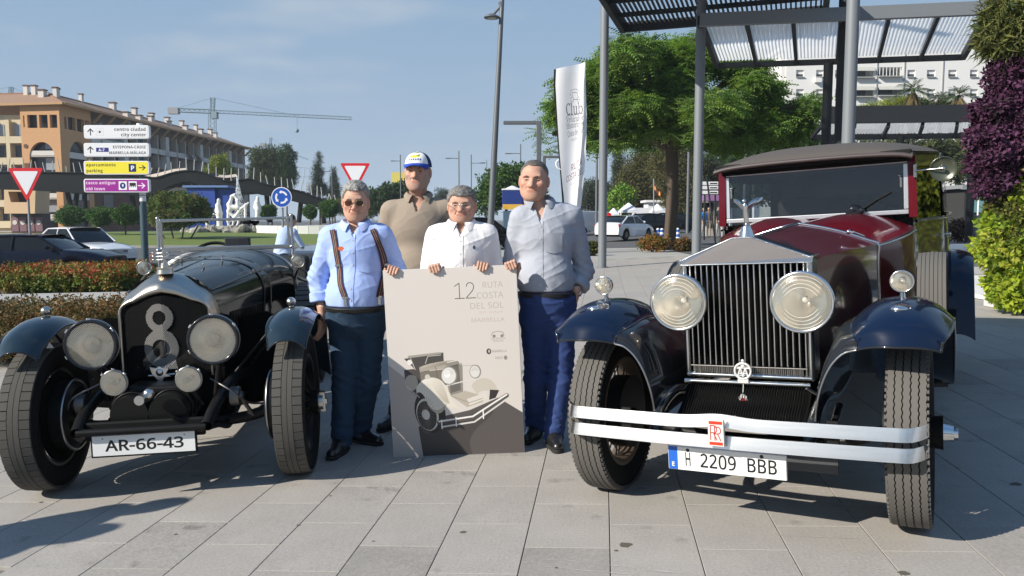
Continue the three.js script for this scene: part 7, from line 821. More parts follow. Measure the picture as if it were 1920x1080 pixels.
    cur([[0.215, 0.625], [0.25, 0.578, 0.33, 0.568, 0.385, 0.6], [0.43, 0.64, 0.43, 0.69, 0.45, 0.72], [0.4, 0.72, 0.37, 0.68, 0.33, 0.63], [0.29, 0.6, 0.24, 0.605, 0.215, 0.625]], grd(0.22, 0.57, 0.42, 0.72, '#f0eadf', '#b9ae9d'));
    cur([[0.25, 0.517], [0.32, 0.498, 0.44, 0.493, 0.51, 0.496], [0.5, 0.507, 0.36, 0.515, 0.26, 0.53]], grd(0.3, 0.49, 0.32, 0.53, '#d2cabc', '#8f8677'));
    for (let i = 0; i < 26; i++) { const a = i / 26 * 6.283; line([[0.268 + Math.cos(a) * 0.02, 0.778 + Math.sin(a) * 0.03], [0.27 + Math.cos(a + 0.2) * 0.066, 0.78 + Math.sin(a + 0.2) * 0.102]], '#8d867d', 2); }
    for (const [x, y, r] of [[0.452, 0.57, 0.04], [0.652, 0.555, 0.028]]) for (let i = 0; i < 4; i++) { g.strokeStyle = '#b4afa7'; g.lineWidth = 2; g.beginPath(); g.ellipse(X(x), Y(y), X(r * (1 - i * 0.2)), Y(r * (1 - i * 0.2)) * 0.8, 0, 3.4, 6.0); g.stroke(); }
    line([[0.17, 0.47], [0.2, 0.53]], '#cfc9be', 5); line([[0.28, 0.5], [0.3, 0.462], [0.4, 0.458]], '#dcd7cd', 4); line([[0.56, 0.52], [0.66, 0.52]], '#a7a096', 3); line([[0.445, 0.5], [0.53, 0.49], [0.545, 0.51]], '#eae6de', 5); line([[0.13, 0.62], [0.22, 0.68]], '#d8d1c5', 5); line([[0.46, 0.68], [0.6, 0.72], [0.7, 0.7]], '#8a8277', 4);
    // lettering
    g.textBaseline = 'alphabetic'; g.fillStyle = '#5d5857'; g.strokeStyle = '#d6cec6'; const put = (s, x0, x1, y, hpx, f, wgt = '') => { g.fillStyle = f; g.font = wgt + hpx + 'px sans-serif'; const m = g.measureText(s).width; g.save(); g.translate(X(x0), Y(y)); g.scale((X(x1) - X(x0)) / m, 1); g.fillText(s, 0, 0); g.restore(); };
    line([[0.53, 0.098], [0.565, 0.083], [0.565, 0.163]], '#57504f', 6); line([[0.53, 0.163], [0.6, 0.163]], '#57504f', 6);
    g.strokeStyle = '#57504f'; g.lineWidth = 6; g.beginPath(); g.moveTo(X(0.62), Y(0.1)); g.bezierCurveTo(X(0.62), Y(0.072), X(0.685), Y(0.078), X(0.672), Y(0.112)); g.bezierCurveTo(X(0.66), Y(0.135), X(0.63), Y(0.145), X(0.615), Y(0.163)); g.lineTo(X(0.685), Y(0.163)); g.stroke();
    put('RUTA', 0.735, 0.895, 0.113, 62, '#b8b0a9'); put('COSTA', 0.69, 0.895, 0.168, 62, '#b8b0a9'); put('DEL SOL', 0.635, 0.895, 0.222, 62, '#b8b0a9'); put('MARBELLA', 0.64, 0.895, 0.292, 44, '#c0b1a8'); put('30 sept', 0.7, 0.89, 0.247, 24, '#cbb5ac');
    line([[0.79, 0.365], [0.8, 0.35], [0.85, 0.345], [0.88, 0.352], [0.885, 0.368]], '#8b8580', 4); ell(0.81, 0.37, 0.012, 0.012, '#8b8580'); ell(0.87, 0.37, 0.012, 0.012, '#8b8580'); put('CLUB COSTA DEL SOL', 0.785, 0.895, 0.388, 18, '#97908a'); put('VEHICULOS', 0.8, 0.88, 0.4, 16, '#97908a');
    ell(0.765, 0.45, 0.018, 0.022, '#4a4542'); ell(0.767, 0.449, 0.007, 0.012, '#c9bdb2'); put('MARBELLA', 0.79, 0.9, 0.457, 26, '#8d8680'); put('MIJAS', 0.81, 0.87, 0.492, 26, '#9a938c'); ell(0.89, 0.487, 0.013, 0.016, '#8d8680');
  });
  mesh('print', [mv(new THREE.PlaneGeometry(w - 0.004, h - 0.004), 0, h / 2, 0.0015)], std(1, 0.55, 0, { map: t }), b);
}
// ---------------------------------------------------------------- people: distance fields meshed with surface nets
function nets(f, mn, mx, h, color) {
  const B = 4, nx = Math.ceil((mx.x - mn.x) / h / B) * B + 1, ny = Math.ceil((mx.y - mn.y) / h / B) * B + 1, nz = Math.ceil((mx.z - mn.z) / h / B) * B + 1, A = new Float32Array(nx * ny * nz), sy = nx, sz = nx * ny;
  const lim = B * h * 0.87 * 1.7 + h;
  for (let k = 0; k < nz; k += B) for (let j = 0; j < ny; j += B) for (let i = 0; i < nx; i += B) {
    const d = f(mn.x + (i + B / 2) * h, mn.y + (j + B / 2) * h, mn.z + (k + B / 2) * h), K = Math.min(k + B, nz), J = Math.min(j + B, ny), I = Math.min(i + B, nx);
    if (Math.abs(d) > lim) { for (let c = k; c < K; c++) for (let b = j; b < J; b++) A.fill(d, c * sz + b * sy + i, c * sz + b * sy + I); continue; }
    for (let c = k; c < K; c++) for (let b = j; b < J; b++) for (let a = i; a < I; a++) A[c * sz + b * sy + a] = f(mn.x + a * h, mn.y + b * h, mn.z + c * h);
  }
  const id = new Int32Array(nx * ny * nz).fill(-1), P = [], N = [], U = [], C = [], I3 = [];
  const off = [0, 1, sy, sy + 1, sz, sz + 1, sz + sy, sz + sy + 1], E = [[0, 1], [2, 3], [4, 5], [6, 7], [0, 2], [1, 3], [4, 6], [5, 7], [0, 4], [1, 5], [2, 6], [3, 7]];
  for (let k = 0; k < nz - 1; k++) for (let j = 0; j < ny - 1; j++) for (let i = 0; i < nx - 1; i++) {
    const o = k * sz + j * sy + i; let m = 0; for (let q = 0; q < 8; q++) if (A[o + off[q]] < 0) m |= 1 << q;
    if (m === 0 || m === 255) continue;
    let x = 0, y = 0, z = 0, n = 0;
    for (const [a, b] of E) { const va = A[o + off[a]], vb = A[o + off[b]]; if ((va < 0) === (vb < 0)) continue; const t = va / (va - vb); x += mixn(a & 1, b & 1, t); y += mixn(a >> 1 & 1, b >> 1 & 1, t); z += mixn(a >> 2, b >> 2, t); n++; }
    const px = mn.x + (i + x / n) * h, py = mn.y + (j + y / n) * h, pz = mn.z + (k + z / n) * h, e = h * 0.5;
    id[o] = P.length / 3; P.push(px, py, pz); U.push((px + pz * 0.6), py);
    let gx = f(px + e, py, pz) - f(px - e, py, pz), gy = f(px, py + e, pz) - f(px, py - e, pz), gz = f(px, py, pz + e) - f(px, py, pz - e); const l = Math.hypot(gx, gy, gz) || 1; N.push(gx / l, gy / l, gz / l);
    if (color) C.push(...color(px, py, pz));
  }
  const quad = (a, b, c, d, flip) => { if (a < 0 || b < 0 || c < 0 || d < 0) return; if (flip) I3.push(a, c, b, a, d, c); else I3.push(a, b, c, a, c, d); };
  for (let k = 1; k < nz - 1; k++) for (let j = 1; j < ny - 1; j++) for (let i = 1; i < nx - 1; i++) {
    const o = k * sz + j * sy + i, s = A[o] < 0;
    if (s !== A[o + 1] < 0) quad(id[o - sy - sz], id[o - sz], id[o], id[o - sy], !s);
    if (s !== A[o + sy] < 0) quad(id[o - 1 - sz], id[o - 1], id[o], id[o - sz], !s);
    if (s !== A[o + sz] < 0) quad(id[o - 1 - sy], id[o - sy], id[o], id[o - 1], !s);
  }
  const g = new THREE.BufferGeometry(); g.setAttribute('position', new THREE.Float32BufferAttribute(P, 3)); g.setAttribute('normal', new THREE.Float32BufferAttribute(N, 3)); g.setAttribute('uv', new THREE.Float32BufferAttribute(U, 2)); if (color) g.setAttribute('color', new THREE.Float32BufferAttribute(C, 3)); g.setIndex(I3);
  return g;
}
const smin = (a, b, k) => { const h = Math.max(k - Math.abs(a - b), 0) / k; return Math.min(a, b) - h * h * k * 0.25; };
const smax = (a, b, k) => -smin(-a, -b, k);
function capD(x, y, z, a, b, ra, rb) { const dx = b.x - a.x, dy = b.y - a.y, dz = b.z - a.z, px = x - a.x, py = y - a.y, pz = z - a.z; let t = (px * dx + py * dy + pz * dz) / (dx * dx + dy * dy + dz * dz + 1e-9); t = t < 0 ? 0 : t > 1 ? 1 : t; const ex = px - dx * t, ey = py - dy * t, ez = pz - dz * t; return Math.sqrt(ex * ex + ey * ey + ez * ez) - (ra + (rb - ra) * t); }
function ellD(x, y, z, c, rx, ry, rz) { const px = x - c.x, py = y - c.y, pz = z - c.z, k0 = Math.hypot(px / rx, py / ry, pz / rz), k1 = Math.hypot(px / (rx * rx), py / (ry * ry), pz / (rz * rz)); return k1 < 1e-6 ? -Math.min(rx, ry, rz) : k0 * (k0 - 1) / k1; }
const cap_ = (a, b, ra, rb) => (x, y, z) => capD(x, y, z, a, b, ra, rb ?? ra);
const ell_ = (c, rx, ry, rz) => (x, y, z) => ellD(x, y, z, c, rx, ry, rz);
const uni = (fs, k) => (x, y, z) => { let d = fs[0](x, y, z); for (let i = 1; i < fs.length; i++) d = smin(d, fs[i](x, y, z), k); return d; };

// ---- head in its own frame: y up, z forward, chin near -0.115, crown near 0.12
function headField(o) {
  const w = o.w ?? 1, fs = [];
  const cr = ell_(V(0, 0.034, -0.016), 0.076 * w, 0.088, 0.098), fc = ell_(V(0, -0.03, 0.016), 0.066 * w, 0.088, 0.074), jaw = ell_(V(0, -0.076, 0.034), 0.052 * w * (o.jaw ?? 1), 0.04, 0.05);
  const m = (s) => [cap_(V(s * 0.05 * w * (o.jaw ?? 1), -0.05, 0.002), V(s * 0.026, -0.098, 0.056), 0.02, 0.017), ell_(V(s * 0.043 * w, -0.02, 0.063), 0.022, 0.018, 0.018)];
  fs.push(cr, fc, jaw, ...m(-1), ...m(1), ell_(V(0, -0.099, 0.068), 0.02, 0.016, 0.018), cap_(V(-0.036 * w, 0.024, 0.08), V(0.036 * w, 0.024, 0.08), 0.0125), cap_(V(0, -0.125, -0.012), V(0, -0.05, -0.03), 0.052 * (o.neck ?? 1), 0.05), ell_(V(0, -0.06, 0.068), 0.032, 0.022, 0.018));
  const base = uni(fs, 0.03);
  const nb = o.nose ?? 1;
  const nose = uni([cap_(V(0, 0.016, 0.084), V(0, -0.03, 0.106 + 0.004 * nb), 0.008 * nb, 0.0125 * nb), ell_(V(-0.013 * nb, -0.034, 0.095), 0.0095, 0.008, 0.011), ell_(V(0.013 * nb, -0.034, 0.095), 0.0095, 0.008, 0.011)], 0.01);
  const ear = s => { const c = V(s * 0.079 * w, -0.006, -0.012), e = ell_(c, 0.011, 0.034, 0.021), h = ell_(V(s * 0.089 * w, 0, -0.004), 0.009, 0.02, 0.011); return (x, y, z) => smax(e(x, y, z), -h(x, y, z), 0.006); };
  const eL = ear(-1), eR = ear(1);
  const smile = o.smile ?? 0.002;
  const lip = uni([cap_(V(-0.028, -0.061 + smile, 0.074), V(0, -0.059, 0.0845), 0.003, 0.0044), cap_(V(0.028, -0.061 + smile, 0.074), V(0, -0.059, 0.0845), 0.003, 0.0044), cap_(V(-0.025, -0.0655 + smile, 0.074), V(0, -0.0685, 0.0835), 0.003, 0.005), cap_(V(0.025, -0.0655 + smile, 0.074), V(0, -0.0685, 0.0835), 0.003, 0.005)], 0.004);
  const lidU = s => cap_(V(s * 0.02, 0.0085, 0.082), V(s * 0.043, 0.008, 0.076), 0.0042), lidL = s => cap_(V(s * 0.02, -0.0005, 0.0815), V(s * 0.042, -0.001, 0.076), 0.0036);
  const lids = [lidU(-1), lidU(1), lidL(-1), lidL(1)];
  return (x, y, z) => {
    let d = base(x, y, z);
    if (z > 0.03 && Math.abs(x) < 0.07) {
      const ax = Math.abs(x);
      d = smax(d, -ellD(ax, y, z, V(0.032, 0.006, 0.094), 0.02, 0.0155, 0.021), 0.013);
      d = smin(d, Math.hypot(ax - 0.032, y - 0.004, z - 0.0705) - 0.0125, 0.002);
      for (const l of lids) d = smin(d, l(x, y, z), 0.004);
      d = smin(d, nose(x, y, z), 0.012); d = smin(d, lip(x, y, z), 0.006);
      const mo = Math.min(capD(x, y, z, V(-0.03, -0.0633 + smile, 0.0785), V(0, -0.0638, 0.0885), 0.002, 0.002), capD(x, y, z, V(0.03, -0.0633 + smile, 0.0785), V(0, -0.0638, 0.0885), 0.002, 0.002)); d = smax(d, -mo, 0.003);
      const fold = capD(ax, y, z, V(0.018, -0.036, 0.092), V(0.031, -0.062, 0.079), 0.002, 0.002); d += 0.0035 * Math.exp(-Math.pow(Math.max(0, fold) / 0.005, 2)) * (o.age ?? 1);
      if (y > 0.035 && o.age > 0.8) d += 0.0009 * Math.sin(y * 420) * sstep(0.035, 0.05, y) * sstep(0.05, 0.02, ax);
    }
    if (Math.abs(x) > 0.055) { d = smin(d, eL(x, y, z), 0.006); d = smin(d, eR(x, y, z), 0.006); }
    return d;
  };
}
function skinColor(o) {
  const S = o.skin, beard = o.beard;
  return (x, y, z) => {
    let r = S[0], g = S[1], b = S[2]; const ax = Math.abs(x), n = 0.06 * n3(x * 60, y * 60, z * 60) + 0.04 * n3(x * 200, y * 200, z * 200);
    const red = Math.exp(-(((ax - 0.042) / 0.022) ** 2 + ((y + 0.028) / 0.025) ** 2)) * 0.5 + Math.exp(-((ax / 0.014) ** 2 + ((y + 0.03) / 0.018) ** 2)) * 0.6 * (z > 0.085 ? 1 : 0) + (ax > 0.074 ? 0.4 : 0);
    r *= 1 + 0.05 * red; g *= 1 - 0.2 * red; b *= 1 - 0.22 * red;
    if (z > 0.066 && ax < 0.03) { const yy = y - (o.smile ?? 0.002) * (ax / 0.028) ** 2, t = sstep(0.03, 0.024, ax) * sstep(-0.0745, -0.0715, yy) * sstep(-0.0545, -0.057, yy) * 0.7; r = mixn(r, S[0] * 0.8, t); g = mixn(g, S[1] * 0.58, t); b = mixn(b, S[2] * 0.6, t); }
    if (z > 0.07 && Math.hypot(ax - 0.032, y - 0.004) < 0.0105 && y > 0.0005 && y < 0.0075) { const e = Math.hypot(ax - 0.032, y - 0.004); if (e < 0.0066) { r = 0.03; g = 0.02; b = 0.014; } else { r = 0.2; g = 0.16; b = 0.14; } }
    if (beard) { const t = sstep(0.01, -0.02, y + 0.03 - ax * 0.45) * (z > -0.02 ? 1 : 0) * (Math.abs(y + 0.063) < 0.009 && ax < 0.024 ? 0.1 : 1) * beard[3] * (0.75 + 0.5 * n3(x * 240, y * 240, z * 240)); const q = Math.min(1, Math.max(0, t)); r = mixn(r, beard[0], q); g = mixn(g, beard[1], q); b = mixn(b, beard[2], q); }
    return [r * (1 + n), g * (1 + n), b * (1 + n)];
  };
}
MT.skin = new THREE.MeshPhysicalMaterial({ vertexColors: true, color: 0xffffff, roughness: 0.52, specularIntensity: 0.7, bumpMap: grain, bumpScale: 0.0006 });
MT.hair = new THREE.MeshPhysicalMaterial({ vertexColors: true, color: 0xffffff, roughness: 0.55 });
const fabricTex = tex(128, 128, (u, v) => { const a = 0.5 + 0.25 * Math.sin(u * 2 * Math.PI * 32) * Math.sin(v * 2 * Math.PI * 32) + 0.3 * tn(u, v, 30, 3, 2); return [a, a, a]; }, false, [12, 12]);
const cloth = (c, rough = 0.85, o = {}) => new THREE.MeshPhysicalMaterial({ color: lin(...c), roughness: rough, bumpMap: fabricTex, bumpScale: 0.0008, sheen: 0.25, sheenRoughness: 0.6, sheenColor: lin(...c), ...o });

// transforms a head-frame field or geometry
function headMatrix(c, yaw, pitch, roll, s) { return new THREE.Matrix4().compose(c, new THREE.Quaternion().setFromEuler(new THREE.Euler(pitch, yaw, roll, 'YXZ')), V(s[0], s[1], s[1])); }

// fold-like relief for cloth
const foldN = (x, y, z, s) => { const u = x * 0.8 + y * 0.5, a = n3(u * 9 + s, y * 3.2 - x * 3, z * 8), b = n3(x * 16 + 3.1 + s, y * 9 + x * 8, z * 13), c = n3(x * 7 - y * 13 + s * 2, y * 5 + x * 5, z * 6), r = q => Math.pow(1 - Math.min(1, Math.abs(q) * 2.2), 2); return 0.0012 - 0.0042 * r(a) - 0.0042 * r(c) - 0.0012 * r(b); };

function fingerChain(pts, r0, r1) { const fs = []; for (let i = 0; i < pts.length - 1; i++) { const a = i / (pts.length - 1), b = (i + 1) / (pts.length - 1); fs.push(cap_(pts[i], pts[i + 1], mixn(r0, r1, a), mixn(r0, r1, b))); } return uni(fs, 0.004); }
// a hand whose fingers close over the top edge of a board; T is its frame: origin on the edge, x across the fingers, y up, z towards the front
function gripHand(T, side, wrist) {
  const p = (x, y, z) => V(x * side, y, z).applyMatrix4(T), fs = [];
  const X = [-0.0275, -0.0095, 0.0093, 0.027], Lg = [0.026, 0.038, 0.041, 0.033];
  const palm = uni([...X.map(x => cap_(p(x * 0.75, -0.045, -0.033), p(x, -0.004, -0.026), 0.013, 0.0115)), cap_(p(0.0, -0.07, -0.04), p(0, -0.045, -0.034), 0.024, 0.02)], 0.02);
  fs.push(palm);
  X.forEach((x, i) => fs.push(fingerChain([p(x, -0.004, -0.026), p(x * 1.02, 0.016, -0.012), p(x * 1.0, 0.012, 0.013), p(x * 0.96, 0.012 - Lg[i], 0.0165 + 0.001)], 0.0098, 0.0076)));
  fs.push(fingerChain([p(0.02, -0.06, -0.034), p(0.042, -0.04, -0.02), p(0.05, -0.012, -0.015)], 0.013, 0.009));
  if (wrist) fs.push(cap_(p(0, -0.07, -0.04), wrist, 0.024, 0.027));
  const f = uni(fs, 0.006), c = p(0, 0, 0);
  return { f, mn: c.clone().add(V(-0.13, -0.15, -0.13)), mx: c.clone().add(V(0.13, 0.06, 0.06)) };
}
// a relaxed hand hanging from the wrist; T: origin at the wrist, -y along the fingers, z to the back of the hand
function hangHand(T, side) {
  const p = (x, y, z) => V(x * side, y, z).applyMatrix4(T), fs = [], X = [-0.03, -0.01, 0.01, 0.029], L = [0.066, 0.08, 0.086, 0.074];
  fs.push(uni([...X.map(x => cap_(p(x * 0.55, -0.01, 0), p(x, -0.088, 0.002), 0.016, 0.0125)), cap_(p(0, 0.05, 0), p(0, -0.01, 0), 0.027, 0.024)], 0.02));
  X.forEach((x, i) => fs.push(fingerChain([p(x, -0.088, 0.002), p(x * 1.05, -0.088 - L[i] * 0.42, -0.006), p(x * 1.0, -0.088 - L[i] * 0.74, -0.02), p(x * 0.95, -0.088 - L[i] * 0.95, -0.036)], 0.0108, 0.0076)));
  fs.push(fingerChain([p(0.018, -0.03, -0.006), p(0.042, -0.062, -0.016), p(0.045, -0.09, -0.024), p(0.04, -0.112, -0.03)], 0.0145, 0.0088));
  const c = p(0, -0.08, 0); return { f: uni(fs, 0.006), mn: c.clone().add(V(-0.14, -0.14, -0.14)), mx: c.clone().add(V(0.14, 0.14, 0.14)), ringAt: p(X[1] * 1.02, -0.1, -0.001) };
}
function bbox(pts, pad) { const b = new THREE.Box3().setFromPoints(pts); b.expandByScalar(pad); return b; }

function makePerson(S) {
  const base = gat(S.base[0], S.D); base.y = groundY(base.x);
  const J = (px, py, dd = 0) => at(px, py, S.D + dd).sub(base), j = {};
  for (const k in S.j) j[k] = J(...S.j[k]);
  const P = thing('person', S.label, 'person', base);
  const k = 0.04, H = headMatrix(j.head, S.yaw ?? 0, S.pitch ?? 0, S.roll ?? 0, S.hs);
  // --- body: trunk, neck, arms and legs
  const t = S.torso, cen = j.shL.clone().lerp(j.shR, 0.5), mid = j.shL.clone().lerp(j.shR, S.midT ?? 0.5);
  const arm = (s, r) => [cap_(j['sh' + s], j['el' + s], r[0], r[1]), cap_(j['el' + s], j['wr' + s], r[1], r[2])];
  const leg = (s, r) => [cap_(j['hip' + s], j['kn' + s], r[0], r[1]), cap_(j['kn' + s], j['an' + s], r[1], r[2])];
  const trunk = (g) => [ell_(V(cen.x, cen.y - 0.12, cen.z), t.chest[0] + g, 0.21 + g, t.chest[1] + g), ell_(V(cen.x + (t.dx ?? 0), t.by, cen.z + t.bz), t.belly[0] + g, t.belly[2] + g, t.belly[1] + g), cap_(j.shL.clone().lerp(cen, 0.25).add(V(0, -0.01, 0)), j.shR.clone().lerp(cen, 0.25).add(V(0, -0.01, 0)), 0.068 + g)];
  const hips = (g) => [cap_(j.hipL.clone().add(V(0.01, 0.03, 0)), j.hipR.clone().add(V(-0.01, 0.03, 0)), t.hip + g)];
  const traps = (g) => [cap_(V(mid.x, mid.y + 0.04, mid.z - 0.015), j.shL.clone().lerp(mid, 0.2).add(V(0, 0.022, 0)), 0.05 + g, 0.035 + g), cap_(V(mid.x, mid.y + 0.04, mid.z - 0.015), j.shR.clone().lerp(mid, 0.2).add(V(0, 0.022, 0)), 0.05 + g, 0.035 + g)];
  const neckTop = V(0, -0.06, -0.025).applyMatrix4(H);
  const bodyF = uni([...trunk(-0.012), ...hips(-0.012), ...traps(-0.012), cap_(V(mid.x, mid.y - 0.02, mid.z - 0.005), neckTop, 0.062 * (S.neck ?? 1), 0.054 * (S.neck ?? 1)), ...arm('L', [0.046, 0.041, 0.027]), ...arm('R', [0.046, 0.041, 0.027]), ...leg('L', [0.078, 0.056, 0.038]), ...leg('R', [0.078, 0.056, 0.038])], 0.03);
  const sk = skinColor(S), flat = (x, y, z) => { const n = 0.06 * n3(x * 50, y * 50, z * 50); return S.skin.map(c => c * (1 + n)); };
  const all = Object.keys(j).filter(q => q !== 'head').map(q => j[q]), bb = bbox(all, 0.24);
  const geos = [nets(bodyF, bb.min, bb.max, 0.013, flat)];
  const hf = headField(S), hg = nets(hf, V(-0.1, -0.15, -0.125), V(0.1, 0.135, 0.13), 0.0034, sk); hg.applyMatrix4(H); geos.push(hg);
  const hands = [];
  for (const h of S.hands) {
    let q; if (h.grip) { const c = h.grip.clone().sub(base); const T = new THREE.Matrix4().makeRotationFromEuler(new THREE.Euler(0, h.turn ?? 0, h.roll ?? 0)); T.setPosition(c); q = gripHand(T, h.side, j['wr' + h.s]); }
    else { const T = new THREE.Matrix4().makeRotationFromEuler(new THREE.Euler(h.rx ?? 0, h.ry ?? 0, h.rz ?? 0, 'YXZ')); T.setPosition(j['wr' + h.s]); q = hangHand(T, h.side); }
    geos.push(nets(q.f, q.mn, q.mx, 0.0034, flat)); hands.push(q);
  }
  mesh('body', geos, MT.skin, P);
  // --- trousers
  const low = Math.min(j.anL.y, j.anR.y) - 0.05;
  const tr = uni([...trunk(0.013), ...hips(0.006), ell_(V((j.hipL.x + j.hipR.x) / 2, S.belt - 0.06, (j.hipL.z + j.hipR.z) / 2 + 0.01), t.hipw, 0.15, t.hipd), ...leg('L', [0.094, 0.074, 0.062]), ...leg('R', [0.094, 0.074, 0.062])], 0.035);
  const trF = (x, y, z) => { let d = tr(x, y, z) + foldN(x * 0.9, y * 1.2, z, S.seed) * 1.2; const an = sstep(0.38, 0.05, y); d += an * 0.004 * Math.sin(y * 95 + n3(x * 9, y * 4, z * 9) * 4); const kn = Math.exp(-Math.pow((y - 0.48) / 0.08, 2)); d += kn * 0.0045 * Math.sin(y * 110 + x * 60); return smax(smax(d, y - S.belt, 0.008), Math.max(j.anL.y, j.anR.y) * 0 + 0.035 - y, 0.008); };
  const tb = bbox([j.hipL, j.hipR, j.knL, j.knR, j.anL, j.anR], 0.2); tb.max.y = S.belt + 0.03;
  const trm = mesh('trousers', nets(trF, tb.min, tb.max, 0.0095), S.trouserMat, P);
  if (S.beltMat) { const bf = (x, y, z) => Math.max(smax(tr(x, y, z) - 0.004, Math.abs(y - S.belt + 0.018) - 0.019, 0.004), 0); const b2 = (x, y, z) => smax(tr(x, y, z) - 0.0055, Math.abs(y - S.belt + 0.018) - 0.017, 0.004); mesh('belt', nets(b2, V(tb.min.x, S.belt - 0.06, tb.min.z), V(tb.max.x, S.belt + 0.03, tb.max.z), 0.008), S.beltMat, trm); }
  // --- shoes
  for (const s of ['L', 'R']) {
    const a = j['an' + s], ang = S['foot' + s] ?? 0, d = V(Math.sin(ang), 0, Math.cos(ang)), gy = groundY(base.x + a.x) - base.y, F = u => a.clone().addScaledVector(d, u);
    const up = uni([cap_(F(-0.045).setY(gy + 0.045), F(0.06).setY(gy + 0.047), 0.038, 0.044), cap_(F(0.06).setY(gy + 0.044), F(0.165).setY(gy + 0.034), 0.044, 0.034), cap_(a.clone().setY(gy + 0.1), F(0.02).setY(gy + 0.055), 0.042, 0.042)], 0.025);
    const f = (x, y, z) => smax(up(x, y, z), gy + 0.022 - y, 0.006), sole = (x, y, z) => smax(up(x, Math.max(y, gy + 0.035), z) - 0.004, Math.abs(y - gy - 0.013) - 0.012, 0.004);
    const sb = bbox([F(-0.05), F(0.17), a], 0.1); sb.min.y = gy - 0.02; sb.max.y = gy + 0.17;
    const sh = mesh('shoe', nets(f, sb.min, sb.max, 0.0065), S.shoeMat ?? MT.shoe, P); mesh('sole', nets(sole, sb.min, V(sb.max.x, gy + 0.05, sb.max.z), 0.006), MT.sole, sh);
  }
  // --- shirt
  const sr = S.sleeve ?? [0.07, 0.06, 0.054];
  const cuffEnd = s => { const a = j['el' + s], b = j['wr' + s], u = b.clone().sub(a), L = u.length(); return { a, b, u: u.multiplyScalar(1 / L), L: L * (S['cuff' + s] ?? 0.8) }; };
  const sleeveF = s => { const c = cuffEnd(s), e = c.a.clone().addScaledVector(c.u, c.L), up = cap_(j['sh' + s], j['el' + s], sr[0], sr[1]), lo = cap_(c.a, e, sr[1], sr[2]); const n = c.u, ex = e.x, ey = e.y, ez = e.z; return (x, y, z) => { const pl = (x - ex) * n.x + (y - ey) * n.y + (z - ez) * n.z; return smin(up(x, y, z), smax(lo(x, y, z), pl, 0.01), 0.035); }; };
  const slL = S.shortSleeve ? cap_(j.shL, j.shL.clone().lerp(j.elL, 0.8), sr[0], sr[1]) : sleeveF('L'), slR = S.shortSleeve ? cap_(j.shR, j.shR.clone().lerp(j.elR, 0.8), sr[0], sr[1]) : sleeveF('R');
  const ts = [...trunk(0.006), ...traps(0.006), ...(S.untucked ? hips(0.014) : [])], core = uni(ts, 0.05), V0 = V(mid.x + (S.neckdx ?? 0), mid.y + (S.vTop ?? 0.085), 0);
  const arms2 = (x, y, z) => Math.min(slL(x, y, z), slR(x, y, z));
  const hem = S.belt - (S.untucked ? 0.03 : -0.004);
  const shirt0 = (x, y, z) => smin(core(x, y, z), arms2(x, y, z), 0.032);
  const neckHole = cap_(V(mid.x, mid.y + 0.015, mid.z + 0.01), neckTop.clone().lerp(V(mid.x, mid.y, mid.z), -0.3), 0.067 * (S.neck ?? 1), 0.07 * (S.neck ?? 1));
  const vdepth = S.vDepth ?? 0.09;
  const shF = (x, y, z) => {
    let d = shirt0(x, y, z);
    const el = Math.min(Math.hypot(x - j.elL.x, y - j.elL.y, z - j.elL.z), Math.hypot(x - j.elR.x, y - j.elR.y, z - j.elR.z));
    d += foldN(x, y, z, S.seed + 5) * (S.fold ?? 1); d += 0.006 * Math.exp(-Math.pow(el / 0.11, 2)) * Math.sin(y * 120 + x * 70 + 3 * n3(x * 8, y * 8, z * 8));
    d += 0.005 * sstep(hem + 0.16, hem, y) * Math.sin(x * 75 + 5 * n3(x * 6, y * 3, 2 + S.seed) + y * 20) * (S.fold ?? 1) * (S.untucked ? 1 : 0.5);
    d = smax(d, -neckHole(x, y, z), 0.008);
    const vy = (V0.y - y) / vdepth; if (z > mid.z && vy < 1.05) { const hw = (S.vWide ?? 0.045) * (1 - Math.max(0, vy)), w = Math.abs(x - V0.x - (S.vSkew ?? 0) * vy) - hw; d = smax(d, -Math.max(w, (V0.y - vdepth) - y), 0.004); }
    const inTorso = core(x, y, z) < 0.03; return inTorso && y < hem + 0.05 ? smax(d, hem - y, 0.008) : (S.untucked || y > hem - 0.0 ? d : Math.max(d, arms2(x, y, z)));
  };
  const sb = bbox([j.shL, j.shR, j.elL, j.elR, j.wrL, j.wrR, V(mid.x, hem, mid.z)], 0.2);
  const shirt = mesh('shirt', nets(shF, sb.min, sb.max, 0.0088), S.shirtMat, P);
  // lays a strip over the cloth: points (x, y) are pushed back from the front until they meet it
  const drape = (x, y, lift = 0.004, from = 0.4) => { let z = mid.z + from; for (let i = 0; i < 90; i++) { const d = Math.min(shF(x, y, z), y < S.belt ? trF(x, y, z) : 9); if (d < lift) break; z -= Math.max(d - lift, 0.0012); if (z < mid.z - 0.04) { z = mid.z - 0.04; break; } } return V(x, y, z); };
  const strip = (pts, w, lift, n = 36) => { const c = new THREE.CatmullRomCurve3(pts.map(p => V(p[0], p[1], 0))).getPoints(n), rows = c.map((p, i) => { const q = c[Math.min(n, i + 1)].clone().sub(c[Math.max(0, i - 1)]).normalize(), nx = V(-q.y, q.x, 0); return [-1, -0.5, 0, 0.5, 1].map(s => drape(p.x + nx.x * w * s / 2, p.y + nx.y * w * s / 2, lift)); }); return rows; };
  if (S.buttons) { const c = S.placket ?? 0, y0 = V0.y - vdepth, rows = strip([[V0.x + (S.vSkew ?? 0) , y0 + 0.005], [mid.x + c * 0.6, mixn(y0, hem, 0.5)], [mid.x + c, hem + 0.012]], 0.032, 0.0012); mesh('placket', shell(rows, 0.002), S.shirtMat, shirt); for (let i = 0; i < 6; i++) { const r = rows[Math.round(3 + i * 6)]; if (r) mesh('button', cylz(0.0052, 0.0052, 0.003, 10, r[2].x, r[2].y, r[2].z + 0.003), MT.button, shirt); } }
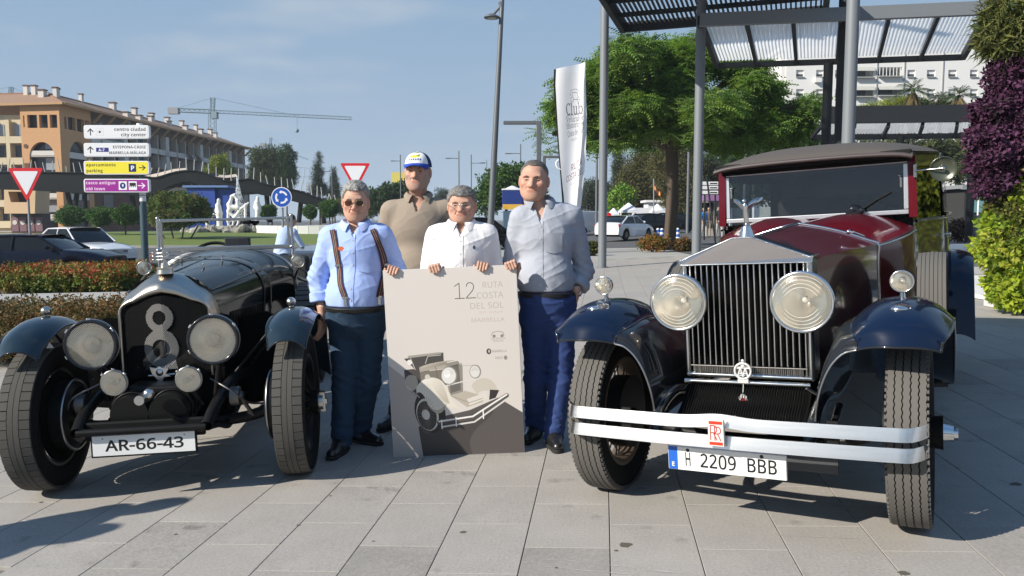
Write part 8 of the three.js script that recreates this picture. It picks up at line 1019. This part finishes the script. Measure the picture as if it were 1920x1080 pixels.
  if (S.pocket) for (const [x, y] of S.pocket) { const rows = [0, 0.25, 0.5, 0.75, 1].map(t => [-1, -0.5, 0, 0.5, 1].map(s => drape(mid.x + x + s * 0.052, mid.y + y - t * 0.115 - (t === 1 ? 0.012 * (1 - Math.abs(s)) : 0), 0.003))); mesh('pocket', shell(rows, 0.003), S.shirtMat, shirt); }
  // collar: two leaves from the back of the neck to the points
  const cr = 0.068 * (S.neck ?? 1), cy = mid.y + (S.collarY ?? 0.108);
  for (const s of [-1, 1]) {
    const up = [], dn = []; for (let i = 0; i <= 12; i++) { const a = i / 12, ph = Math.PI * (1 - a * (S.open ? 0.86 : 0.9)), r = cr + 0.003; const x = mid.x + s * Math.sin(ph) * r + (S.neckdx ?? 0) * a, z = mid.z + 0.008 + Math.cos(ph) * -1 * -r * 1.0; const zz = mid.z + 0.002 - Math.cos(ph) * -1 * 0; up.push(V(x, cy + 0.012 - 0.035 * a * a, mid.z + 0.006 - r * Math.cos(Math.PI - ph) * 1)); }
    for (let i = 0; i <= 12; i++) { const a = i / 12, u = up[i], o = V(u.x - mid.x, 0, u.z - mid.z).normalize(); const ln = 0.026 + 0.03 * sstep(0.55, 1, a); dn.push(V(u.x + o.x * (0.022 + 0.012 * a) + s * 0.016 * sstep(0.7, 1, a), u.y - ln, u.z + o.z * 0.022 + 0.004)); }
    const rows = [up.map((u, i) => u.clone().add(V(0, -0.03, 0)).lerp(V(mid.x, u.y - 0.03, mid.z), 0.03)), up, up.map((u, i) => u.clone().lerp(dn[i], 0.5).add(V(0, 0.008, 0.002))), dn];
    mesh('collar', shell(s > 0 ? rows : rows.map(r => [...r].reverse()), 0.003), S.collarMat ?? S.shirtMat, shirt);
  }
  for (const s of ['L', 'R']) if (S['roll' + s]) { const c = cuffEnd(s), e = c.a.clone().addScaledVector(c.u, c.L - 0.02), f0 = cap_(e.clone().addScaledVector(c.u, -0.03), e.clone().addScaledVector(c.u, 0.022), sr[2] + 0.008, sr[2] + 0.013), f = (x, y, z) => { const pl = (x - e.x) * c.u.x + (y - e.y) * c.u.y + (z - e.z) * c.u.z; return smax(f0(x, y, z) + 0.003 * Math.sin(x * 90 + y * 60 + z * 80) + foldN(x, y, z, 3), Math.abs(pl) - 0.032, 0.008); }; const b = bbox([e], 0.13); mesh('rolled_cuff', nets(f, b.min, b.max, 0.0065), S.shirtMat, shirt); }
  // --- hair
  if (S.hair) {
    const h = S.hair, line = z => z > 0.05 ? h.front : z > -0.0 ? mixn(h.side, h.front, Math.pow(z / 0.05, 1.6)) : z > -0.05 ? mixn(-0.035, h.side, (z + 0.05) / 0.05) : mixn(-0.06, -0.035, Math.max(0, (z + 0.1) / 0.05));
    const f = (x, y, z) => { const w = S.w ?? 1; let d = ellD(x, y, z, V(0, 0.036 + h.up * 0.5, -0.018), 0.077 * w + h.vol, 0.088 + h.vol + h.up, 0.099 + h.vol); const ang = Math.atan2(x, z + 0.02); d += h.rough * (n3(x * 45 + h.sweep * z * 30, y * 22, z * 18) + 0.7 * n3(x * 150 + h.sweep * z * 60, y * 50, z * 60)) - (1 - sstep(0.0, 0.07, y)) * -0.006; return smax(d, line(z) + h.arc * Math.abs(x) * (z > 0.03 ? 1 : 0) - y + 0.006 * n3(x * 70, 3, z * 70), 0.007); };
    const col = (x, y, z) => { const n = 0.5 + 0.6 * n3(x * 170 + z * 70 * h.sweep, y * 60, z * 60) + 0.4 * n3(x * 40, y * 40, z * 40), t = Math.min(1, Math.max(0, n)), tp = sstep(0.03, 0.09, y) * (h.topMix ?? 0); return [0, 1, 2].map(i => mixn(mixn(h.c0[i], h.c1[i], t), (h.top ?? h.c0)[i], tp)); };
    const g = nets(f, V(-0.115, -0.09, -0.14), V(0.115, 0.165, 0.135), 0.0036, col); const VP = g.attributes.position, VN = g.attributes.normal, VC = g.attributes.color, hr = rng(S.seed * 17 + 3), bp = [], bc = [];
    for (let i = 0; i < VP.count; i++) { if (hr() > 0.75 || VN.getY(i) < -0.75) continue; const o = V(VP.getX(i), VP.getY(i), VP.getZ(i)), n = V(VN.getX(i), VN.getY(i), VN.getZ(i)), cd = V(o.x * 6 + (h.part ?? 0.35) * (1 + hr()), -0.35 - o.z * 2, -0.9 + 1.2 * hr() * (o.z > 0.05 ? 1 : 0.2)).normalize(); cd.addScaledVector(n, -cd.dot(n)).normalize().addScaledVector(n, 0.1 + 0.22 * hr()); const L = (h.len ?? 0.016) * (0.6 + 0.8 * hr()), sd = V(0, 0, 0).crossVectors(cd, n).normalize().multiplyScalar(0.0011 + 0.0009 * hr()), t = o.clone().addScaledVector(cd, L).addScaledVector(n, -L * 0.12), k = 0.7 + 0.6 * hr(); for (const q of [o.clone().add(sd), o.clone().sub(sd), t]) { bp.push(q); bc.push(VC.getX(i) * k, VC.getY(i) * k, VC.getZ(i) * k); } }
    const bg = new THREE.BufferGeometry().setFromPoints(bp); bg.setAttribute('color', new THREE.Float32BufferAttribute(bc, 3)); bg.computeVertexNormals(); const hg2 = merge([g, bg]); hg2.applyMatrix4(H); mesh('hair', hg2, MT.hair, P);
  }
  for (const s of [-1, 1]) { const f = uni([cap_(V(s * 0.014, 0.0215, 0.0915), V(s * 0.031, 0.0265, 0.0895), 0.004, 0.0044), cap_(V(s * 0.031, 0.0265, 0.0895), V(s * 0.049, 0.021, 0.077), 0.0044, 0.0026)], 0.003), g = nets((x, y, z) => f(x, y, z) + 0.001 * n3(x * 300, y * 300, z * 300), V(s * 0.03 - 0.03, 0.01, 0.065), V(s * 0.03 + 0.03, 0.035, 0.1), 0.0028, () => S.brow); g.applyMatrix4(H); mesh('eyebrow', g, MT.hair, P); }
  return { P, H, j, mid, drape, strip, base, shirt, hands, J };
}
MT.shoe = phy([0.012, 0.011, 0.011], 0.35, 0, { clearcoat: 0.5, clearcoatRoughness: 0.25 }); MT.sole = std(0.015, 0.8); MT.button = std(0.6, 0.4);
function glasses(R, o) {
  const g = new THREE.Group(); g.name = 'glasses'; R.P.add(g); const fr = [], le = [];
  for (const s of [-1, 1]) {
    const sh = new THREE.Shape(), w = o.w, h = o.h; const pts = []; for (let i = 0; i < 28; i++) { const a = i / 28 * 6.2832, e = o.sq; pts.push([Math.sign(Math.cos(a)) * Math.pow(Math.abs(Math.cos(a)), e) * w, Math.sign(Math.sin(a)) * Math.pow(Math.abs(Math.sin(a)), e) * h * (Math.sin(a) < 0 ? 1.15 : 0.85)]); }
    const ry = s * 0.16; const q = p => V(p[0], p[1], 0).applyEuler(new THREE.Euler(0.06, ry, 0)).add(V(s * 0.034, o.y, 0.106)).applyMatrix4(R.H);
    fr.push(tube(pts.map(q), o.r, 48, 6, true)); const c = q([0, 0]); const v = pts.map(q), T = []; for (let i = 0; i < v.length; i++) T.push(c, v[i], v[(i + 1) % v.length]); const L = new THREE.BufferGeometry().setFromPoints(T); L.computeVertexNormals(); le.push(L);
    const tp = [V(s * 0.066, o.y + 0.006, 0.1), V(s * 0.082, o.y + 0.006, 0.03), V(s * 0.083, o.y + 0.004, -0.02)].map(p => p.applyMatrix4(R.H)); mesh('temple', tube(tp, o.r, 16, 6), o.mat, g);
  }
  fr.push(tube([V(-0.012, o.y + 0.004, 0.108), V(0, o.y + 0.008, 0.111), V(0.012, o.y + 0.004, 0.108)].map(p => p.applyMatrix4(R.H)), o.r, 12, 6));
  mesh('rim', fr, o.mat, g); for (const l of le) mesh('lens', l, o.lens, g);
}
const skinA = [0.52, 0.30, 0.215], skinB = [0.54, 0.31, 0.22];
// poster board held by three of them: its plane in the world
const BOARD = { D: 4.74, tl: at(722, 507, 4.74), tr: at(970, 496, 4.74), bl: at(737, 858, 4.74), br: at(985, 848, 4.74) };
const edgeAt = px => { const t = (px - 722) / 248; return BOARD.tl.clone().lerp(BOARD.tr, t).add(V(0, 0.001, -0.002)); };
// 1: grey-haired man with braces
{
  const R = makePerson({
    label: 'grey-haired person in pale blue shirt with striped braces and dark sunglasses', D: 4.97, base: [660, 850], seed: 1, yaw: 0.1, pitch: 0.06, skin: skinA, age: 1.2, w: 1, jaw: 1.12, nose: 1.1, hs: [1.0, 1.0], neck: 1.06, fold: 0.75,
    j: { head: [667, 380], shL: [619, 444], elL: [597, 519, 0.04], wrL: [604, 590, 0], shR: [717, 442], elR: [748, 516, 0.1], wrR: [737, 530, -0.12], hipL: [645, 612], knL: [646, 722], anL: [640, 832, -0.06], hipR: [693, 612], knR: [690, 715, 0.06], anR: [676, 808, 0.16] },
    torso: { chest: [0.178, 0.125], belly: [0.188, 0.165, 0.2], by: 1.0, bz: 0.035, hip: 0.105, hipw: 0.186, hipd: 0.15 }, belt: 0.945, footL: -0.15, footR: 0.95, beltMat: std(0.012, 0.5), trouserMat: cloth([0.02, 0.05, 0.095]), shirtMat: cloth([0.36, 0.47, 0.8], 0.8), buttons: true, pocket: [[0.09, -0.1]], cuffL: 0.62, cuffR: 0.75, rollL: true, vDepth: 0.075, vWide: 0.036, collarMat: cloth([0.42, 0.52, 0.84], 0.8),
    hands: [{ s: 'L', side: 1, rx: 0.05, ry: 1.25 }, { s: 'R', side: -1, grip: edgeAt(737), roll: -0.3 }],
    hair: { front: 0.077, side: 0.03, vol: 0.007, up: 0.008, rough: 0.006, sweep: 0.6, arc: 0.15, c0: [0.17, 0.16, 0.15], c1: [0.38, 0.37, 0.35] }, brow: [0.3, 0.28, 0.26],
  });
  glasses(R, { w: 0.0235, h: 0.018, sq: 0.7, y: 0.003, r: 0.0012, mat: MT.goldWire, lens: MT.tint });
  const br = canvasTex(64, 8, (c, w, h) => { [['#17131a', 0, 64], ['#5e191b', 8, 11], ['#b9a78e', 21, 3], ['#17131a', 24, 16], ['#b9a78e', 40, 3], ['#5e191b', 45, 11]].forEach(([f, x, l]) => { c.fillStyle = f; c.fillRect(x, 0, l, h); }); }), bm = std(1, 0.75, 0, { map: br });
  const m = R.mid, bb = 0.945, X = px => at(px, 500, 4.9).x - R.base.x, Y = py => at(668, py, 4.88).y - R.base.y;
  const L1 = R.strip([[X(625), Y(431)], [X(630), Y(450)], [X(637), Y(490)], [X(645), Y(530)], [X(655), Y(556)]], 0.034, 0.006, 44), L2 = R.strip([[X(700), Y(430)], [X(709), Y(450)], [X(719), Y(490)], [X(718), Y(530)], [X(714), Y(556)]], 0.034, 0.006, 44);
  for (const l of [L1, L2]) { const s = mesh('brace', shell(l, 0.003), bm, R.P); const e = l[l.length - 1][2]; mesh('brace_clip', [rbox(0.036, 0.012, 0.01, 0.003, e.x, e.y + 0.004, e.z + 0.004), rbox(0.02, 0.05, 0.008, 0.003, e.x, e.y - 0.022, e.z + 0.002)], MT.steelBright, s); const b = l[24][2]; mesh('brace_slide', [rbox(0.042, 0.016, 0.006, 0.002, b.x, b.y, b.z + 0.005)], MT.steelBright, s); }
  const lg = R.drape(m.x - 0.075, m.y - 0.075, 0.0035); mesh('shirt_logo', [ext([[-0.022, -0.01], [0.02, -0.012], [0.024, 0.004], [0.006, 0.016], [-0.014, 0.01]], 0.002).translate(lg.x, lg.y, lg.z)], std([0.7, 0.16, 0.06], 0.8), R.shirt);
  const rp = R.hands[0].ringAt; mesh('ring', [mv(new THREE.TorusGeometry(0.0112, 0.0022, 6, 20), rp.x, rp.y, rp.z, Math.PI / 2)], MT.goldWire, R.P);
}
// 2: tall man with the cap
{
  const R = makePerson({
    label: 'tall person in beige polo shirt and white cap with blue peak', D: 5.5, base: [775, 800], seed: 2, yaw: -0.06, pitch: 0.02, skin: skinB, age: 0.9, w: 1, jaw: 1.15, hs: [1.1, 1.1], neck: 1.06, collarY: 0.132, fold: 0.35, smile: 0.005, beard: [0.3, 0.25, 0.22, 0.4],
    j: { head: [783, 323], shL: [733, 396, 0.02], elL: [714, 495, 0.1], wrL: [716, 565, 0.06], shR: [838, 393, 0.02], elR: [862, 495, 0.1], wrR: [860, 565, 0.05], hipL: [765, 590], knL: [762, 695], anL: [742, 788, 0], hipR: [815, 590], knR: [815, 695], anR: [812, 790, 0.1] },
    torso: { chest: [0.2, 0.14], belly: [0.195, 0.15, 0.22], by: 1.12, bz: 0.02, hip: 0.105, hipw: 0.19, hipd: 0.145 }, belt: 1.0, footL: -0.5, footR: 0.3, trouserMat: cloth([0.03, 0.035, 0.05]), shirtMat: cloth([0.3, 0.245, 0.19], 0.95), shortSleeve: true, sleeve: [0.074, 0.072, 0.06], untucked: true, vDepth: 0.12, vTop: 0.1, vWide: 0.044, neckdx: 0.0, vSkew: 0, collarMat: cloth([0.29, 0.235, 0.18], 0.95), open: true,
    hands: [{ s: 'L', side: 1, ry: 1.2 }, { s: 'R', side: -1, ry: -1.2 }],
    hair: { front: 0.05, side: 0.02, vol: 0.002, up: 0, len: 0.006, rough: 0.002, sweep: 0.1, arc: 0, c0: [0.05, 0.04, 0.03], c1: [0.16, 0.14, 0.12] }, brow: [0.05, 0.04, 0.03],
  });
  // cap: front panel, rear panels, peak, button
  const cap = new THREE.Group(); cap.name = 'cap'; R.P.add(cap);
  const dome = (a0, a1, n, lift = 0) => { const rows = []; for (let i = 0; i <= 12; i++) { const e = i / 12 * Math.PI / 2, r = []; for (let q = 0; q <= n; q++) { const a = mixn(a0, a1, q / n), k = Math.pow(Math.cos(e), 0.8); r.push(V(Math.sin(a) * (0.089 + lift) * k, 0.034 + (0.094 + lift) * Math.sin(e) * (1 - 0.05 * Math.cos(a)), -0.014 + Math.cos(a) * (0.106 + lift) * k).applyMatrix4(R.H)); } rows.push(r); } return rows; };
  const front = canvasTex(256, 256, (c, w, h) => { c.fillStyle = '#efeee9'; c.fillRect(0, 0, w, h); c.save(); c.fillStyle = '#e3c62c'; c.beginPath(); c.ellipse(118, 128, 62, 22, -0.1, 0, 7); c.fill(); c.fillStyle = '#4d8a3a'; for (const x of [150, 166, 182]) { c.beginPath(); c.ellipse(x, 106, 20, 6, -0.7, 0, 7); c.fill(); } c.fillRect(162, 108, 5, 32); c.fillStyle = '#1c3f8f'; c.font = 'bold 46px sans-serif'; for (let i = 0; i < 6; i++) { c.fillRect(62 + i * 22, 160 + (i % 2) * 6, 15, 22); c.fillRect(66 + i * 22, 156, 6, 32); } c.restore(); });
  mesh('front_panel', shell(dome(-1.02, 1.02, 18), 0.002), std(1, 0.9, 0, { map: front, bumpMap: fabricTex, bumpScale: 0.0006 }), cap);
  mesh('rear_panel', shell(dome(1.02, Math.PI * 2 - 1.02, 28), 0.002), cloth([0.012, 0.03, 0.11]), cap);
  const pk = []; for (let i = 0; i <= 14; i++) { const t = i / 14, r = []; for (let q = 0; q <= 18; q++) { const a = mixn(-1.12, 1.12, q / 18), x = Math.sin(a) * 0.089, z0 = -0.014 + Math.cos(a) * 0.106, ln = 0.062 * Math.pow(Math.cos(a * 1.32) < 0 ? 0 : Math.cos(a * 1.32), 0.6); r.push(V(x * (1 - 0.06 * t), 0.044 - 0.016 * t * t - 0.022 * (x / 0.089) ** 2 * (0.35 + t) + 0.01, z0 + ln * t).applyMatrix4(R.H)); } pk.push(r); }
  mesh('peak', shell(pk.map(r => r.reverse()), 0.004), cloth([0.02, 0.07, 0.42]), cap);
  mesh('cap_button', sph(0.008, 0, 0, 0, 1, 0.5, 1, 10).applyMatrix4(new THREE.Matrix4().makeTranslation(0, 0.129, -0.014)).applyMatrix4(R.H), MT.white, cap);
}
// 3: shorter man in white shirt
{
  const R = makePerson({
    label: 'shorter person in white shirt and thin glasses holding the poster top with both hands', D: 4.97, base: [865, 845], seed: 3, yaw: -0.03, pitch: 0.02, skin: skinA, age: 1.1, w: 1, jaw: 1.12, hs: [1.08, 0.9], smile: 0.005, fold: 0.75,
    j: { head: [866, 386], shL: [818, 443], elL: [800, 538, 0.06], wrL: [813, 530, -0.15], shR: [913, 441], elR: [931, 534, 0.06], wrR: [903, 524, -0.15], hipL: [843, 620], knL: [842, 720], anL: [840, 815], hipR: [889, 620], knR: [890, 720], anR: [892, 815] },
    torso: { chest: [0.175, 0.125], belly: [0.17, 0.14, 0.2], by: 0.98, bz: 0.02, hip: 0.1, hipw: 0.178, hipd: 0.14 }, belt: 0.9, footL: -0.2, footR: 0.2, trouserMat: cloth([0.03, 0.035, 0.05]), shirtMat: cloth([0.8, 0.78, 0.78], 0.85), buttons: true, pocket: [[0.085, -0.08]], cuffL: 0.72, cuffR: 0.72, vDepth: 0.082, vWide: 0.036, collarMat: cloth([0.8, 0.77, 0.76], 0.85),
    hands: [{ s: 'L', side: 1, grip: edgeAt(815), roll: 0.3 }, { s: 'R', side: -1, grip: edgeAt(905), roll: -0.22 }],
    hair: { front: 0.07, side: 0.028, vol: 0.008, up: 0.008, rough: 0.005, sweep: 0.8, arc: 0.1, c0: [0.09, 0.08, 0.07], c1: [0.32, 0.31, 0.29], top: [0.16, 0.15, 0.14], topMix: 0.5 }, brow: [0.12, 0.11, 0.1],
  });
  glasses(R, { w: 0.025, h: 0.0145, sq: 0.6, y: 0.001, r: 0.0014, mat: MT.steelBright, lens: MT.clearGlass });
  const lg = R.drape(R.mid.x + 0.085, R.mid.y - 0.07, 0.0055); mesh('shirt_logo', [ext([[-0.006, -0.012], [0.006, -0.012], [0.009, 0.004], [0, 0.014], [-0.009, 0.004]], 0.002).translate(lg.x, lg.y, lg.z)], std([0.02, 0.03, 0.08], 0.8), R.shirt);
}
// 4: man in grey-blue shirt
{
  const R = makePerson({
    label: 'person in grey-blue shirt and bright blue trousers with one hand in the pocket', D: 4.98, base: [1020, 845], seed: 4, yaw: -0.16, pitch: 0.03, roll: -0.05, skin: skinA, age: 0.8, w: 1, jaw: 1.1, hs: [1.13, 1.04], neck: 1.02, collarY: 0.13, smile: 0.003, fold: 0.75, midT: 0.38,
    j: { head: [1001, 339], shL: [975, 409], elL: [957, 512, 0.1], wrL: [962, 530, -0.14], shR: [1072, 405, 0.02], elR: [1095, 508, 0.08], wrR: [1077, 556, -0.03], hipL: [1004, 602], knL: [1006, 712, 0.04], anL: [1003, 806, 0.1], hipR: [1052, 602], knR: [1052, 712, -0.04], anR: [1037, 820, -0.1] },
    torso: { chest: [0.192, 0.13], belly: [0.175, 0.14, 0.22], by: 1.06, bz: 0.02, hip: 0.105, hipw: 0.182, hipd: 0.142 }, belt: 0.985, footL: -0.35, footR: 0.12, beltMat: std(0.012, 0.5), trouserMat: cloth([0.022, 0.048, 0.165]), shirtMat: cloth([0.37, 0.39, 0.44], 0.85), buttons: true, pocket: [[0.085, -0.1]], cuffL: 0.7, cuffR: 0.62, rollR: true, vDepth: 0.125, vTop: 0.1, vWide: 0.042, collarMat: cloth([0.3, 0.32, 0.37], 0.85), open: true,
    hands: [{ s: 'L', side: 1, grip: edgeAt(958), roll: 0.35 }, { s: 'R', side: -1, rz: -0.35, rx: -0.1, ry: -1.0 }],
    hair: { front: 0.088, side: 0.035, vol: 0.003, up: 0.001, len: 0.008, rough: 0.002, sweep: 0.2, arc: 0.12, c0: [0.16, 0.14, 0.125], c1: [0.38, 0.36, 0.34], top: [0.07, 0.06, 0.05], topMix: 0.85 }, brow: [0.07, 0.055, 0.045],
  });
  const w = R.j.wrR, e = R.j.elR, u = e.clone().sub(w).normalize(), c = w.clone().addScaledVector(u, 0.035), q = new THREE.Quaternion().setFromUnitVectors(V(0, 0, 1), u);
  const tor = new THREE.TorusGeometry(0.035, 0.006, 6, 30); tor.scale(1, 1, 2.2); tor.applyQuaternion(q).translate(c.x, c.y, c.z); const wt = mesh('wristwatch', [tor], MT.steelBright, R.P);
  const face = V(0.3, 0.15, 1).normalize(); mesh('watch_face', [new THREE.CylinderGeometry(0.02, 0.021, 0.011, 24).applyQuaternion(new THREE.Quaternion().setFromUnitVectors(V(0, 1, 0), face)).translate(c.x + face.x * 0.035, c.y + face.y * 0.035, c.z + face.z * 0.035)], MT.white, wt);
}
// ---------------------------------------------------------------- people further off
function simplePerson(label, base, o) {
  const T = thing('person', label, 'person', base, o.turn ?? 0), h = (o.h ?? 1.7) / 1.7, b = o.bend ?? 0, hip = V(0, 0.92 * h, 0), ch = V(0, (0.92 + 0.42 * Math.cos(b)) * h, 0.42 * Math.sin(b) * h), nk = V(0, (0.92 + 0.55 * Math.cos(b)) * h, 0.55 * Math.sin(b) * h), hd = nk.clone().add(V(0, 0.15 * Math.cos(b * 1.2) * h, 0.15 * Math.sin(b * 1.2) * h)), st = o.step ?? 0.1, sk = o.skin ?? [0.42, 0.24, 0.16], c = o.cell ?? 0.02;
  const S = s => V(s * 0.18, ch.y + 0.05 * Math.cos(b), ch.z + 0.05 * Math.sin(b)), E = s => V(s * 0.24, S(s).y - 0.27 * h, S(s).z + 0.03 + (o.reach ?? 0) * 0.15), Wr = s => V(s * 0.22, E(s).y - 0.22 * h + (o.reach ?? 0) * 0.15, E(s).z + 0.08 + (o.reach ?? 0) * 0.2), K = s => V(s * 0.1, 0.48 * h, s * st * 0.6 + 0.03), A = s => V(s * 0.1, 0.08, s * st);
  const arm = (r) => [-1, 1].flatMap(s => [cap_(S(s), E(s), r, r * 0.85), cap_(E(s), Wr(s), r * 0.85, r * 0.65)]), hands = [-1, 1].flatMap(s => [ell_(Wr(s).add(V(0, -0.06, 0.01)), 0.035, 0.07, 0.022)]), legs = r => [-1, 1].flatMap(s => [cap_(V(s * 0.09, 0.88 * h, 0), K(s), r, r * 0.75), cap_(K(s), A(s), r * 0.75, r * 0.5)]);
  const trunk = g => [cap_(hip, ch, 0.13 + g, 0.15 + g), cap_(S(-1).lerp(nk, 0.25), S(1).lerp(nk, 0.25), 0.06 + g)], bb = new THREE.Box3(V(-0.5, -0.05, -0.5), V(0.5, 1.95 * h, 1.1));
  mesh('body', nets(uni([...trunk(-0.015), cap_(nk, hd, 0.05), ell_(hd, 0.075, 0.11, 0.092), ell_(hd.clone().add(V(0, -0.02, 0.09)), 0.015, 0.02, 0.02), ...arm(0.04), ...hands, ...legs(0.07)], 0.04), bb.min, bb.max, c), std(sk, 0.6), T);
  const top = uni([...trunk(0.012), ...(o.long ? arm(0.056) : [-1, 1].map(s => cap_(S(s), S(s).lerp(E(s), 0.6), 0.06, 0.055)))], 0.05); mesh('shirt', nets((x, y, z) => smax(top(x, y, z) + foldN(x, y, z, 3) * 0.6, 0.9 * h - y, 0.01), bb.min, bb.max, c), std(o.shirt, 0.85), T);
  const lo = uni([...legs(0.09), cap_(V(-0.06, 0.92 * h, 0), V(0.06, 0.92 * h, 0), 0.14)], 0.04), cut = o.shorts ? 0.5 * h : 0.07; mesh(o.shorts ? 'shorts' : 'trousers', nets((x, y, z) => smax(smax(lo(x, y, z), y - 0.95 * h, 0.01), cut - y, 0.01), bb.min, bb.max, c), std(o.legs, 0.85), T);
  const hr = ell_(hd.clone().add(V(0, 0.025, -0.012)), 0.082, 0.1, 0.098); mesh('hair', nets((x, y, z) => smax(hr(x, y, z), (hd.y + 0.02 + (z - hd.z) * 0.5) - y, 0.01), bb.min, bb.max, c), std(o.hair ?? [0.04, 0.03, 0.02], 0.7), T);
  for (const s of [-1, 1]) mesh('shoe', nets(cap_(A(s).setY(0.04), A(s).add(V(0, 0, 0.14)).setY(0.035), 0.042, 0.036), bb.min, V(0.5, 0.2, 0.6), c * 0.8), std(o.shoes ?? 0.05, 0.6), T);
  return T;
}
simplePerson('bent person in pale blue shirt and white trousers seen past the racing car windscreen', gat(524, 13.5), { h: 1.72, bend: 0.35, turn: Math.PI * 0.8, shirt: [0.42, 0.52, 0.72], legs: [0.62, 0.6, 0.57], long: true, reach: 0.8 });
simplePerson('person in blue dress-like top among those by the booth', gat(1320, 44), { h: 1.65, shirt: [0.06, 0.25, 0.6], legs: [0.4, 0.36, 0.32], turn: 0.6, cell: 0.03, hair: [0.4, 0.33, 0.2] }); simplePerson('person in dark top with shorts at the booth', gat(1329, 45), { h: 1.7, shirt: [0.1, 0.08, 0.06], legs: [0.15, 0.13, 0.1], shorts: true, turn: -0.5, cell: 0.03 }); simplePerson('person in black top walking beside the leaning pole', gat(1349, 42), { h: 1.72, shirt: [0.015, 0.015, 0.018], legs: [0.35, 0.33, 0.32], turn: 0.2, step: 0.18, cell: 0.03 });
TOWN_LATE.forEach(f => f());
// ---------------------------------------------------------------- what the chrome mirrors and what throws the shadow at the lower left: the place behind the camera
simplePerson('onlooker in dark jacket standing out of view on the left', V(-4.45, groundY(-4.45), -2.45), { h: 1.75, shirt: [0.03, 0.03, 0.04], legs: [0.03, 0.04, 0.07], long: true, turn: 0.9, reach: 0.9, cell: 0.03 });
simplePerson('onlooker in red shirt standing out of view on the far left', V(-4.15, groundY(-4.15), -2.85), { h: 1.68, shirt: [0.3, 0.05, 0.05], legs: [0.1, 0.1, 0.11], long: true, turn: 1.1, reach: 0.5, cell: 0.03 });
simplePerson('onlooker in grey shirt behind the camera', V(2.6, groundY(2.6), 2.4), { h: 1.78, shirt: [0.2, 0.2, 0.22], legs: [0.04, 0.05, 0.09], long: true, turn: 2.9, reach: 0.9, cell: 0.03 });
simplePerson('onlooker in white shirt behind the camera', V(-1.3, groundY(-1.3), 2.8), { h: 1.74, shirt: [0.6, 0.6, 0.6], legs: [0.04, 0.04, 0.05], long: true, turn: 3.3, reach: 0.9, cell: 0.03 });
{
  const T = thing('terrace_building', 'long pale building with dark shop windows behind the camera', 'building', V(4, groundY(4), 34)), w = std([0.4, 0.36, 0.32], 0.9); mesh('wall', [box(52, 0.8, 6, 0, 4.4, 3), box(52, 0.3, 6.4, 0, 4.95, 3)], w, T); for (let i = 0; i < 14; i++) { mesh('pier', [box(0.8, 4, 1, -26 + i * 4, 2.0, 0.5)], w, T); if (i < 13) { mesh('shop_window', [box(3.2, 3.0, 0.1, -24 + i * 4, 1.6, 1.2)], MT.carGlass, T); mesh('awning', [beam(V(-24 + i * 4, 4.0, 1), V(-24 + i * 4, 3.3, -0.8), 3.2, 0.06)], std([[0.35, 0.1, 0.09], [0.5, 0.48, 0.42], [0.1, 0.14, 0.24]][i % 3], 0.9), T); } }
  for (const [i, x, z, h] of [[4, 21, 17, 5]]) { const q = thing('plaza_tree', ['leafy plaza tree behind the camera far left', 'leafy plaza tree behind the camera left', 'leafy plaza tree straight behind the camera', 'leafy plaza tree behind the camera right', 'leafy plaza tree behind the camera far right'][i], 'tree', V(x, groundY(x), z)); mesh('trunk', [bar(V(0, 0, 0), V(0.1, h * 0.6, 0), 0.16, 8, 0.1)], MT.bark, q); foliage('crown', q, LEAF.small, [{ c: V(0, h * 0.68, 0), r: [2.8, h * 0.3, 2.6] }, { c: V(1.2, h * 0.6, 0.4), r: [1.8, h * 0.22, 1.8] }, { c: V(-1.3, h * 0.62, -0.3), r: [1.8, h * 0.22, 1.8] }], 1300, 0.5, GREEN.deep, 200 + i); }
}

// planted row beyond the right edge, mirrored in the limousine's flank
for (const [i, x, z, h] of [[0, 9.5, -9.5, 3.6], [1, 13, -12.5, 4.6], [2, 17.5, -15.5, 5], [3, 23, -20, 6]]) { const q = thing('garden_shrub', ['lime green planted screen just beyond the right edge', 'dark green planted screen farther beyond the right edge', 'tall dark shrub beyond the right edge', 'tall dark garden tree far beyond the right edge'][i], 'shrub', V(x, groundY(x), z)); mesh('trunk', [bar(V(0, 0, 0), V(0, h * 0.6, 0), 0.1, 8, 0.06)], MT.bark, q); foliage('leaves', q, LEAF.small, [{ c: V(0, h * 0.5, 0), r: [1.5, h * 0.5, 1.2], core: 0.4 }], 1500, 0.3, i ? GREEN.deep : GREEN.yellow, 300 + i, 0.35); }
scene.fog = new THREE.FogExp2(new THREE.Color().setRGB(0.62, 0.7, 0.78), 0.00038);
renderer.render(scene, camera);
